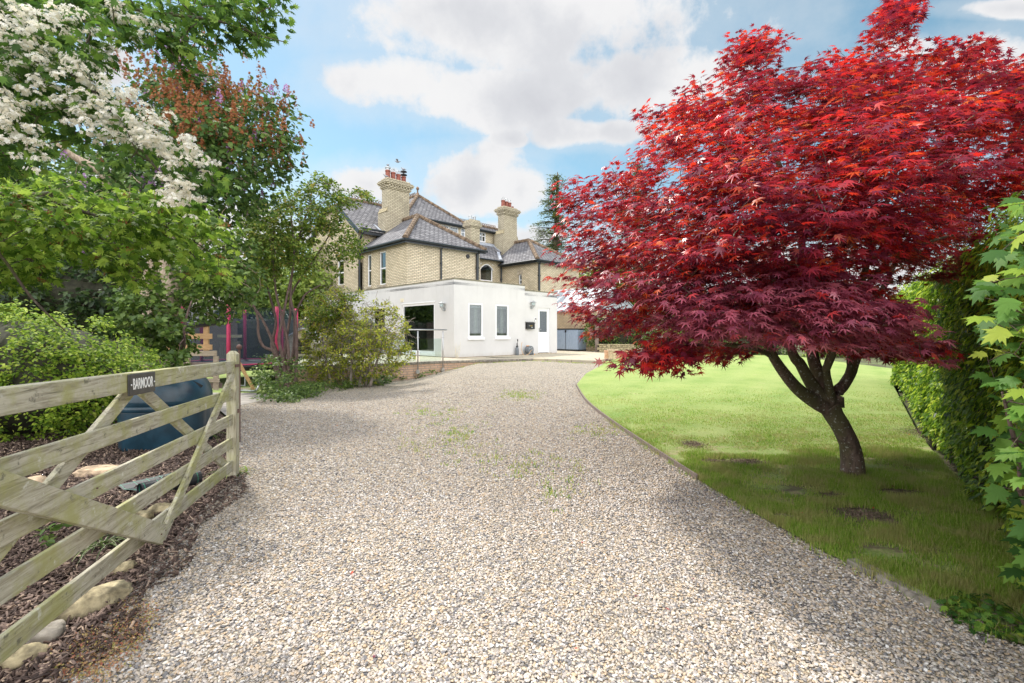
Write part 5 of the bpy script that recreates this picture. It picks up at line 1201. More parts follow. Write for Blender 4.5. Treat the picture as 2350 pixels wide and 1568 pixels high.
M['leaf_mid'] = leaf_mat('mid_green_leaf', [(0, (0.05, 0.10, 0.02)), (.5, (0.11, 0.19, 0.035)), (1, (0.22, 0.31, 0.06))], .38, .5)
M['leaf_pale'] = leaf_mat('pale_green_leaf', [(0, (0.12, 0.19, 0.03)), (.5, (0.24, 0.34, 0.06)), (1, (0.42, 0.50, 0.12))], .45, .5)
M['needle'] = leaf_mat('conifer_needle', [(0, (0.05, 0.08, 0.03)), (.5, (0.12, 0.17, 0.05)), (1, (0.26, 0.29, 0.09))], .3, .7, .2)
M['blossom'] = leaf_mat('white_blossom', [(0, (0.74, 0.68, 0.52)), (.5, (0.84, 0.81, 0.72)), (1, (0.88, 0.87, 0.83))], .5, .7, .2)
M['blossom_old'] = leaf_mat('faded_blossom', [(0, (0.20, 0.07, 0.035)), (.5, (0.31, 0.115, 0.045)), (1, (0.42, 0.20, 0.09))], .25, .8, .2)
M['lilac_flower'] = leaf_mat('lilac_flower', [(0, (0.30, 0.12, 0.34)), (.6, (0.44, 0.24, 0.50)), (1, (0.62, 0.45, 0.66))], .3, .7)
M['core'] = simple('shaded_twigs', (0.035, 0.035, 0.02), 0.95, var=0.4, scale=9)  # near-black: the shade inside dense plants is put into the colour
M['grass'] = leaf_mat('grass_blade', [(0, (0.16, 0.30, 0.035)), (.45, (0.30, 0.46, 0.06)), (.75, (0.42, 0.54, 0.11)), (.92, (0.52, 0.50, 0.18)), (1, (0.60, 0.48, 0.26))], .5, .6, .2, patch=((0.50, 0.42, 0.20), .55), patch_scale=3.2)
M['pebble'] = None
m_, g = new_mat('pebble'); rnd = g.n('ShaderNodeNewGeometry').outputs['Random Per Island']
col = g.ramp(rnd, [(0.0, (0.13, 0.13, 0.14)), (0.10, (0.24, 0.23, 0.23)), (0.25, (0.37, 0.335, 0.31)), (0.42, (0.47, 0.41, 0.355)), (0.56, (0.56, 0.47, 0.375)), (0.70, (0.50, 0.37, 0.24)), (0.80, (0.56, 0.505, 0.445)), (0.93, (0.63, 0.595, 0.56)), (1.0, (0.74, 0.72, 0.70))])
nz = g.n('ShaderNodeTexNoise', Vector=g.n('ShaderNodeTexCoord').outputs['Object'], Scale=130.0, Detail=3.0).outputs[0]
tcp = g.n('ShaderNodeTexCoord').outputs['Object']; bn_ = g.n('ShaderNodeTexNoise', Vector=g.n('ShaderNodeMapping', Vector=tcp, Scale=(1, .45, 1)).outputs[0], Scale=.9, Detail=6.0, Roughness=.65).outputs[0]
col = g.mix(g.m('MULTIPLY', g.sm(bn_, .48, .68), .38), col, (0.33, 0.28, 0.21))
finish(g, prin(g, g.mix(g.m('MULTIPLY', g.sm(nz, .5, .75), .3), col, (0.30, 0.26, 0.20)), 0.75, nz, .3, .003, spec=.3)); M['pebble'] = m_
M['chips'] = leaf_mat('bark_chip', [(0, (0.035, 0.020, 0.015)), (.5, (0.095, 0.060, 0.048)), (.85, (0.21, 0.145, 0.115)), (1, (0.45, 0.33, 0.24))], .0, .8)

def core(parent, pts, k=.78, name='shade_core'):
    """dark lumpy solid added inside a dense plant to block light between its twigs"""
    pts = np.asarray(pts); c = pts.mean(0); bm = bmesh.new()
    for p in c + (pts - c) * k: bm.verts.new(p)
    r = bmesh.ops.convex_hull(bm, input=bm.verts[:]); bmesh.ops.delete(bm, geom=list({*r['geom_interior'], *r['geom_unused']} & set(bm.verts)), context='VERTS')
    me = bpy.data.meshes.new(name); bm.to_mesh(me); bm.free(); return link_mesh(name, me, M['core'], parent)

# ---- red Japanese maple
gq0 = np.random.default_rng(55)
Z5 = lambda x, y: ((2900 + x / 2.412) * .61198, (1200 + y / 2.412) * .61198)
def z5(x, y, d): return P(*Z5(x, y), d)
mt_ = thing('maple_tree', 'spreading red leaved maple with leaning multi stemmed trunk on the lawn', 'tree', gp(1957, 1094))
b = MB()
trk = [(722, 1450, 5.05), (720, 1400, 5.05), (718, 1260, 5.05), (692, 1110, 5.03), (625, 960, 5.0), (550, 850, 5.0), (505, 770, 5.0)]
q_, r_ = smooth_path([z5(*t) for t in trk], [.135, .115, .104, .100, .095, .095, .105], 5); b.tube(q_, r_, 20, wob=.16)
limbs = []
def limb(pts, rad, par=None):
    q, r = smooth_path(pts, [x_ * 1.14 for x_ in rad], 4); (par or b).tube(q, r, 12, wob=.14); limbs.append((q, r))
limb([z5(505, 800, 5.0), z5(380, 740, 4.95), z5(225, 625, 4.85), z5(105, 490, 4.7), z5(0, 340, 4.55), P(1740, 760, 4.4), P(1640, 700, 4.3), P(1480, 640, 4.3)], [.075, .062, .055, .048, .040, .032, .024, .012])
limb([z5(490, 770, 5.0), z5(400, 660, 5.0), z5(310, 530, 4.95), z5(240, 400, 4.9), z5(170, 300, 4.85), P(1780, 700, 4.8), P(1700, 560, 4.9), P(1600, 430, 5.0)], [.085, .064, .052, .046, .040, .034, .024, .012])
limb([z5(500, 760, 5.0), z5(455, 640, 5.05), z5(395, 470, 5.1), z5(350, 300, 5.15), P(1850, 700, 5.2), P(1830, 500, 5.4), P(1760, 300, 5.5), P(1740, 160, 5.5)], [.08, .060, .052, .046, .040, .030, .018, .008])
limb([z5(520, 760, 5.0), z5(505, 620, 4.9), z5(480, 470, 4.8), z5(500, 380, 4.7), P(1960, 700, 4.6), P(2010, 540, 4.5), P(2060, 380, 4.5), P(2090, 200, 4.6)], [.06, .036, .032, .036, .030, .022, .014, .006])
limb([z5(570, 790, 5.0), z5(578, 660, 5.02), z5(640, 590, 5.05), z5(720, 450, 5.1), z5(765, 320, 5.15), P(2010, 700, 5.3), P(2100, 520, 5.6), P(2230, 360, 5.8)], [.066, .055, .046, .040, .034, .028, .018, .008])
limb([z5(640, 590, 5.05), z5(690, 430, 5.0), z5(700, 290, 4.9), P(2000, 640, 4.7), P(2120, 560, 4.5), P(2280, 520, 4.3)], [.034, .028, .024, .018, .012, .006])
limb([z5(350, 300, 5.15), P(1900, 640, 5.5), P(1960, 480, 5.8), P(2000, 300, 5.9), P(2030, 150, 5.8)], [.035, .03, .024, .014, .006])
limb([z5(0, 340, 4.55), P(1730, 800, 4.3), P(1640, 790, 4.0), P(1540, 800, 3.9), P(1440, 830, 3.9)], [.022, .018, .014, .009, .004])
mpoly = [(1282, 640), (1300, 560), (1290, 470), (1330, 420), (1470, 380), (1500, 300), (1480, 265), (1570, 240), (1590, 200), (1660, 160), (1690, 95), (1790, 85), (1760, 160), (1830, 190), (1870, 150), (1960, 120), (2020, 90), (2040, 20), (2095, 0), (2110, 30), (2060, 90), (2110, 120),
         (2230, 100), (2350, 130), (2520, 200), (2650, 420), (2560, 600), (2350, 470), (2290, 545), (2250, 640), (2080, 665), (2070, 720), (2150, 790), (2120, 830), (2000, 820), (1880, 800), (1740, 800), (1600, 850), (1560, 790), (1490, 830), (1400, 845), (1440, 790), (1370, 770), (1310, 690)]
cc = crown_points(mpoly, 4.95, 2.1, 1800, soft=260, seed=5, dmin=2.9, power=.45, shell=.5)
# branch sprays that reach out of the crown
spr = crown_points([(1400, 845), (1480, 800), (1600, 770), (1600, 848)], 3.9, .5, 22, soft=60, seed=6)
spr2 = crown_points([(1850, 760), (2150, 780), (2140, 830), (1990, 815)], 4.2, .5, 34, soft=60, seed=7)
spr3 = crown_points([(1690, 100), (1795, 85), (1760, 150), (1680, 170)], 5.0, .4, 14, soft=40, seed=8)
spr4 = crown_points([(2020, 90), (2040, 10), (2095, 0), (2060, 90)], 5.0, .3, 14, soft=40, seed=9)
tg_ = np.vstack([cc, spr, spr2, spr3, spr4])
NOTCH = [(2050, 640), (2120, 655), (2250, 630), (2420, 520), (2420, 900), (2180, 880), (2185, 800), (2120, 745), (2050, 725)]
def outside(a, pl): return a[~in_poly(a[:, 0] / a[:, 1] * 1085 + 1175, 763 - (a[:, 2] - 1.5) / a[:, 1] * 1085, pl)]
tg_ = outside(tg_, NOTCH)
# thin shoots that stand out of the outline
sh_ = []
for (x0, y0), (x1, y1) in zip(mpoly[2:26], mpoly[3:27]):
    for _ in range(max(int(math.hypot(x1 - x0, y1 - y0) / 26), 1)):
        f = gq0.random(); ex_, ey_ = x0 + (x1 - x0) * f, y0 + (y1 - y0) * f; k = 1 + gq0.uniform(.0, .06); d_ = gq0.uniform(4.3, 5.6); sh_.append(P(1850 + (ex_ - 1850) * k, 480 + (ey_ - 480) * k, d_))
sh_ = outside(np.array(sh_), [(2300, -100), (3000, -100), (3000, 900), (2300, 900)])
grow(b, limbs, np.vstack([tg_, sh_]), .0025, .02, 5, .07)
org = np.array(P(1850, 640, 5.0))
# boughs hanging towards the drive carry the largest, pinkest leaves
fr_ = crown_points([(1480, 640), (1560, 560), (1700, 590), (1850, 620), (2000, 640), (2100, 720), (2150, 790), (2120, 830), (2000, 815), (1850, 800), (1740, 790), (1600, 800), (1500, 740)], 3.6, .4, 250, soft=80, seed=15)
grow(b, limbs + [([Vector(p) for p in tg_[::6]], [.006] * len(tg_[::6]))], fr_, .0025, .008, 5, .07)
b.build('trunk', M['bark_maple'], mt_, True)
M['leaf_maple2'] = leaf_mat('maple_leaf_pink', [(0, (0.26, 0.06, 0.11)), (.4, (0.50, 0.12, 0.19)), (.75, (0.66, 0.20, 0.28)), (.88, (0.76, 0.24, 0.31)), (1, (0.80, 0.07, 0.07))], .40, .32, 1.0)
pos, nr, tp, sz = clusters(fr_, .2, 17, up=1.1, out=.3, rnd=.3, size=(.055, .085), flat=.28, droop=.35); leaf_obj('front_boughs', T_MAPLE, pos, nr, tp, sz, M['leaf_maple2'], mt_)
pos, nr, tp, sz = clusters(tg_, np.random.default_rng(1).uniform(.12, .29, len(tg_)), 29, up=1.05, out=.4, rnd=.32, size=(.045, .080), flat=.26, origin=org, droop=.35)
p2_, n2_, t2_, s2_ = clusters(sh_, .11, 9, up=.8, out=.6, rnd=.4, size=(.045, .07), flat=.7, origin=org, droop=.1)
pos, nr, tp, sz = np.vstack([pos, p2_]), np.vstack([nr, n2_]), np.vstack([tp, t2_]), np.concatenate([sz, s2_])
leaf_obj('crown', T_MAPLE, pos, nr, tp, sz, M['leaf_maple'], mt_)

# ---- generic plant builder
def plant(name, label, cat, base, cents, n, tpl, size, mat, bark=None, limbs_=None, rad=(.15, .3), kind_parts=(), group=None, up=.7, out=.5, rnd=.6, flat=.6, twigs=True, r_tip=.004, droop=.25, corek=None, tw_max=.03, more=None):
    t = thing(name, label, cat, base, group=group); c = np.asarray(cents)
    if bark:
        m__ = MB()
        for q, r in (limbs_ or []): m__.tube(q, r, 9, wob=.1)
        if twigs: grow(m__, limbs_, c if more is None else np.vstack([c, more]), r_tip, tw_max, 4, .08)
        m__.build('trunk', M[bark], t, True)
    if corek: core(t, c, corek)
    pos, nr, tp, sz = clusters(c, np.random.default_rng(len(c)).uniform(rad[0], rad[1], len(c)), n, up=up, out=out, rnd=rnd, size=size, flat=flat, droop=droop)
    leaf_obj('crown', tpl, pos, nr, tp, sz, M[mat], t); return t
sp_ = smooth_path
# ---- hawthorn overhanging from the left
hbase = Vector((-4.9, 3.4, G(-4.9, 3.4)))
L1 = sp_([hbase, hbase + Vector((.1, 0, 1.2)), P(-90, 250, 3.6), P(0, 62, 3.5), P(100, 120, 3.4)], [.16, .13, .07, .022, .016])
L2 = sp_([P(-90, 250, 3.6), P(0, 75, 3.4), P(200, 200, 3.3), P(290, 300, 3.3), P(345, 370, 3.35), P(397, 434, 3.4)], [.05, .015, .012, .010, .008, .004])
L3 = sp_([P(-60, 60, 3.6), P(150, -30, 3.5), P(312, 22, 3.6), P(494, 47, 3.6), P(594, 81, 3.65), P(655, 97, 3.7)], [.04, .018, .013, .009, .006, .003])
L4 = sp_([hbase + Vector((.1, 0, 1.2)), P(-120, 500, 4.2), P(0, 448, 4.6), P(85, 450, 4.7), P(115, 448, 4.75), P(150, 500, 4.8), P(330, 600, 4.9)], [.12, .05, .034, .03, .024, .016, .006])
L5 = sp_([hbase + Vector((0, 0, 1.0)), P(-60, 560, 3.7), P(0, 585, 4.0), P(70, 680, 4.2), P(150, 760, 4.3)], [.09, .03, .012, .01, .005])
L6 = sp_([P(85, 450, 4.7), P(240, 500, 4.8), P(380, 520, 5.0), P(500, 590, 5.1)], [.02, .014, .009, .004])
hl = [L1, L2, L3, L4, L5, L6]
H1 = crown_points([(-200, -60), (280, -60), (330, 60), (250, 190), (330, 270), (440, 320), (490, 400), (520, 460), (470, 470), (400, 400), (300, 380), (230, 320), (140, 330), (110, 410), (-200, 420)], 3.5, .55, 330, soft=90, seed=21)
H1 = H1[~in_poly(*[(H1[:, 0] / H1[:, 1] * 1085 + 1175), (763 - (H1[:, 2] - 1.5) / H1[:, 1] * 1085)], [(210, 170), (330, 60), (420, 160), (330, 270)])]
H2 = crown_points([(150, -40), (640, -40), (665, 95), (610, 120), (520, 90), (470, 140), (400, 170), (330, 125), (290, 60), (190, 60)], 3.7, .35, 100, soft=60, seed=22)
H3 = crown_points([(-200, 400), (130, 400), (400, 440), (520, 470), (545, 580), (520, 650), (450, 660), (425, 620), (350, 600), (330, 680), (270, 650), (200, 600), (100, 640), (60, 700), (-200, 740)], 4.9, .8, 290, soft=110, seed=23)
ht = plant('hawthorn_tree', 'hawthorn tree with white blossom clusters and lobed leaves overhanging from the left', 'tree', hbase, np.vstack([H1, H2]), 15, T_HAW, (.042, .072), 'leaf_haw', 'bark_dark', hl, rad=(.10, .17), up=.6, rnd=.7, droop=.5, more=H3)
pos, nr, tp, sz = clusters(H3, .2, 20, up=.8, rnd=.6, size=(.05, .088), flat=.5, droop=.4); leaf_obj('crown', T_HAW, pos, nr, tp, sz, M['leaf_haw2'], ht)
gq = np.random.default_rng(3)
def flowers(cents, n, rad, size, mat, par, nm, tpl=T_FLOWER, up=.8):
    k = len(cents); c = np.repeat(np.asarray(cents), n, 0); d = unit(gq.normal(size=(k * n, 3))); d[:, 2] = np.abs(d[:, 2]) * .8; pos = c + d * rad * gq.uniform(.5, 1, (k * n, 1))
    leaf_obj(nm, tpl, pos, d + [0, 0, up * .4] + gq.normal(size=(k * n, 3)) * .25, gq.normal(size=(k * n, 3)), gq.uniform(size[0], size[1], k * n), M[mat], par)
# blossom trusses along the boughs
def along(path, n, spread, lo=0.0):
    pts = [Vector(p) for p in path]; o = []
    for _ in range(n):
        f = gq.uniform(lo, 1) * (len(pts) - 1.001); i = int(f); o.append(np.array(pts[i].lerp(pts[i + 1], f - i)) + gq.normal(size=3) * spread + [0, -.05, .03])
    return np.array(o)
b1 = along([P(-20, 20, 3.2), P(90, 70, 3.15), P(180, 80, 3.2), P(250, 120, 3.3)], 60, .06)
b2 = along([P(-20, 90, 3.0), P(90, 130, 3.05), P(200, 210, 3.1), P(300, 280, 3.15), P(400, 340, 3.2), P(470, 410, 3.3)], 150, .075)
b3 = along([P(-20, 210, 3.0), P(60, 250, 3.0), P(30, 320, 3.0), P(100, 370, 3.0)], 55, .06)
b4 = along([P(-20, 160, 3.1), P(60, 170, 3.1), P(150, 250, 3.1), P(230, 300, 3.15), P(290, 330, 3.2)], 70, .06)
b5 = along([P(230, 20, 3.5), P(330, 70, 3.5), P(400, 90, 3.55)], 22, .06); b6 = along([P(350, 330, 3.2), P(400, 400, 3.2), P(440, 460, 3.3), P(400, 480, 3.3)], 50, .05)
flowers(np.vstack([b1, b2, b3, b4, b5, b6]), 13, .048, (.010, .017), 'blossom', ht, 'blossom')
flowers(H3[gq.random(len(H3)) < .55], 30, .07, (.007, .011), 'blossom_old', ht, 'faded_blossom')

# ---- lilac with a pale split trunk
lb = P(352, 800, 9.6); lb.z = G(lb.x, lb.y)
l1 = sp_([lb, P(352, 770, 9.5), P(385, 720, 9.5), P(402, 668, 9.5), P(385, 640, 9.5), P(378, 590, 9.6), P(420, 480, 9.9), P(480, 400, 10.3), P(540, 330, 10.6), P(560, 230, 10.8)], [.22, .20, .17, .17, .13, .11, .10, .08, .06, .02])
l2 = sp_([lb + Vector((-.1, .3, 0)), P(345, 700, 9.9), P(342, 640, 9.9), P(360, 560, 9.9), P(300, 480, 10), P(255, 440, 10), P(240, 400, 10), P(170, 360, 9.8), P(130, 330, 9.6)], [.18, .15, .13, .11, .11, .10, .09, .06, .03])
l3 = sp_([P(378, 590, 9.6), P(370, 500, 9.8), P(380, 380, 10), P(400, 260, 10.2)], [.09, .07, .05, .02]); l4 = sp_([P(480, 400, 10.3), P(560, 410, 10.5), P(620, 380, 10.8), P(660, 330, 11)], [.07, .05, .035, .015])
l5 = sp_([P(402, 668, 9.5), P(430, 610, 9.2), P(460, 560, 9), P(480, 520, 9)], [.08, .05, .03, .012])
LL0 = crown_points([(410, 590), (470, 520), (560, 540), (610, 620), (590, 690), (540, 745), (470, 735), (400, 720), (370, 640)], 9.4, .7, 150, soft=80, seed=33)
Lc = crown_points([(290, 180), (330, 135), (430, 118), (480, 140), (560, 165), (640, 205), (690, 255), (712, 330), (700, 395), (650, 440), (620, 500), (560, 530), (520, 520), (470, 560), (400, 600), (330, 560), (180, 600), (60, 560), (60, 430), (170, 360), (250, 300)], 10.5, 1.9, 620, soft=170, seed=31, power=.6, shell=.3)
lt = plant('lilac_tree', 'tall lilac tree with pale trunk, purple flowers and faded brown flower heads', 'tree', lb, Lc, 26, T_HEART, (.085, .135), 'leaf_lilac', 'bark_pale', [l1, l2, l3, l4, l5], rad=(.22, .42), r_tip=.008, droop=.4, flat=.7, more=LL0)
vx_ = Lc[:, 0] / Lc[:, 1] * 1085 + 1175; vy_ = 763 - (Lc[:, 2] - 1.5) / Lc[:, 1] * 1085
topm = (vy_ < 365 + (vx_ - 450) * .2) & (vx_ > 280)
def panicles(c, per, mat, nm, s=(.018, .028)):
    k = len(c); base = c + gq.normal(size=(k, 3)) * .22 + [0, -.12, .12]; hgt = gq.uniform(.16, .28, k)
    c2 = np.repeat(base, per, 0); h2 = gq.random(k * per); ax = np.repeat(hgt, per); rr = (1 - h2 * .85) * .06; a = gq.uniform(0, 6.28, k * per)
    pos = c2 + np.stack([np.cos(a) * rr, np.sin(a) * rr, h2 * ax], 1); leaf_obj(nm, T_FLOWER, pos, gq.normal(size=(k * per, 3)) + [0, -.3, .3], gq.normal(size=(k * per, 3)), gq.uniform(s[0], s[1], k * per), M[mat], lt)
tpc = Lc[topm]; panicles(np.repeat(tpc[gq.random(len(tpc)) < .95], 3, 0), 26, 'blossom_old', 'faded_flower_heads'); panicles(Lc[gq.random(len(Lc)) < .17], 30, 'lilac_flower', 'lilac_flowers')

Ll = LL0
pos, nr, tp, sz = clusters(Ll, .24, 22, up=.7, rnd=.6, size=(.07, .11), flat=.7, droop=.4); leaf_obj('low_bough_leaves', T_HEART, pos, nr, tp, sz, M['leaf_mid'], lt)
# ---- multi stemmed shrub tree
Zb = lambda x, y, d: P((580 + x / 3.733) * .61198, (1100 + y / 3.733) * .61198, d)
sb_ = gp(657, 893); db = sb_.y
stems = []
for pts, dd in (([(1740, 1230), (1680, 1000), (1670, 820), (1520, 740), (1450, 560), (1440, 350), (1330, 0), (1150, -500)], -.3), ([(1800, 1230), (1750, 1000), (1720, 850), (1640, 650), (1560, 470), (1440, 260), (1250, 110), (1000, 0), (700, -200)], .1),
                ([(1830, 1250), (1870, 1050), (1870, 800), (1830, 550), (1780, 300), (1700, 0), (1650, -600), (1700, -1100)], .0), ([(1850, 1300), (1900, 1050), (1940, 850), (1960, 600), (1970, 300), (2060, 100), (2130, 0), (2330, -120)], .25),
                ([(1960, 1290), (1985, 900), (1980, 500), (1960, 300), (1900, 0), (2000, -700), (2200, -1300)], .1), ([(1820, 1200), (1790, 900), (1740, 650), (1790, 350), (1860, 0), (1950, -500), (1900, -1200)], -.1),
                ([(1850, 1250), (1820, 950), (1850, 600), (1900, 300), (1920, 0), (2250, -500), (2500, -900)], .4), ([(1780, 1240), (1700, 900), (1640, 700), (1700, 400), (1600, 0), (1450, -600), (1350, -1000)], .5)):
    stems.append(sp_([sb_ + Vector((random.uniform(-.12, .12), random.uniform(-.1, .1), 0))] + [Zb(x, y, db + dd * (i + 1) / 3) for i, (x, y) in enumerate(pts)], [.075] + list(np.linspace(.06, .018, len(pts)))))
Sc = crown_points([(520, 560), (550, 460), (620, 440), (690, 420), (720, 395), (800, 430), (850, 430), (865, 465), (800, 480), (830, 520), (835, 590), (800, 620), (760, 640), (730, 560), (715, 650), (650, 640), (600, 700), (540, 720), (520, 640)], db + .2, 1.5, 520, soft=110, seed=41, power=.6)
plant('shrub_tree', 'multi stemmed small tree with thin bare stems and loose crown beside the drive', 'tree', sb_, Sc, 28, T_OVAL, (.075, .115), 'leaf_stem', 'bark_stem', stems, rad=(.12, .26), r_tip=.006, droop=.3, flat=.6)
# ---- thin clipped bush, bare twigs showing
bb = gp(800, 890); bpoly = [(698, 700), (735, 668), (790, 660), (850, 675), (900, 700), (945, 730), (955, 800), (935, 850), (880, 872), (810, 885), (735, 890), (700, 860), (690, 780)]
Bc = crown_points(bpoly, bb.y + .3, 1.2, 520, soft=110, seed=51, power=.6, shell=.3)
bl_ = [sp_([bb + Vector((x, y, 0)), bb + Vector((x * 1.4, y, .9)), bb + Vector((x * 1.9 + .1, y * 1.5, 1.9))], [.05, .035, .012]) for x, y in ((-.5, 0), (-.2, .2), (.1, -.1), (.3, .1), (.45, .2), (.62, .1))]
bt = plant('clipped_bush', 'sparse clipped bush with tangled bare twigs and yellow green leaves by the terrace', 'bush', bb, Bc, 30, T_OVAL, (.055, .090), 'leaf_bush', 'twig', bl_, rad=(.08, .16), r_tip=.008, flat=.8, tw_max=.022)
mm = MB(); r51 = random.Random(5)
for p in Bc[:]:
    for _ in range(4):
        a = Vector(p) + Vector((r51.gauss(0, .12), r51.gauss(0, .12), r51.gauss(0, .12))); v = Vector((r51.gauss(0, 1), r51.gauss(0, 1), r51.gauss(.2, 1))).normalized() * r51.uniform(.12, .3); mm.tube([a, a + v * .5 + Vector((0, 0, r51.gauss(0, .03))), a + v], [.007, .006, .004], 3, cap=False)
mm.build('bare_twigs', M['twig'], bt)
Bg = crown_points([(698, 700), (735, 668), (800, 662), (830, 690), (780, 740), (720, 790), (695, 780)], bb.y + .2, .9, 130, soft=60, seed=52)
pos, nr, tp, sz = clusters(Bg, .16, 22, size=(.06, .09), up=.8, rnd=.5); leaf_obj('crown', T_OVAL, pos, nr, tp, sz, M['leaf_stem'], bt)

# ---- privet hedge on the left
pv = crown_points([(-260, 700), (0, 712), (60, 700), (140, 725), (230, 735), (270, 765), (340, 790), (372, 850), (368, 900), (300, 940), (250, 975), (180, 1000), (100, 1020), (-260, 1060)], 6.9, .95, 900, soft=75, seed=61, power=.45, shell=.75)
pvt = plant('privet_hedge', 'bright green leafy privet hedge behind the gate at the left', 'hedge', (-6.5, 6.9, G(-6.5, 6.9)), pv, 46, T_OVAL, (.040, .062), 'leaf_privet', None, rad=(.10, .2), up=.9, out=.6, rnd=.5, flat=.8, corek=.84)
cl = crown_points([(250, 690), (330, 640), (370, 660), (420, 720), (440, 800), (420, 850), (380, 860), (330, 780), (260, 750)], 8.6, .6, 110, soft=50, seed=62)
plant('climbing_shrub', 'round leaved shrub scrambling up round the pale lilac trunk', 'shrub', gp(400, 905), cl, 24, T_HEART, (.07, .11), 'leaf_mid', 'bark_stem', [sp_([gp(405, 905), P(420, 800, 8.7), P(425, 740, 8.6), P(440, 690, 8.6)], [.045, .035, .025, .01])], rad=(.12, .24))
# ---- dark mass of trees behind on the left
def bgtree(name, label, base, poly, d, half, n, per, mat, size, rad, seed, bark='bark_dark', tpl=T_OVAL, th=.2, soft=120, **kw):
    c = crown_points(poly, d, half, n, soft=soft, seed=seed, power=.6, shell=.5); base = Vector(base); ct = c.mean(0)
    lm = [sp_([base, base.lerp(Vector(ct), .5) + Vector((.1, 0, 0)), Vector(ct)], [th, th * .7, th * .4])]
    return plant(name, label, 'tree' if 'tree' in name else ('hedge' if 'hedge' in name else 'shrub'), base, c, per, tpl, size, mat, bark, lm, rad=rad, r_tip=.01, **kw)
bgtree('evergreen_tree', 'dark evergreen tree behind the lilac and the privet hedge', (-13.2, 15, -.2), [(-150, 560), (120, 520), (260, 560), (350, 540), (400, 580), (430, 700), (390, 780), (-150, 790)], 14.5, 1.7, 420, 34, 'leaf_dark', (.12, .2), (.3, .6), 71, corek=.8)
bgtree('garden_tree', 'mid green tree filling the sky gap at the far left behind the hawthorn', (-15.5, 15.5, -.2), [(-250, 300), (-60, 230), (80, 260), (170, 330), (220, 420), (230, 520), (160, 600), (-250, 620)], 15, 2, 420, 30, 'leaf_mid', (.13, .2), (.35, .7), 72)
bgtree('garden_tree', 'pale green tree between the lilac trunk and the house far behind', (-13, 31, -.2), [(560, 620), (600, 540), (660, 520), (720, 560), (770, 600), (800, 680), (790, 760), (700, 775), (520, 770), (500, 700)], 31, 3, 260, 40, 'leaf_pale', (.22, .34), (.6, 1.2), 73)
bgtree('garden_tree', 'mid green tree behind the shed at the far left', (-22, 30, -.2), [(300, 700), (330, 600), (420, 560), (520, 590), (580, 650), (600, 760), (300, 770)], 30, 3, 260, 36, 'leaf_mid', (.22, .34), (.6, 1.2), 74)
hc = np.stack([gq.uniform(-21, -7.2, 620), 24.3 + gq.normal(size=620) * .25, -.3 + gq.uniform(0, 2.5, 620)], 1)
plant('boundary_hedge', 'dark ivy covered hedge behind the trampoline', 'hedge', (-14, 24.5, -.3), hc, 26, T_HEART, (.09, .15), 'leaf_dark', None, rad=(.2, .35), corek=.98, out=.9, up=.3)

# ---- right: beech hedge
Ah, Bh = gp(2352, 1335), gp(2062, 884); Ah.z = Bh.z = 0; dh = (Bh - Ah).normalized(); Ah = Ah - dh * 2.6; Lh = (Bh - Ah).length + 1.0; nh = Vector((-dh.y, dh.x, 0))
if nh.x > 0: nh = -nh
hg = thing('beech_hedge', 'tall clipped beech hedge running along the right side of the lawn', 'hedge', (Ah + dh * Lh * .5).to_tuple())
N = 44000; gh_ = np.random.default_rng(81); t_ = gh_.random(N) ** 1.25 * Lh; h_ = gh_.random(N); Ht = 2.55 + .0 * t_
ax = np.array(Ah)[None] + np.array(dh)[None] * t_[:, None]
zb = np.array([G(x, y) for x, y in ax[:, :2]])
bulge = np.array([noise.noise(Vector((t * .9, h * 2.6, 3.3))) * .16 + noise.noise(Vector((t * 2.7, h * 7, 1.3))) * .10 for t, h in zip(t_, h_)])
dep = gh_.random(N) ** 2 * -.32 + bulge
topz = h_ > .93; dep[topz] -= gh_.random(topz.sum()) * 1.0
pos = ax + np.array(nh)[None] * dep[:, None]; pos[:, 2] = zb + .04 + h_ * 2.45 + np.where(topz, gh_.random(N) * .12, 0)
nr = np.array(nh)[None] * .95 + np.array([0, 0, .6]) + gh_.normal(size=(N, 3)) * .33; tp = np.array(nh)[None] * .8 + np.array([0, 0, -.6]) + gh_.normal(size=(N, 3)) * .4
leaf_obj('foliage', T_OVAL, pos, nr, tp, gh_.uniform(.055, .085, N) * (1 + .25 * (t_ > 7)), M['leaf_beech'], hg)
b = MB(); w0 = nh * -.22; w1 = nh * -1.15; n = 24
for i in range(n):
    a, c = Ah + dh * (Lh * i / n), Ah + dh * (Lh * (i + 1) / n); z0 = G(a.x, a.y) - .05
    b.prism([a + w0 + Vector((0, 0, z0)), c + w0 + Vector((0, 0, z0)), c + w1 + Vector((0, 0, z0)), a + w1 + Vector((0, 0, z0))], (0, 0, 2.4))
b.build('shade_core', M['core'], hg)  # dark solid boxes added inside the hedge to block light
# ---- sycamore leaves at the right edge
sbp = Vector((3.05, 1.75, G(3, 1.75)))
s1 = sp_([sbp, sbp + Vector((.0, .1, .9)), sbp + Vector((-.15, .2, 1.6)), sbp + Vector((-.35, .3, 2.2))], [.045, .035, .022, .008]); s2 = sp_([sbp + Vector((.02, 0, .3)), P(2400, 1200, 2.3), P(2340, 1050, 2.3), P(2300, 900, 2.25)], [.03, .018, .012, .005])
spoly = [(2370, 440), (2310, 450), (2270, 540), (2290, 610), (2235, 640), (2235, 740), (2260, 800), (2250, 870), (2300, 900), (2270, 1000), (2270, 1090), (2320, 1150), (2340, 1250), (2310, 1330), (2370, 1400), (2600, 1400), (2650, 430)]
syc = crown_points(spoly, 2.4, .5, 640, soft=60, seed=91, power=.5)
st_ = thing('sycamore_sapling', 'young sycamore with large pale green lobed leaves at the right edge', 'tree', sbp)
b = MB()
for q, r in (s1, s2): b.tube(q, r, 9)
grow(b, [s1, s2], syc[::2], .0018, .007, 5, .05); b.build('trunk', M['bark_stem'], st_, True)
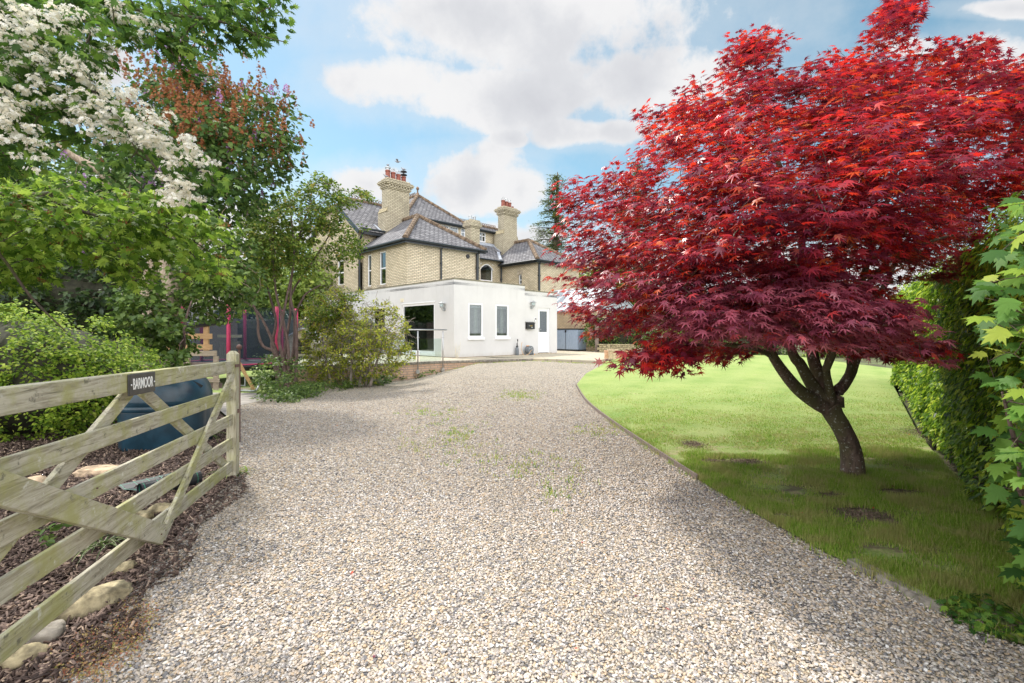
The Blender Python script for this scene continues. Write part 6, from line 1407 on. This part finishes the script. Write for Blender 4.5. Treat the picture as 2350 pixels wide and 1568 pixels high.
k = len(syc); leaf_obj('crown', T_SYC, syc, np.array([-.35, -.35, .85]) + gh_.normal(size=(k, 3)) * .38, np.array([-.75, -.1, -.45]) + gh_.normal(size=(k, 3)) * .4, gh_.uniform(.055, .098, k), M['leaf_syc'], st_)

# ---- conifers and trees behind the house
def conifer(name, label, bx, d, ztop, zlow, rmax, seed, dens=1.0, lean=0.0):
    base = Vector((bx, d, .3)); t = thing(name, label, 'tree', base); r = random.Random(seed); mb = MB(); q, rr = sp_([base, Vector((bx + lean, d, ztop * .6)), Vector((bx + lean * 1.3, d, ztop))], [.45, .28, .04]); mb.tube(q, rr, 8); P_, Nn, Tt, Sz = [], [], [], []
    z = zlow
    while z < ztop - .3:
        f = (z - zlow) / (ztop - zlow); R0 = rmax * (1 - f) ** .75 + .35
        for _ in range(int(5 * dens) + 1):
            a = r.uniform(0, 6.28); L = R0 * r.uniform(.45, 1.15); c0 = Vector((bx + lean * f, d, z)); tip = c0 + Vector((math.cos(a) * L, math.sin(a) * L, -L * .12 + r.uniform(-.2, .3)))
            mb.tube([c0, c0.lerp(tip, .5) + Vector((0, 0, .12)), tip], [.05, .035, .012], 4, cap=False)
            n = int(46 * L)
            for _ in range(n):
                s = r.random() ** .7; p = c0.lerp(tip, s) + Vector((r.gauss(0, .22), r.gauss(0, .22), r.gauss(-.08, .12))); P_.append(p); Nn.append((r.gauss(0, .4), r.gauss(0, .4), 1)); Tt.append((math.cos(a) + r.gauss(0, .6), math.sin(a) + r.gauss(0, .6), -.5)); Sz.append(r.uniform(.16, .34))
        z += .55
    mb.build('trunk', M['bark_dark'], t, True); leaf_obj('crown', T_THIN, np.array(P_), np.array(Nn), np.array(Tt), np.array(Sz), M['needle'], t)
conifer('conifer_tree', 'tall ragged conifer rising behind the right end of the brick house', P(1264, 700, 46).x, 46, 1.5 + 368 * 46 / 1085, 4.5, 3.1, 3, 1.7, .5)
bgtree('garden_tree', 'tall green tree far left beyond the shed and side lawn', (-26, 26, -.2), [(40, 760), (20, 620), (60, 480), (150, 430), (250, 450), (330, 560), (350, 760)], 27, 3, 300, 34, 'leaf_mid', (.25, .36), (.6, 1.2), 83)
conifer('conifer_tree', 'dark conifer top just showing above the left side of the maple', P(1462, 700, 40).x, 40, 1.5 + 396 * 40 / 1085, 3, 2.8, 4, 1.4)
bgtree('garden_tree', 'yellow green tree between the brick house and the red maple', (8, 42, .4), [(1318, 680), (1322, 620), (1350, 600), (1420, 610), (1480, 650), (1500, 740), (1340, 740)], 40, 2.5, 160, 34, 'leaf_pale', (.25, .4), (.6, 1.1), 75)
bgtree('garden_tree', 'rounded mid green tree beyond the lawn behind the maple', (20, 36, .4), [(1480, 760), (1520, 690), (1600, 660), (1720, 690), (1790, 720), (1800, 790), (1480, 800)], 35, 3, 260, 34, 'leaf_mid', (.22, .36), (.6, 1.1), 76)
bgtree('garden_tree', 'green tree behind the far end of the beech hedge', (34, 38, .4), [(2000, 790), (2010, 720), (2080, 680), (2200, 560), (2330, 420), (2480, 330), (2650, 420), (2650, 760)], 34, 4, 420, 36, 'leaf_mid', (.25, .4), (.7, 1.3), 77)
bgtree('border_shrub', 'dark glossy ivy bush growing over the low stone wall', (5.4, 27.2, .42), [(1338, 790), (1345, 740), (1375, 715), (1420, 720), (1470, 735), (1500, 800), (1380, 804)], 26.6, .9, 200, 30, 'leaf_mid', (.08, .13), (.2, .35), 78, corek=.8, th=.06)
bgtree('border_shrub', 'pale yellow green border shrub past the far lawn edge', (9.5, 23.6, .42), [(1480, 822), (1490, 770), (1540, 750), (1600, 775), (1620, 824)], 23.6, .8, 120, 30, 'leaf_pale', (.09, .15), (.2, .35), 79, corek=.7, th=.05)
bgtree('border_shrub', 'round mid green border shrub past the lawn, left of the maple trunk', (12.8, 23.4, .42), [(1610, 824), (1620, 765), (1700, 740), (1800, 760), (1830, 826)], 23.4, 1, 170, 30, 'leaf_mid', (.09, .15), (.2, .35), 80, corek=.75, th=.05)
bgtree('border_shrub', 'yellow green border shrub right of the maple trunk by the hedge end', (18.2, 23.2, .42), [(1840, 826), (1850, 770), (1940, 750), (2040, 770), (2080, 826)], 23.2, 1, 170, 30, 'leaf_pale', (.09, .15), (.2, .35), 82, corek=.75, th=.05)

# ---- low plants
def low(name, label, cents, n, tpl, size, mat, rad=(.06, .14), group=None, cat='plant', **kw):
    c = np.asarray(cents); t = thing(name, label, cat, (c[:, 0].mean(), c[:, 1].mean(), G(c[:, 0].mean(), c[:, 1].mean())), group=group)
    pos, nr, tp, sz = clusters(c, np.random.default_rng(7).uniform(rad[0], rad[1], len(c)), n, size=size, **kw); leaf_obj('foliage', tpl, pos, nr, tp, sz, M[mat], t)
    mb = MB(); g0 = [( [Vector((x, y, G(x, y))), Vector((x, y, G(x, y) + .01))], [.006, .005]) for x, y, z in (c[::4] if len(c) > 60 else c[:1])]; grow(mb, g0, c[::2], .002, .005, 3, .06); mb.build('stems', M['bark_stem'], t); return t
def scat(poly, n, h, seed, dd=0.0):
    g_ = np.random.default_rng(seed); xs = [p[0] for p in poly]; ys = [p[1] for p in poly]; o = []
    while len(o) < n:
        x, y = g_.uniform(min(xs), max(xs)), g_.uniform(min(ys), max(ys))
        if in_poly(np.array([x]), np.array([y]), poly)[0]:
            p = gp(x, y); o.append((p.x, p.y, p.z + g_.random() ** 1.3 * h))
    return np.array(o)
low('low_shrub', 'leafy low shrub round the foot of the multi stemmed tree', scat([(588, 925), (592, 880), (640, 872), (700, 880), (700, 905), (640, 925)], 130, .95, 1), 20, T_OVAL, (.06, .095), 'leaf_mid', (.12, .22), cat='shrub')
low('ground_cover', 'green ground cover under the sparse clipped bush beside the gravel', scat([(640, 922), (700, 895), (800, 886), (880, 872), (860, 884), (760, 905), (660, 928)], 150, .28, 2), 18, T_OVAL, (.05, .08), 'leaf_mid', (.10, .18))
low('leafy_weed', 'green lobed leaf plant at the foot of the terrace wall below the balustrade', scat([(940, 868), (950, 856), (985, 850), (1030, 846), (1020, 854), (960, 872)], 44, .22, 3), 12, T_HAW, (.05, .08), 'leaf_mid', (.08, .14))
low('leafy_weed', 'green lobed leaf plant between the clipped bush and the terrace wall', scat([(850, 884), (870, 866), (925, 862), (930, 872), (880, 886)], 50, .3, 4), 14, T_HAW, (.06, .09), 'leaf_mid', (.10, .16))
low('ivy_patch', 'pale green ivy trailing onto the gravel in the lower right corner', scat([(2160, 1390), (2200, 1370), (2300, 1400), (2350, 1420), (2350, 1480), (2290, 1460), (2220, 1440), (2170, 1430)], 60, .06, 5), 7, T_HAW, (.026, .045), 'leaf_syc', (.05, .09), up=1.2)
low('bramble_sprig', 'small serrated green sprig in the bark behind the lowest gate rails', scat([(85, 1265), (110, 1235), (180, 1240), (150, 1275)], 8, .16, 6), 5, T_OVAL, (.05, .075), 'leaf_mid', (.05, .09))
# striped grassy plant
def strappy(name, label, c, n, L, seed, mats=('leaf_mid', 'cream')):
    t = thing(name, label, 'plant', c); r = random.Random(seed)
    for part, mt__, w in (('leaves', mats[0], .010), ('pale_leaf_edges', mats[1], .0035)):
        r = random.Random(seed); vs, fs = [], []
        for _ in range(n):
            a = r.uniform(0, 6.28); l_ = L * r.uniform(.6, 1.1); s0 = Vector(c) + Vector((r.gauss(0, .04), r.gauss(0, .04), 0)); d = Vector((math.cos(a), math.sin(a), 0)); sd_ = Vector((-d.y, d.x, 0)); k0 = len(vs); off = sd_ * (.010 if part != 'leaves' else 0)
            for i in range(7): f = i / 6; p = s0 + d * (l_ * f) + Vector((0, 0, l_ * (1.5 * f - 1.45 * f * f) * .8)) + off * (1 - f); ww = w * (1 - f * .85); vs += [p - sd_ * ww, p + sd_ * ww]
            for i in range(6): fs.append((k0 + 2 * i, k0 + 2 * i + 1, k0 + 2 * i + 3, k0 + 2 * i + 2))
        m_b = MB(); m_b.add(vs, fs); m_b.build(part, M[mt__], t)
strappy('striped_grass', 'cream edged strappy plant behind the lowest gate rail', gv(228, 1262), 34, .26, 5)
strappy('daylily_clump', 'pale green strappy clump at the foot of the gate end post', gv(528, 1092), 40, .22, 6, ('leaf_pale', 'leaf_privet'))
strappy('weed_tuft', 'green strappy weed growing at the bed edge past the gate post', gv(470, 1010), 30, .4, 7, ('leaf_pale', 'leaf_mid'))

# ================================================================ GROUND DETAIL
def uv(x, y): z = np.array([G(a, b) for a, b in zip(x, y)]); return x / y * 1085 + 1175, 763 + (CAMH - z) / y * 1085
def scatter_xy(poly, n, dlo, dhi, seed, pw=1.0):
    """points on the ground of a polygon, thinning with distance"""
    g_ = np.random.default_rng(seed); X, Y = [], []; m = 0
    while m < n:
        y = dlo + (dhi - dlo) * g_.random(60000) ** pw; x = (g_.uniform(-60, 2410, 60000) - 1175) / 1085 * y
        k = in_poly(x, y, poly); X.append(x[k]); Y.append(y[k]); m += k.sum()
    return np.concatenate(X)[:n], np.concatenate(Y)[:n]
def ico(sub):
    bm = bmesh.new(); bmesh.ops.create_icosphere(bm, subdivisions=sub, radius=1.0); V = np.array([v.co[:] for v in bm.verts]); T = np.array([[v.index for v in f.verts] for f in bm.faces]); bm.free(); return V, T
def pebbles(name, x, y, rlo, rhi, sub, seed, lift=.25):
    g_ = np.random.default_rng(seed); n = len(x); V, T = ico(sub); z = np.array([G(a, b) for a, b in zip(x, y)])
    r = g_.uniform(rlo, rhi, n) * g_.uniform(.75, 1.25, n); sc = np.stack([r * g_.uniform(.9, 1.5, n), r * g_.uniform(.7, 1.0, n), r * g_.uniform(.32, .55, n)], 1)
    Vv = V[None] * sc[:, None, :] * (1 + .14 * g_.normal(size=(n, len(V), 1)))
    a = g_.uniform(0, 6.28, n); tl = g_.normal(size=n) * .35; ca, sa, ct, st2 = np.cos(a), np.sin(a), np.cos(tl), np.sin(tl)
    x1 = Vv[..., 0] * ct[:, None] + Vv[..., 2] * st2[:, None]; z1 = -Vv[..., 0] * st2[:, None] + Vv[..., 2] * ct[:, None]; y1 = Vv[..., 1]
    X = x1 * ca[:, None] - y1 * sa[:, None] + x[:, None]; Y = x1 * sa[:, None] + y1 * ca[:, None] + y[:, None]; Zz = z1 + (z + sc[:, 2] * lift + g_.random(n) * rlo * .9)[:, None]
    o = np_mesh(name, np.stack([X, Y, Zz], -1).reshape(-1, 3), (T[None] + (np.arange(n) * len(V))[:, None, None]).reshape(-1, 3), M['pebble'], smooth=True); return o
drv = [(p[0], p[1]) for p in drive]
x, y = scatter_xy(drv, 50000, 1.75, 4.0, 101, 1.0); tag(pebbles('gravel_stones', x, y, .0052, .0098, 2, 1), 'loose cream and grey pebbles close by', None, None, 'stuff')
x, y = scatter_xy(drv, 135000, 4.0, 15.5, 102, 1.15); k_ = gq.random(len(x)) > np.clip((y - 8) / 7.5, 0, 1) ** .8; x, y = x[k_], y[k_]; tag(pebbles('gravel_stones', x, y, .0066, .0114, 1, 2), 'loose cream and grey pebbles of the drive farther off', None, None, 'stuff')
# bare worn earth in the lawn
BARE = []
for vx, vy, a, b_ in ((1717, 1064, 55, 10), (1640, 1062, 40, 6), (1980, 1188, 95, 24), (1590, 1022, 28, 8), (2162, 1001, 70, 14), (2290, 1142, 70, 22), (2060, 1135, 60, 9), (1905, 1140, 45, 8), (2230, 1080, 50, 12), (1800, 1190, 30, 7)):
    p = gp(vx, vy); p1 = gp(vx + a, vy); p2 = gp(vx, vy - b_); BARE.append((p.x, p.y, abs(p1.x - p.x), max(abs(p2.y - p.y), .05)))
# grass
def grass(name, poly, n, dlo, dhi, seed, h, w, mat='grass', pw=1.0, lean=.5):
    x, y = scatter_xy(poly, n, dlo, dhi, seed, pw); g_ = np.random.default_rng(seed)
    dn = np.array([noise.noise(Vector((a * .9, b * 1.6, 7.0))) + .5 * noise.noise(Vector((a * 3.1, b * 4, 2.0))) for a, b in zip(x, y)])
    k = (dn + g_.random(n) * .5 > (.04 if dlo < 3 else -.10))
    for q_ in BARE:
        k &= ~(((x - q_[0]) / q_[2]) ** 2 + ((y - q_[1]) / q_[3]) ** 2 < .35 + dn * 1.5 + g_.random(n) * .8)
    x, y, dn = x[k], y[k], dn[k]; n = len(x)
    if dhi > 8: kk = g_.random(n) > np.clip((y - 7) / 5, 0, 1); x, y, dn = x[kk], y[kk], dn[kk]; n = len(x)
    z = np.array([G(a, b) for a, b in zip(x, y)]) + .012; hh = g_.uniform(h[0], h[1], n) * (1 + np.clip(dn, -.3, .6)); a = g_.uniform(0, 6.28, n); ln = g_.random(n) * lean
    w_ = g_.uniform(w[0], w[1], n)
    b0 = np.stack([x - np.sin(a) * w_, y + np.cos(a) * w_, z], 1); b1 = np.stack([x + np.sin(a) * w_, y - np.cos(a) * w_, z], 1); tt = np.stack([x + np.cos(a) * hh * ln, y + np.sin(a) * hh * ln, z + hh], 1)
    tag(np_mesh(name, np.stack([b0, b1, tt], 1).reshape(-1, 3), np.arange(3 * n).reshape(-1, 3), M[mat]), 'short green and straw coloured grass of the lawn', None, None, 'stuff')
lp = [(p[0], p[1]) for p in lawn_poly]
grass('grass', lp, 170000, 1.8, 6.0, 111, (.022, .062), (.0020, .0038))
grass('grass', lp, 70000, 6.0, 12.0, 112, (.012, .028), (.003, .005), pw=1.2, lean=1.2)
# longer tufts: along the kerb, round the maple and at the far end of the drive
def tufts(pts, n, h, w, seed, name='grass_tufts'):
    g_ = np.random.default_rng(seed); c = np.repeat(np.array(pts), n, 0); m = len(c); x = c[:, 0] + g_.normal(size=m) * .045; y = c[:, 1] + g_.normal(size=m) * .045; z = np.array([G(a, b) for a, b in zip(x, y)])
    hh = g_.uniform(h[0], h[1], m); a = g_.uniform(0, 6.28, m); ln = g_.uniform(.1, .9, m); w_ = g_.uniform(w[0], w[1], m)
    b0 = np.stack([x - np.sin(a) * w_, y + np.cos(a) * w_, z], 1); b1 = np.stack([x + np.sin(a) * w_, y - np.cos(a) * w_, z], 1); tt = np.stack([x + np.cos(a) * hh * ln, y + np.sin(a) * hh * ln, z + hh], 1)
    tag(np_mesh(name, np.stack([b0, b1, tt], 1).reshape(-1, 3), np.arange(3 * m).reshape(-1, 3), M['grass']), 'longer grass tufts on the lawn edge and round the maple', None, None, 'stuff')
pts = []
for i in range(4, len(EDGE) - 1):
    a, c = np.array(EDGE[i]), np.array(EDGE[i + 1]); n = int(np.linalg.norm(c - a) / .03)
    for k in range(n): pts.append(a + (c - a) * gq.random() + [gq.normal() * .035 + .03, gq.normal() * .03 + .02])
mb0 = gp(1957, 1094)
for k in range(60): a = gq.uniform(0, 6.28); pts.append([mb0.x + math.cos(a) * gq.uniform(.12, .35), mb0.y + math.sin(a) * gq.uniform(.12, .3)])
tufts(pts, 16, (.03, .085), (.002, .0035), 5)
pts = []
fe = [(-2.6, 17.7), (-.5, 18.75), (.86, 19.4), (1.72, 18.95), (3.3, 17.85), (3.7, 18.7)]
for a, c in zip(fe[:-1], fe[1:]):
    for k in range(int(math.dist(a, c) / .06)): f = gq.random(); pts.append([a[0] + (c[0] - a[0]) * f + gq.normal() * .07, a[1] + (c[1] - a[1]) * f - abs(gq.normal()) * .12])
for (vx, vy, n, s) in ((1190, 908, 26, .3), (1050, 1012, 22, .3), (1165, 1060, 10, .2), (1360, 990, 12, .2), (1040, 985, 12, .3), (1260, 1075, 8, .25), (1000, 940, 14, .4), (1290, 1130, 6, .12)):
    p = gp(vx, vy)
    for k in range(n * 3): pts.append([p.x + gq.normal() * s, p.y + gq.normal() * s * 1.3])
tufts(pts, 8, (.015, .05), (.005, .009), 6)
# crumbs of bare earth where the turf is worn
EARTH = 1
# bark chips in the bed and spilling on to the gravel
def chips(poly, n, dlo, dhi, seed, s):
    x, y = scatter_xy(poly, n, dlo, dhi, seed); g_ = np.random.default_rng(seed); z = np.array([G(a, b) for a, b in zip(x, y)]) + .012 + g_.random(n) * .025
    B0 = np.array([(-1, -1, -1), (1, -1, -1), (1, 1, -1), (-1, 1, -1), (-.8, -.7, 1), (.9, -.8, 1), (.7, .8, 1), (-1, .6, 1)], float); F = np.array([(0, 3, 2, 1), (4, 5, 6, 7), (0, 1, 5, 4), (1, 2, 6, 5), (2, 3, 7, 6), (3, 0, 4, 7)])
    sc = np.stack([g_.uniform(.5, 1.4, n) * s, g_.uniform(.12, .35, n) * s, g_.uniform(.05, .12, n) * s], 1); V = B0[None] * sc[:, None]; q = unit(g_.normal(size=(n, 3)) * [1, 1, .45]); up_ = unit(g_.normal(size=(n, 3)) * .45 + [0, 0, 1]); sd_ = unit(np.cross(up_, q)); up_ = np.cross(q, sd_)
    W = V[..., 0:1] * q[:, None] + V[..., 1:2] * sd_[:, None] + V[..., 2:3] * up_[:, None] + np.stack([x, y, z], 1)[:, None]
    return W.reshape(-1, 3), (F[None] + (np.arange(n) * 8)[:, None, None]).reshape(-1, 4)
bedp = [ex(530, 990), (-4.7, 7.9), (-6, 9.0), (-9, 9.0), (-9, 0.9), (-2.2, 0.9)] + [tuple(p) for p in BED[::-1]]
W, F = chips(bedp, 30000, 1.4, 8.5, 121, .028); tag(np_mesh('bark_chips', W, F, M['chips'], k=4), 'brown bark chips covering the bed', None, None, 'stuff')
spill = [(p[0] + (.30 if i % 2 else .12), p[1] - .04) for i, p in enumerate(BED)] + [(p[0] - .05, p[1]) for p in BED[::-1]]
M['crumb'] = simple('worn_earth', (0.17, 0.125, 0.09), .95, var=.4, scale=20)
X_, Y_ = [], []
for bx_, by_, ra, rb in BARE:
    n = int(5200 * ra * rb / .1) + 60; X_.append(bx_ + gq.normal(size=n) * ra * .5); Y_.append(by_ + gq.normal(size=n) * rb * .55)
X_, Y_ = np.concatenate(X_), np.concatenate(Y_); zz_ = np.array([G(a, b_) + .014 for a, b_ in zip(X_, Y_)])
tag(leaf_obj('earth_crumbs', T_OVAL, np.stack([X_, Y_, zz_], 1), np.array([0, 0, 1.]) + gq.normal(size=(len(X_), 3)) * .35, gq.normal(size=(len(X_), 3)), gq.uniform(.008, .022, len(X_)), M['crumb']), 'dark crumbly earth where the lawn is worn bare', None, None, 'stuff')
W, F = chips(spill, 1500, 1.5, 5.5, 122, .022); tag(np_mesh('bark_chips', W, F, M['chips'], k=4), 'bark chips strewn from the bed on to the gravel', None, None, 'stuff')
W, F = chips([(3.95, 3.3), (4.65, 4.8), (6.05, 6.9), (9.7, 11.8), (9.9, 11.4), (6.4, 6.6), (5.3, 4.8), (4.6, 3.2)], 3500, 3, 12, 123, .03); tag(np_mesh('leaf_litter', W, F, M['chips'], k=4), 'brown leaf litter under the beech hedge', None, None, 'stuff')
# reddish dry creeping plant at the lower left of the drive
c = scat([(90, 1560), (140, 1480), (240, 1440), (320, 1360), (365, 1400), (330, 1480), (250, 1568)], 330, .03, 9)
pos, nr, tp, sz = clusters(c, .06, 11, size=(.008, .016), up=.6, rnd=.9, flat=.4); M['creeper'] = leaf_mat('dry_creeper', [(0, (0.40, 0.14, 0.09)), (.4, (0.56, 0.32, 0.18)), (.75, (0.40, 0.38, 0.09)), (1, (0.70, 0.50, 0.30))], .3, .7)
tag(leaf_obj('creeping_weed', T_OVAL, pos, nr, tp, sz, M['creeper']), 'reddish dry creeping weed on the gravel at the lower left', None, None, 'stuff')
# fallen leaves
x, y = scatter_xy(drv + [], 26, 2.2, 8, 131); x2, y2 = scatter_xy(lp, 60, 3, 8, 132); X_ = np.concatenate([x, x2]); Y_ = np.concatenate([y, y2]); n = len(X_)
pos = np.stack([X_, Y_, [G(a, b_) + .035 for a, b_ in zip(X_, Y_)]], 1); tag(leaf_obj('fallen_leaves', T_MAPLE, pos, np.array([0, 0, 1.0]) + gq.normal(size=(n, 3)) * .25, gq.normal(size=(n, 3)), gq.uniform(.015, .03, n), M['leaf_maple']), 'dark red maple leaves fallen on the gravel and lawn', None, None, 'stuff')
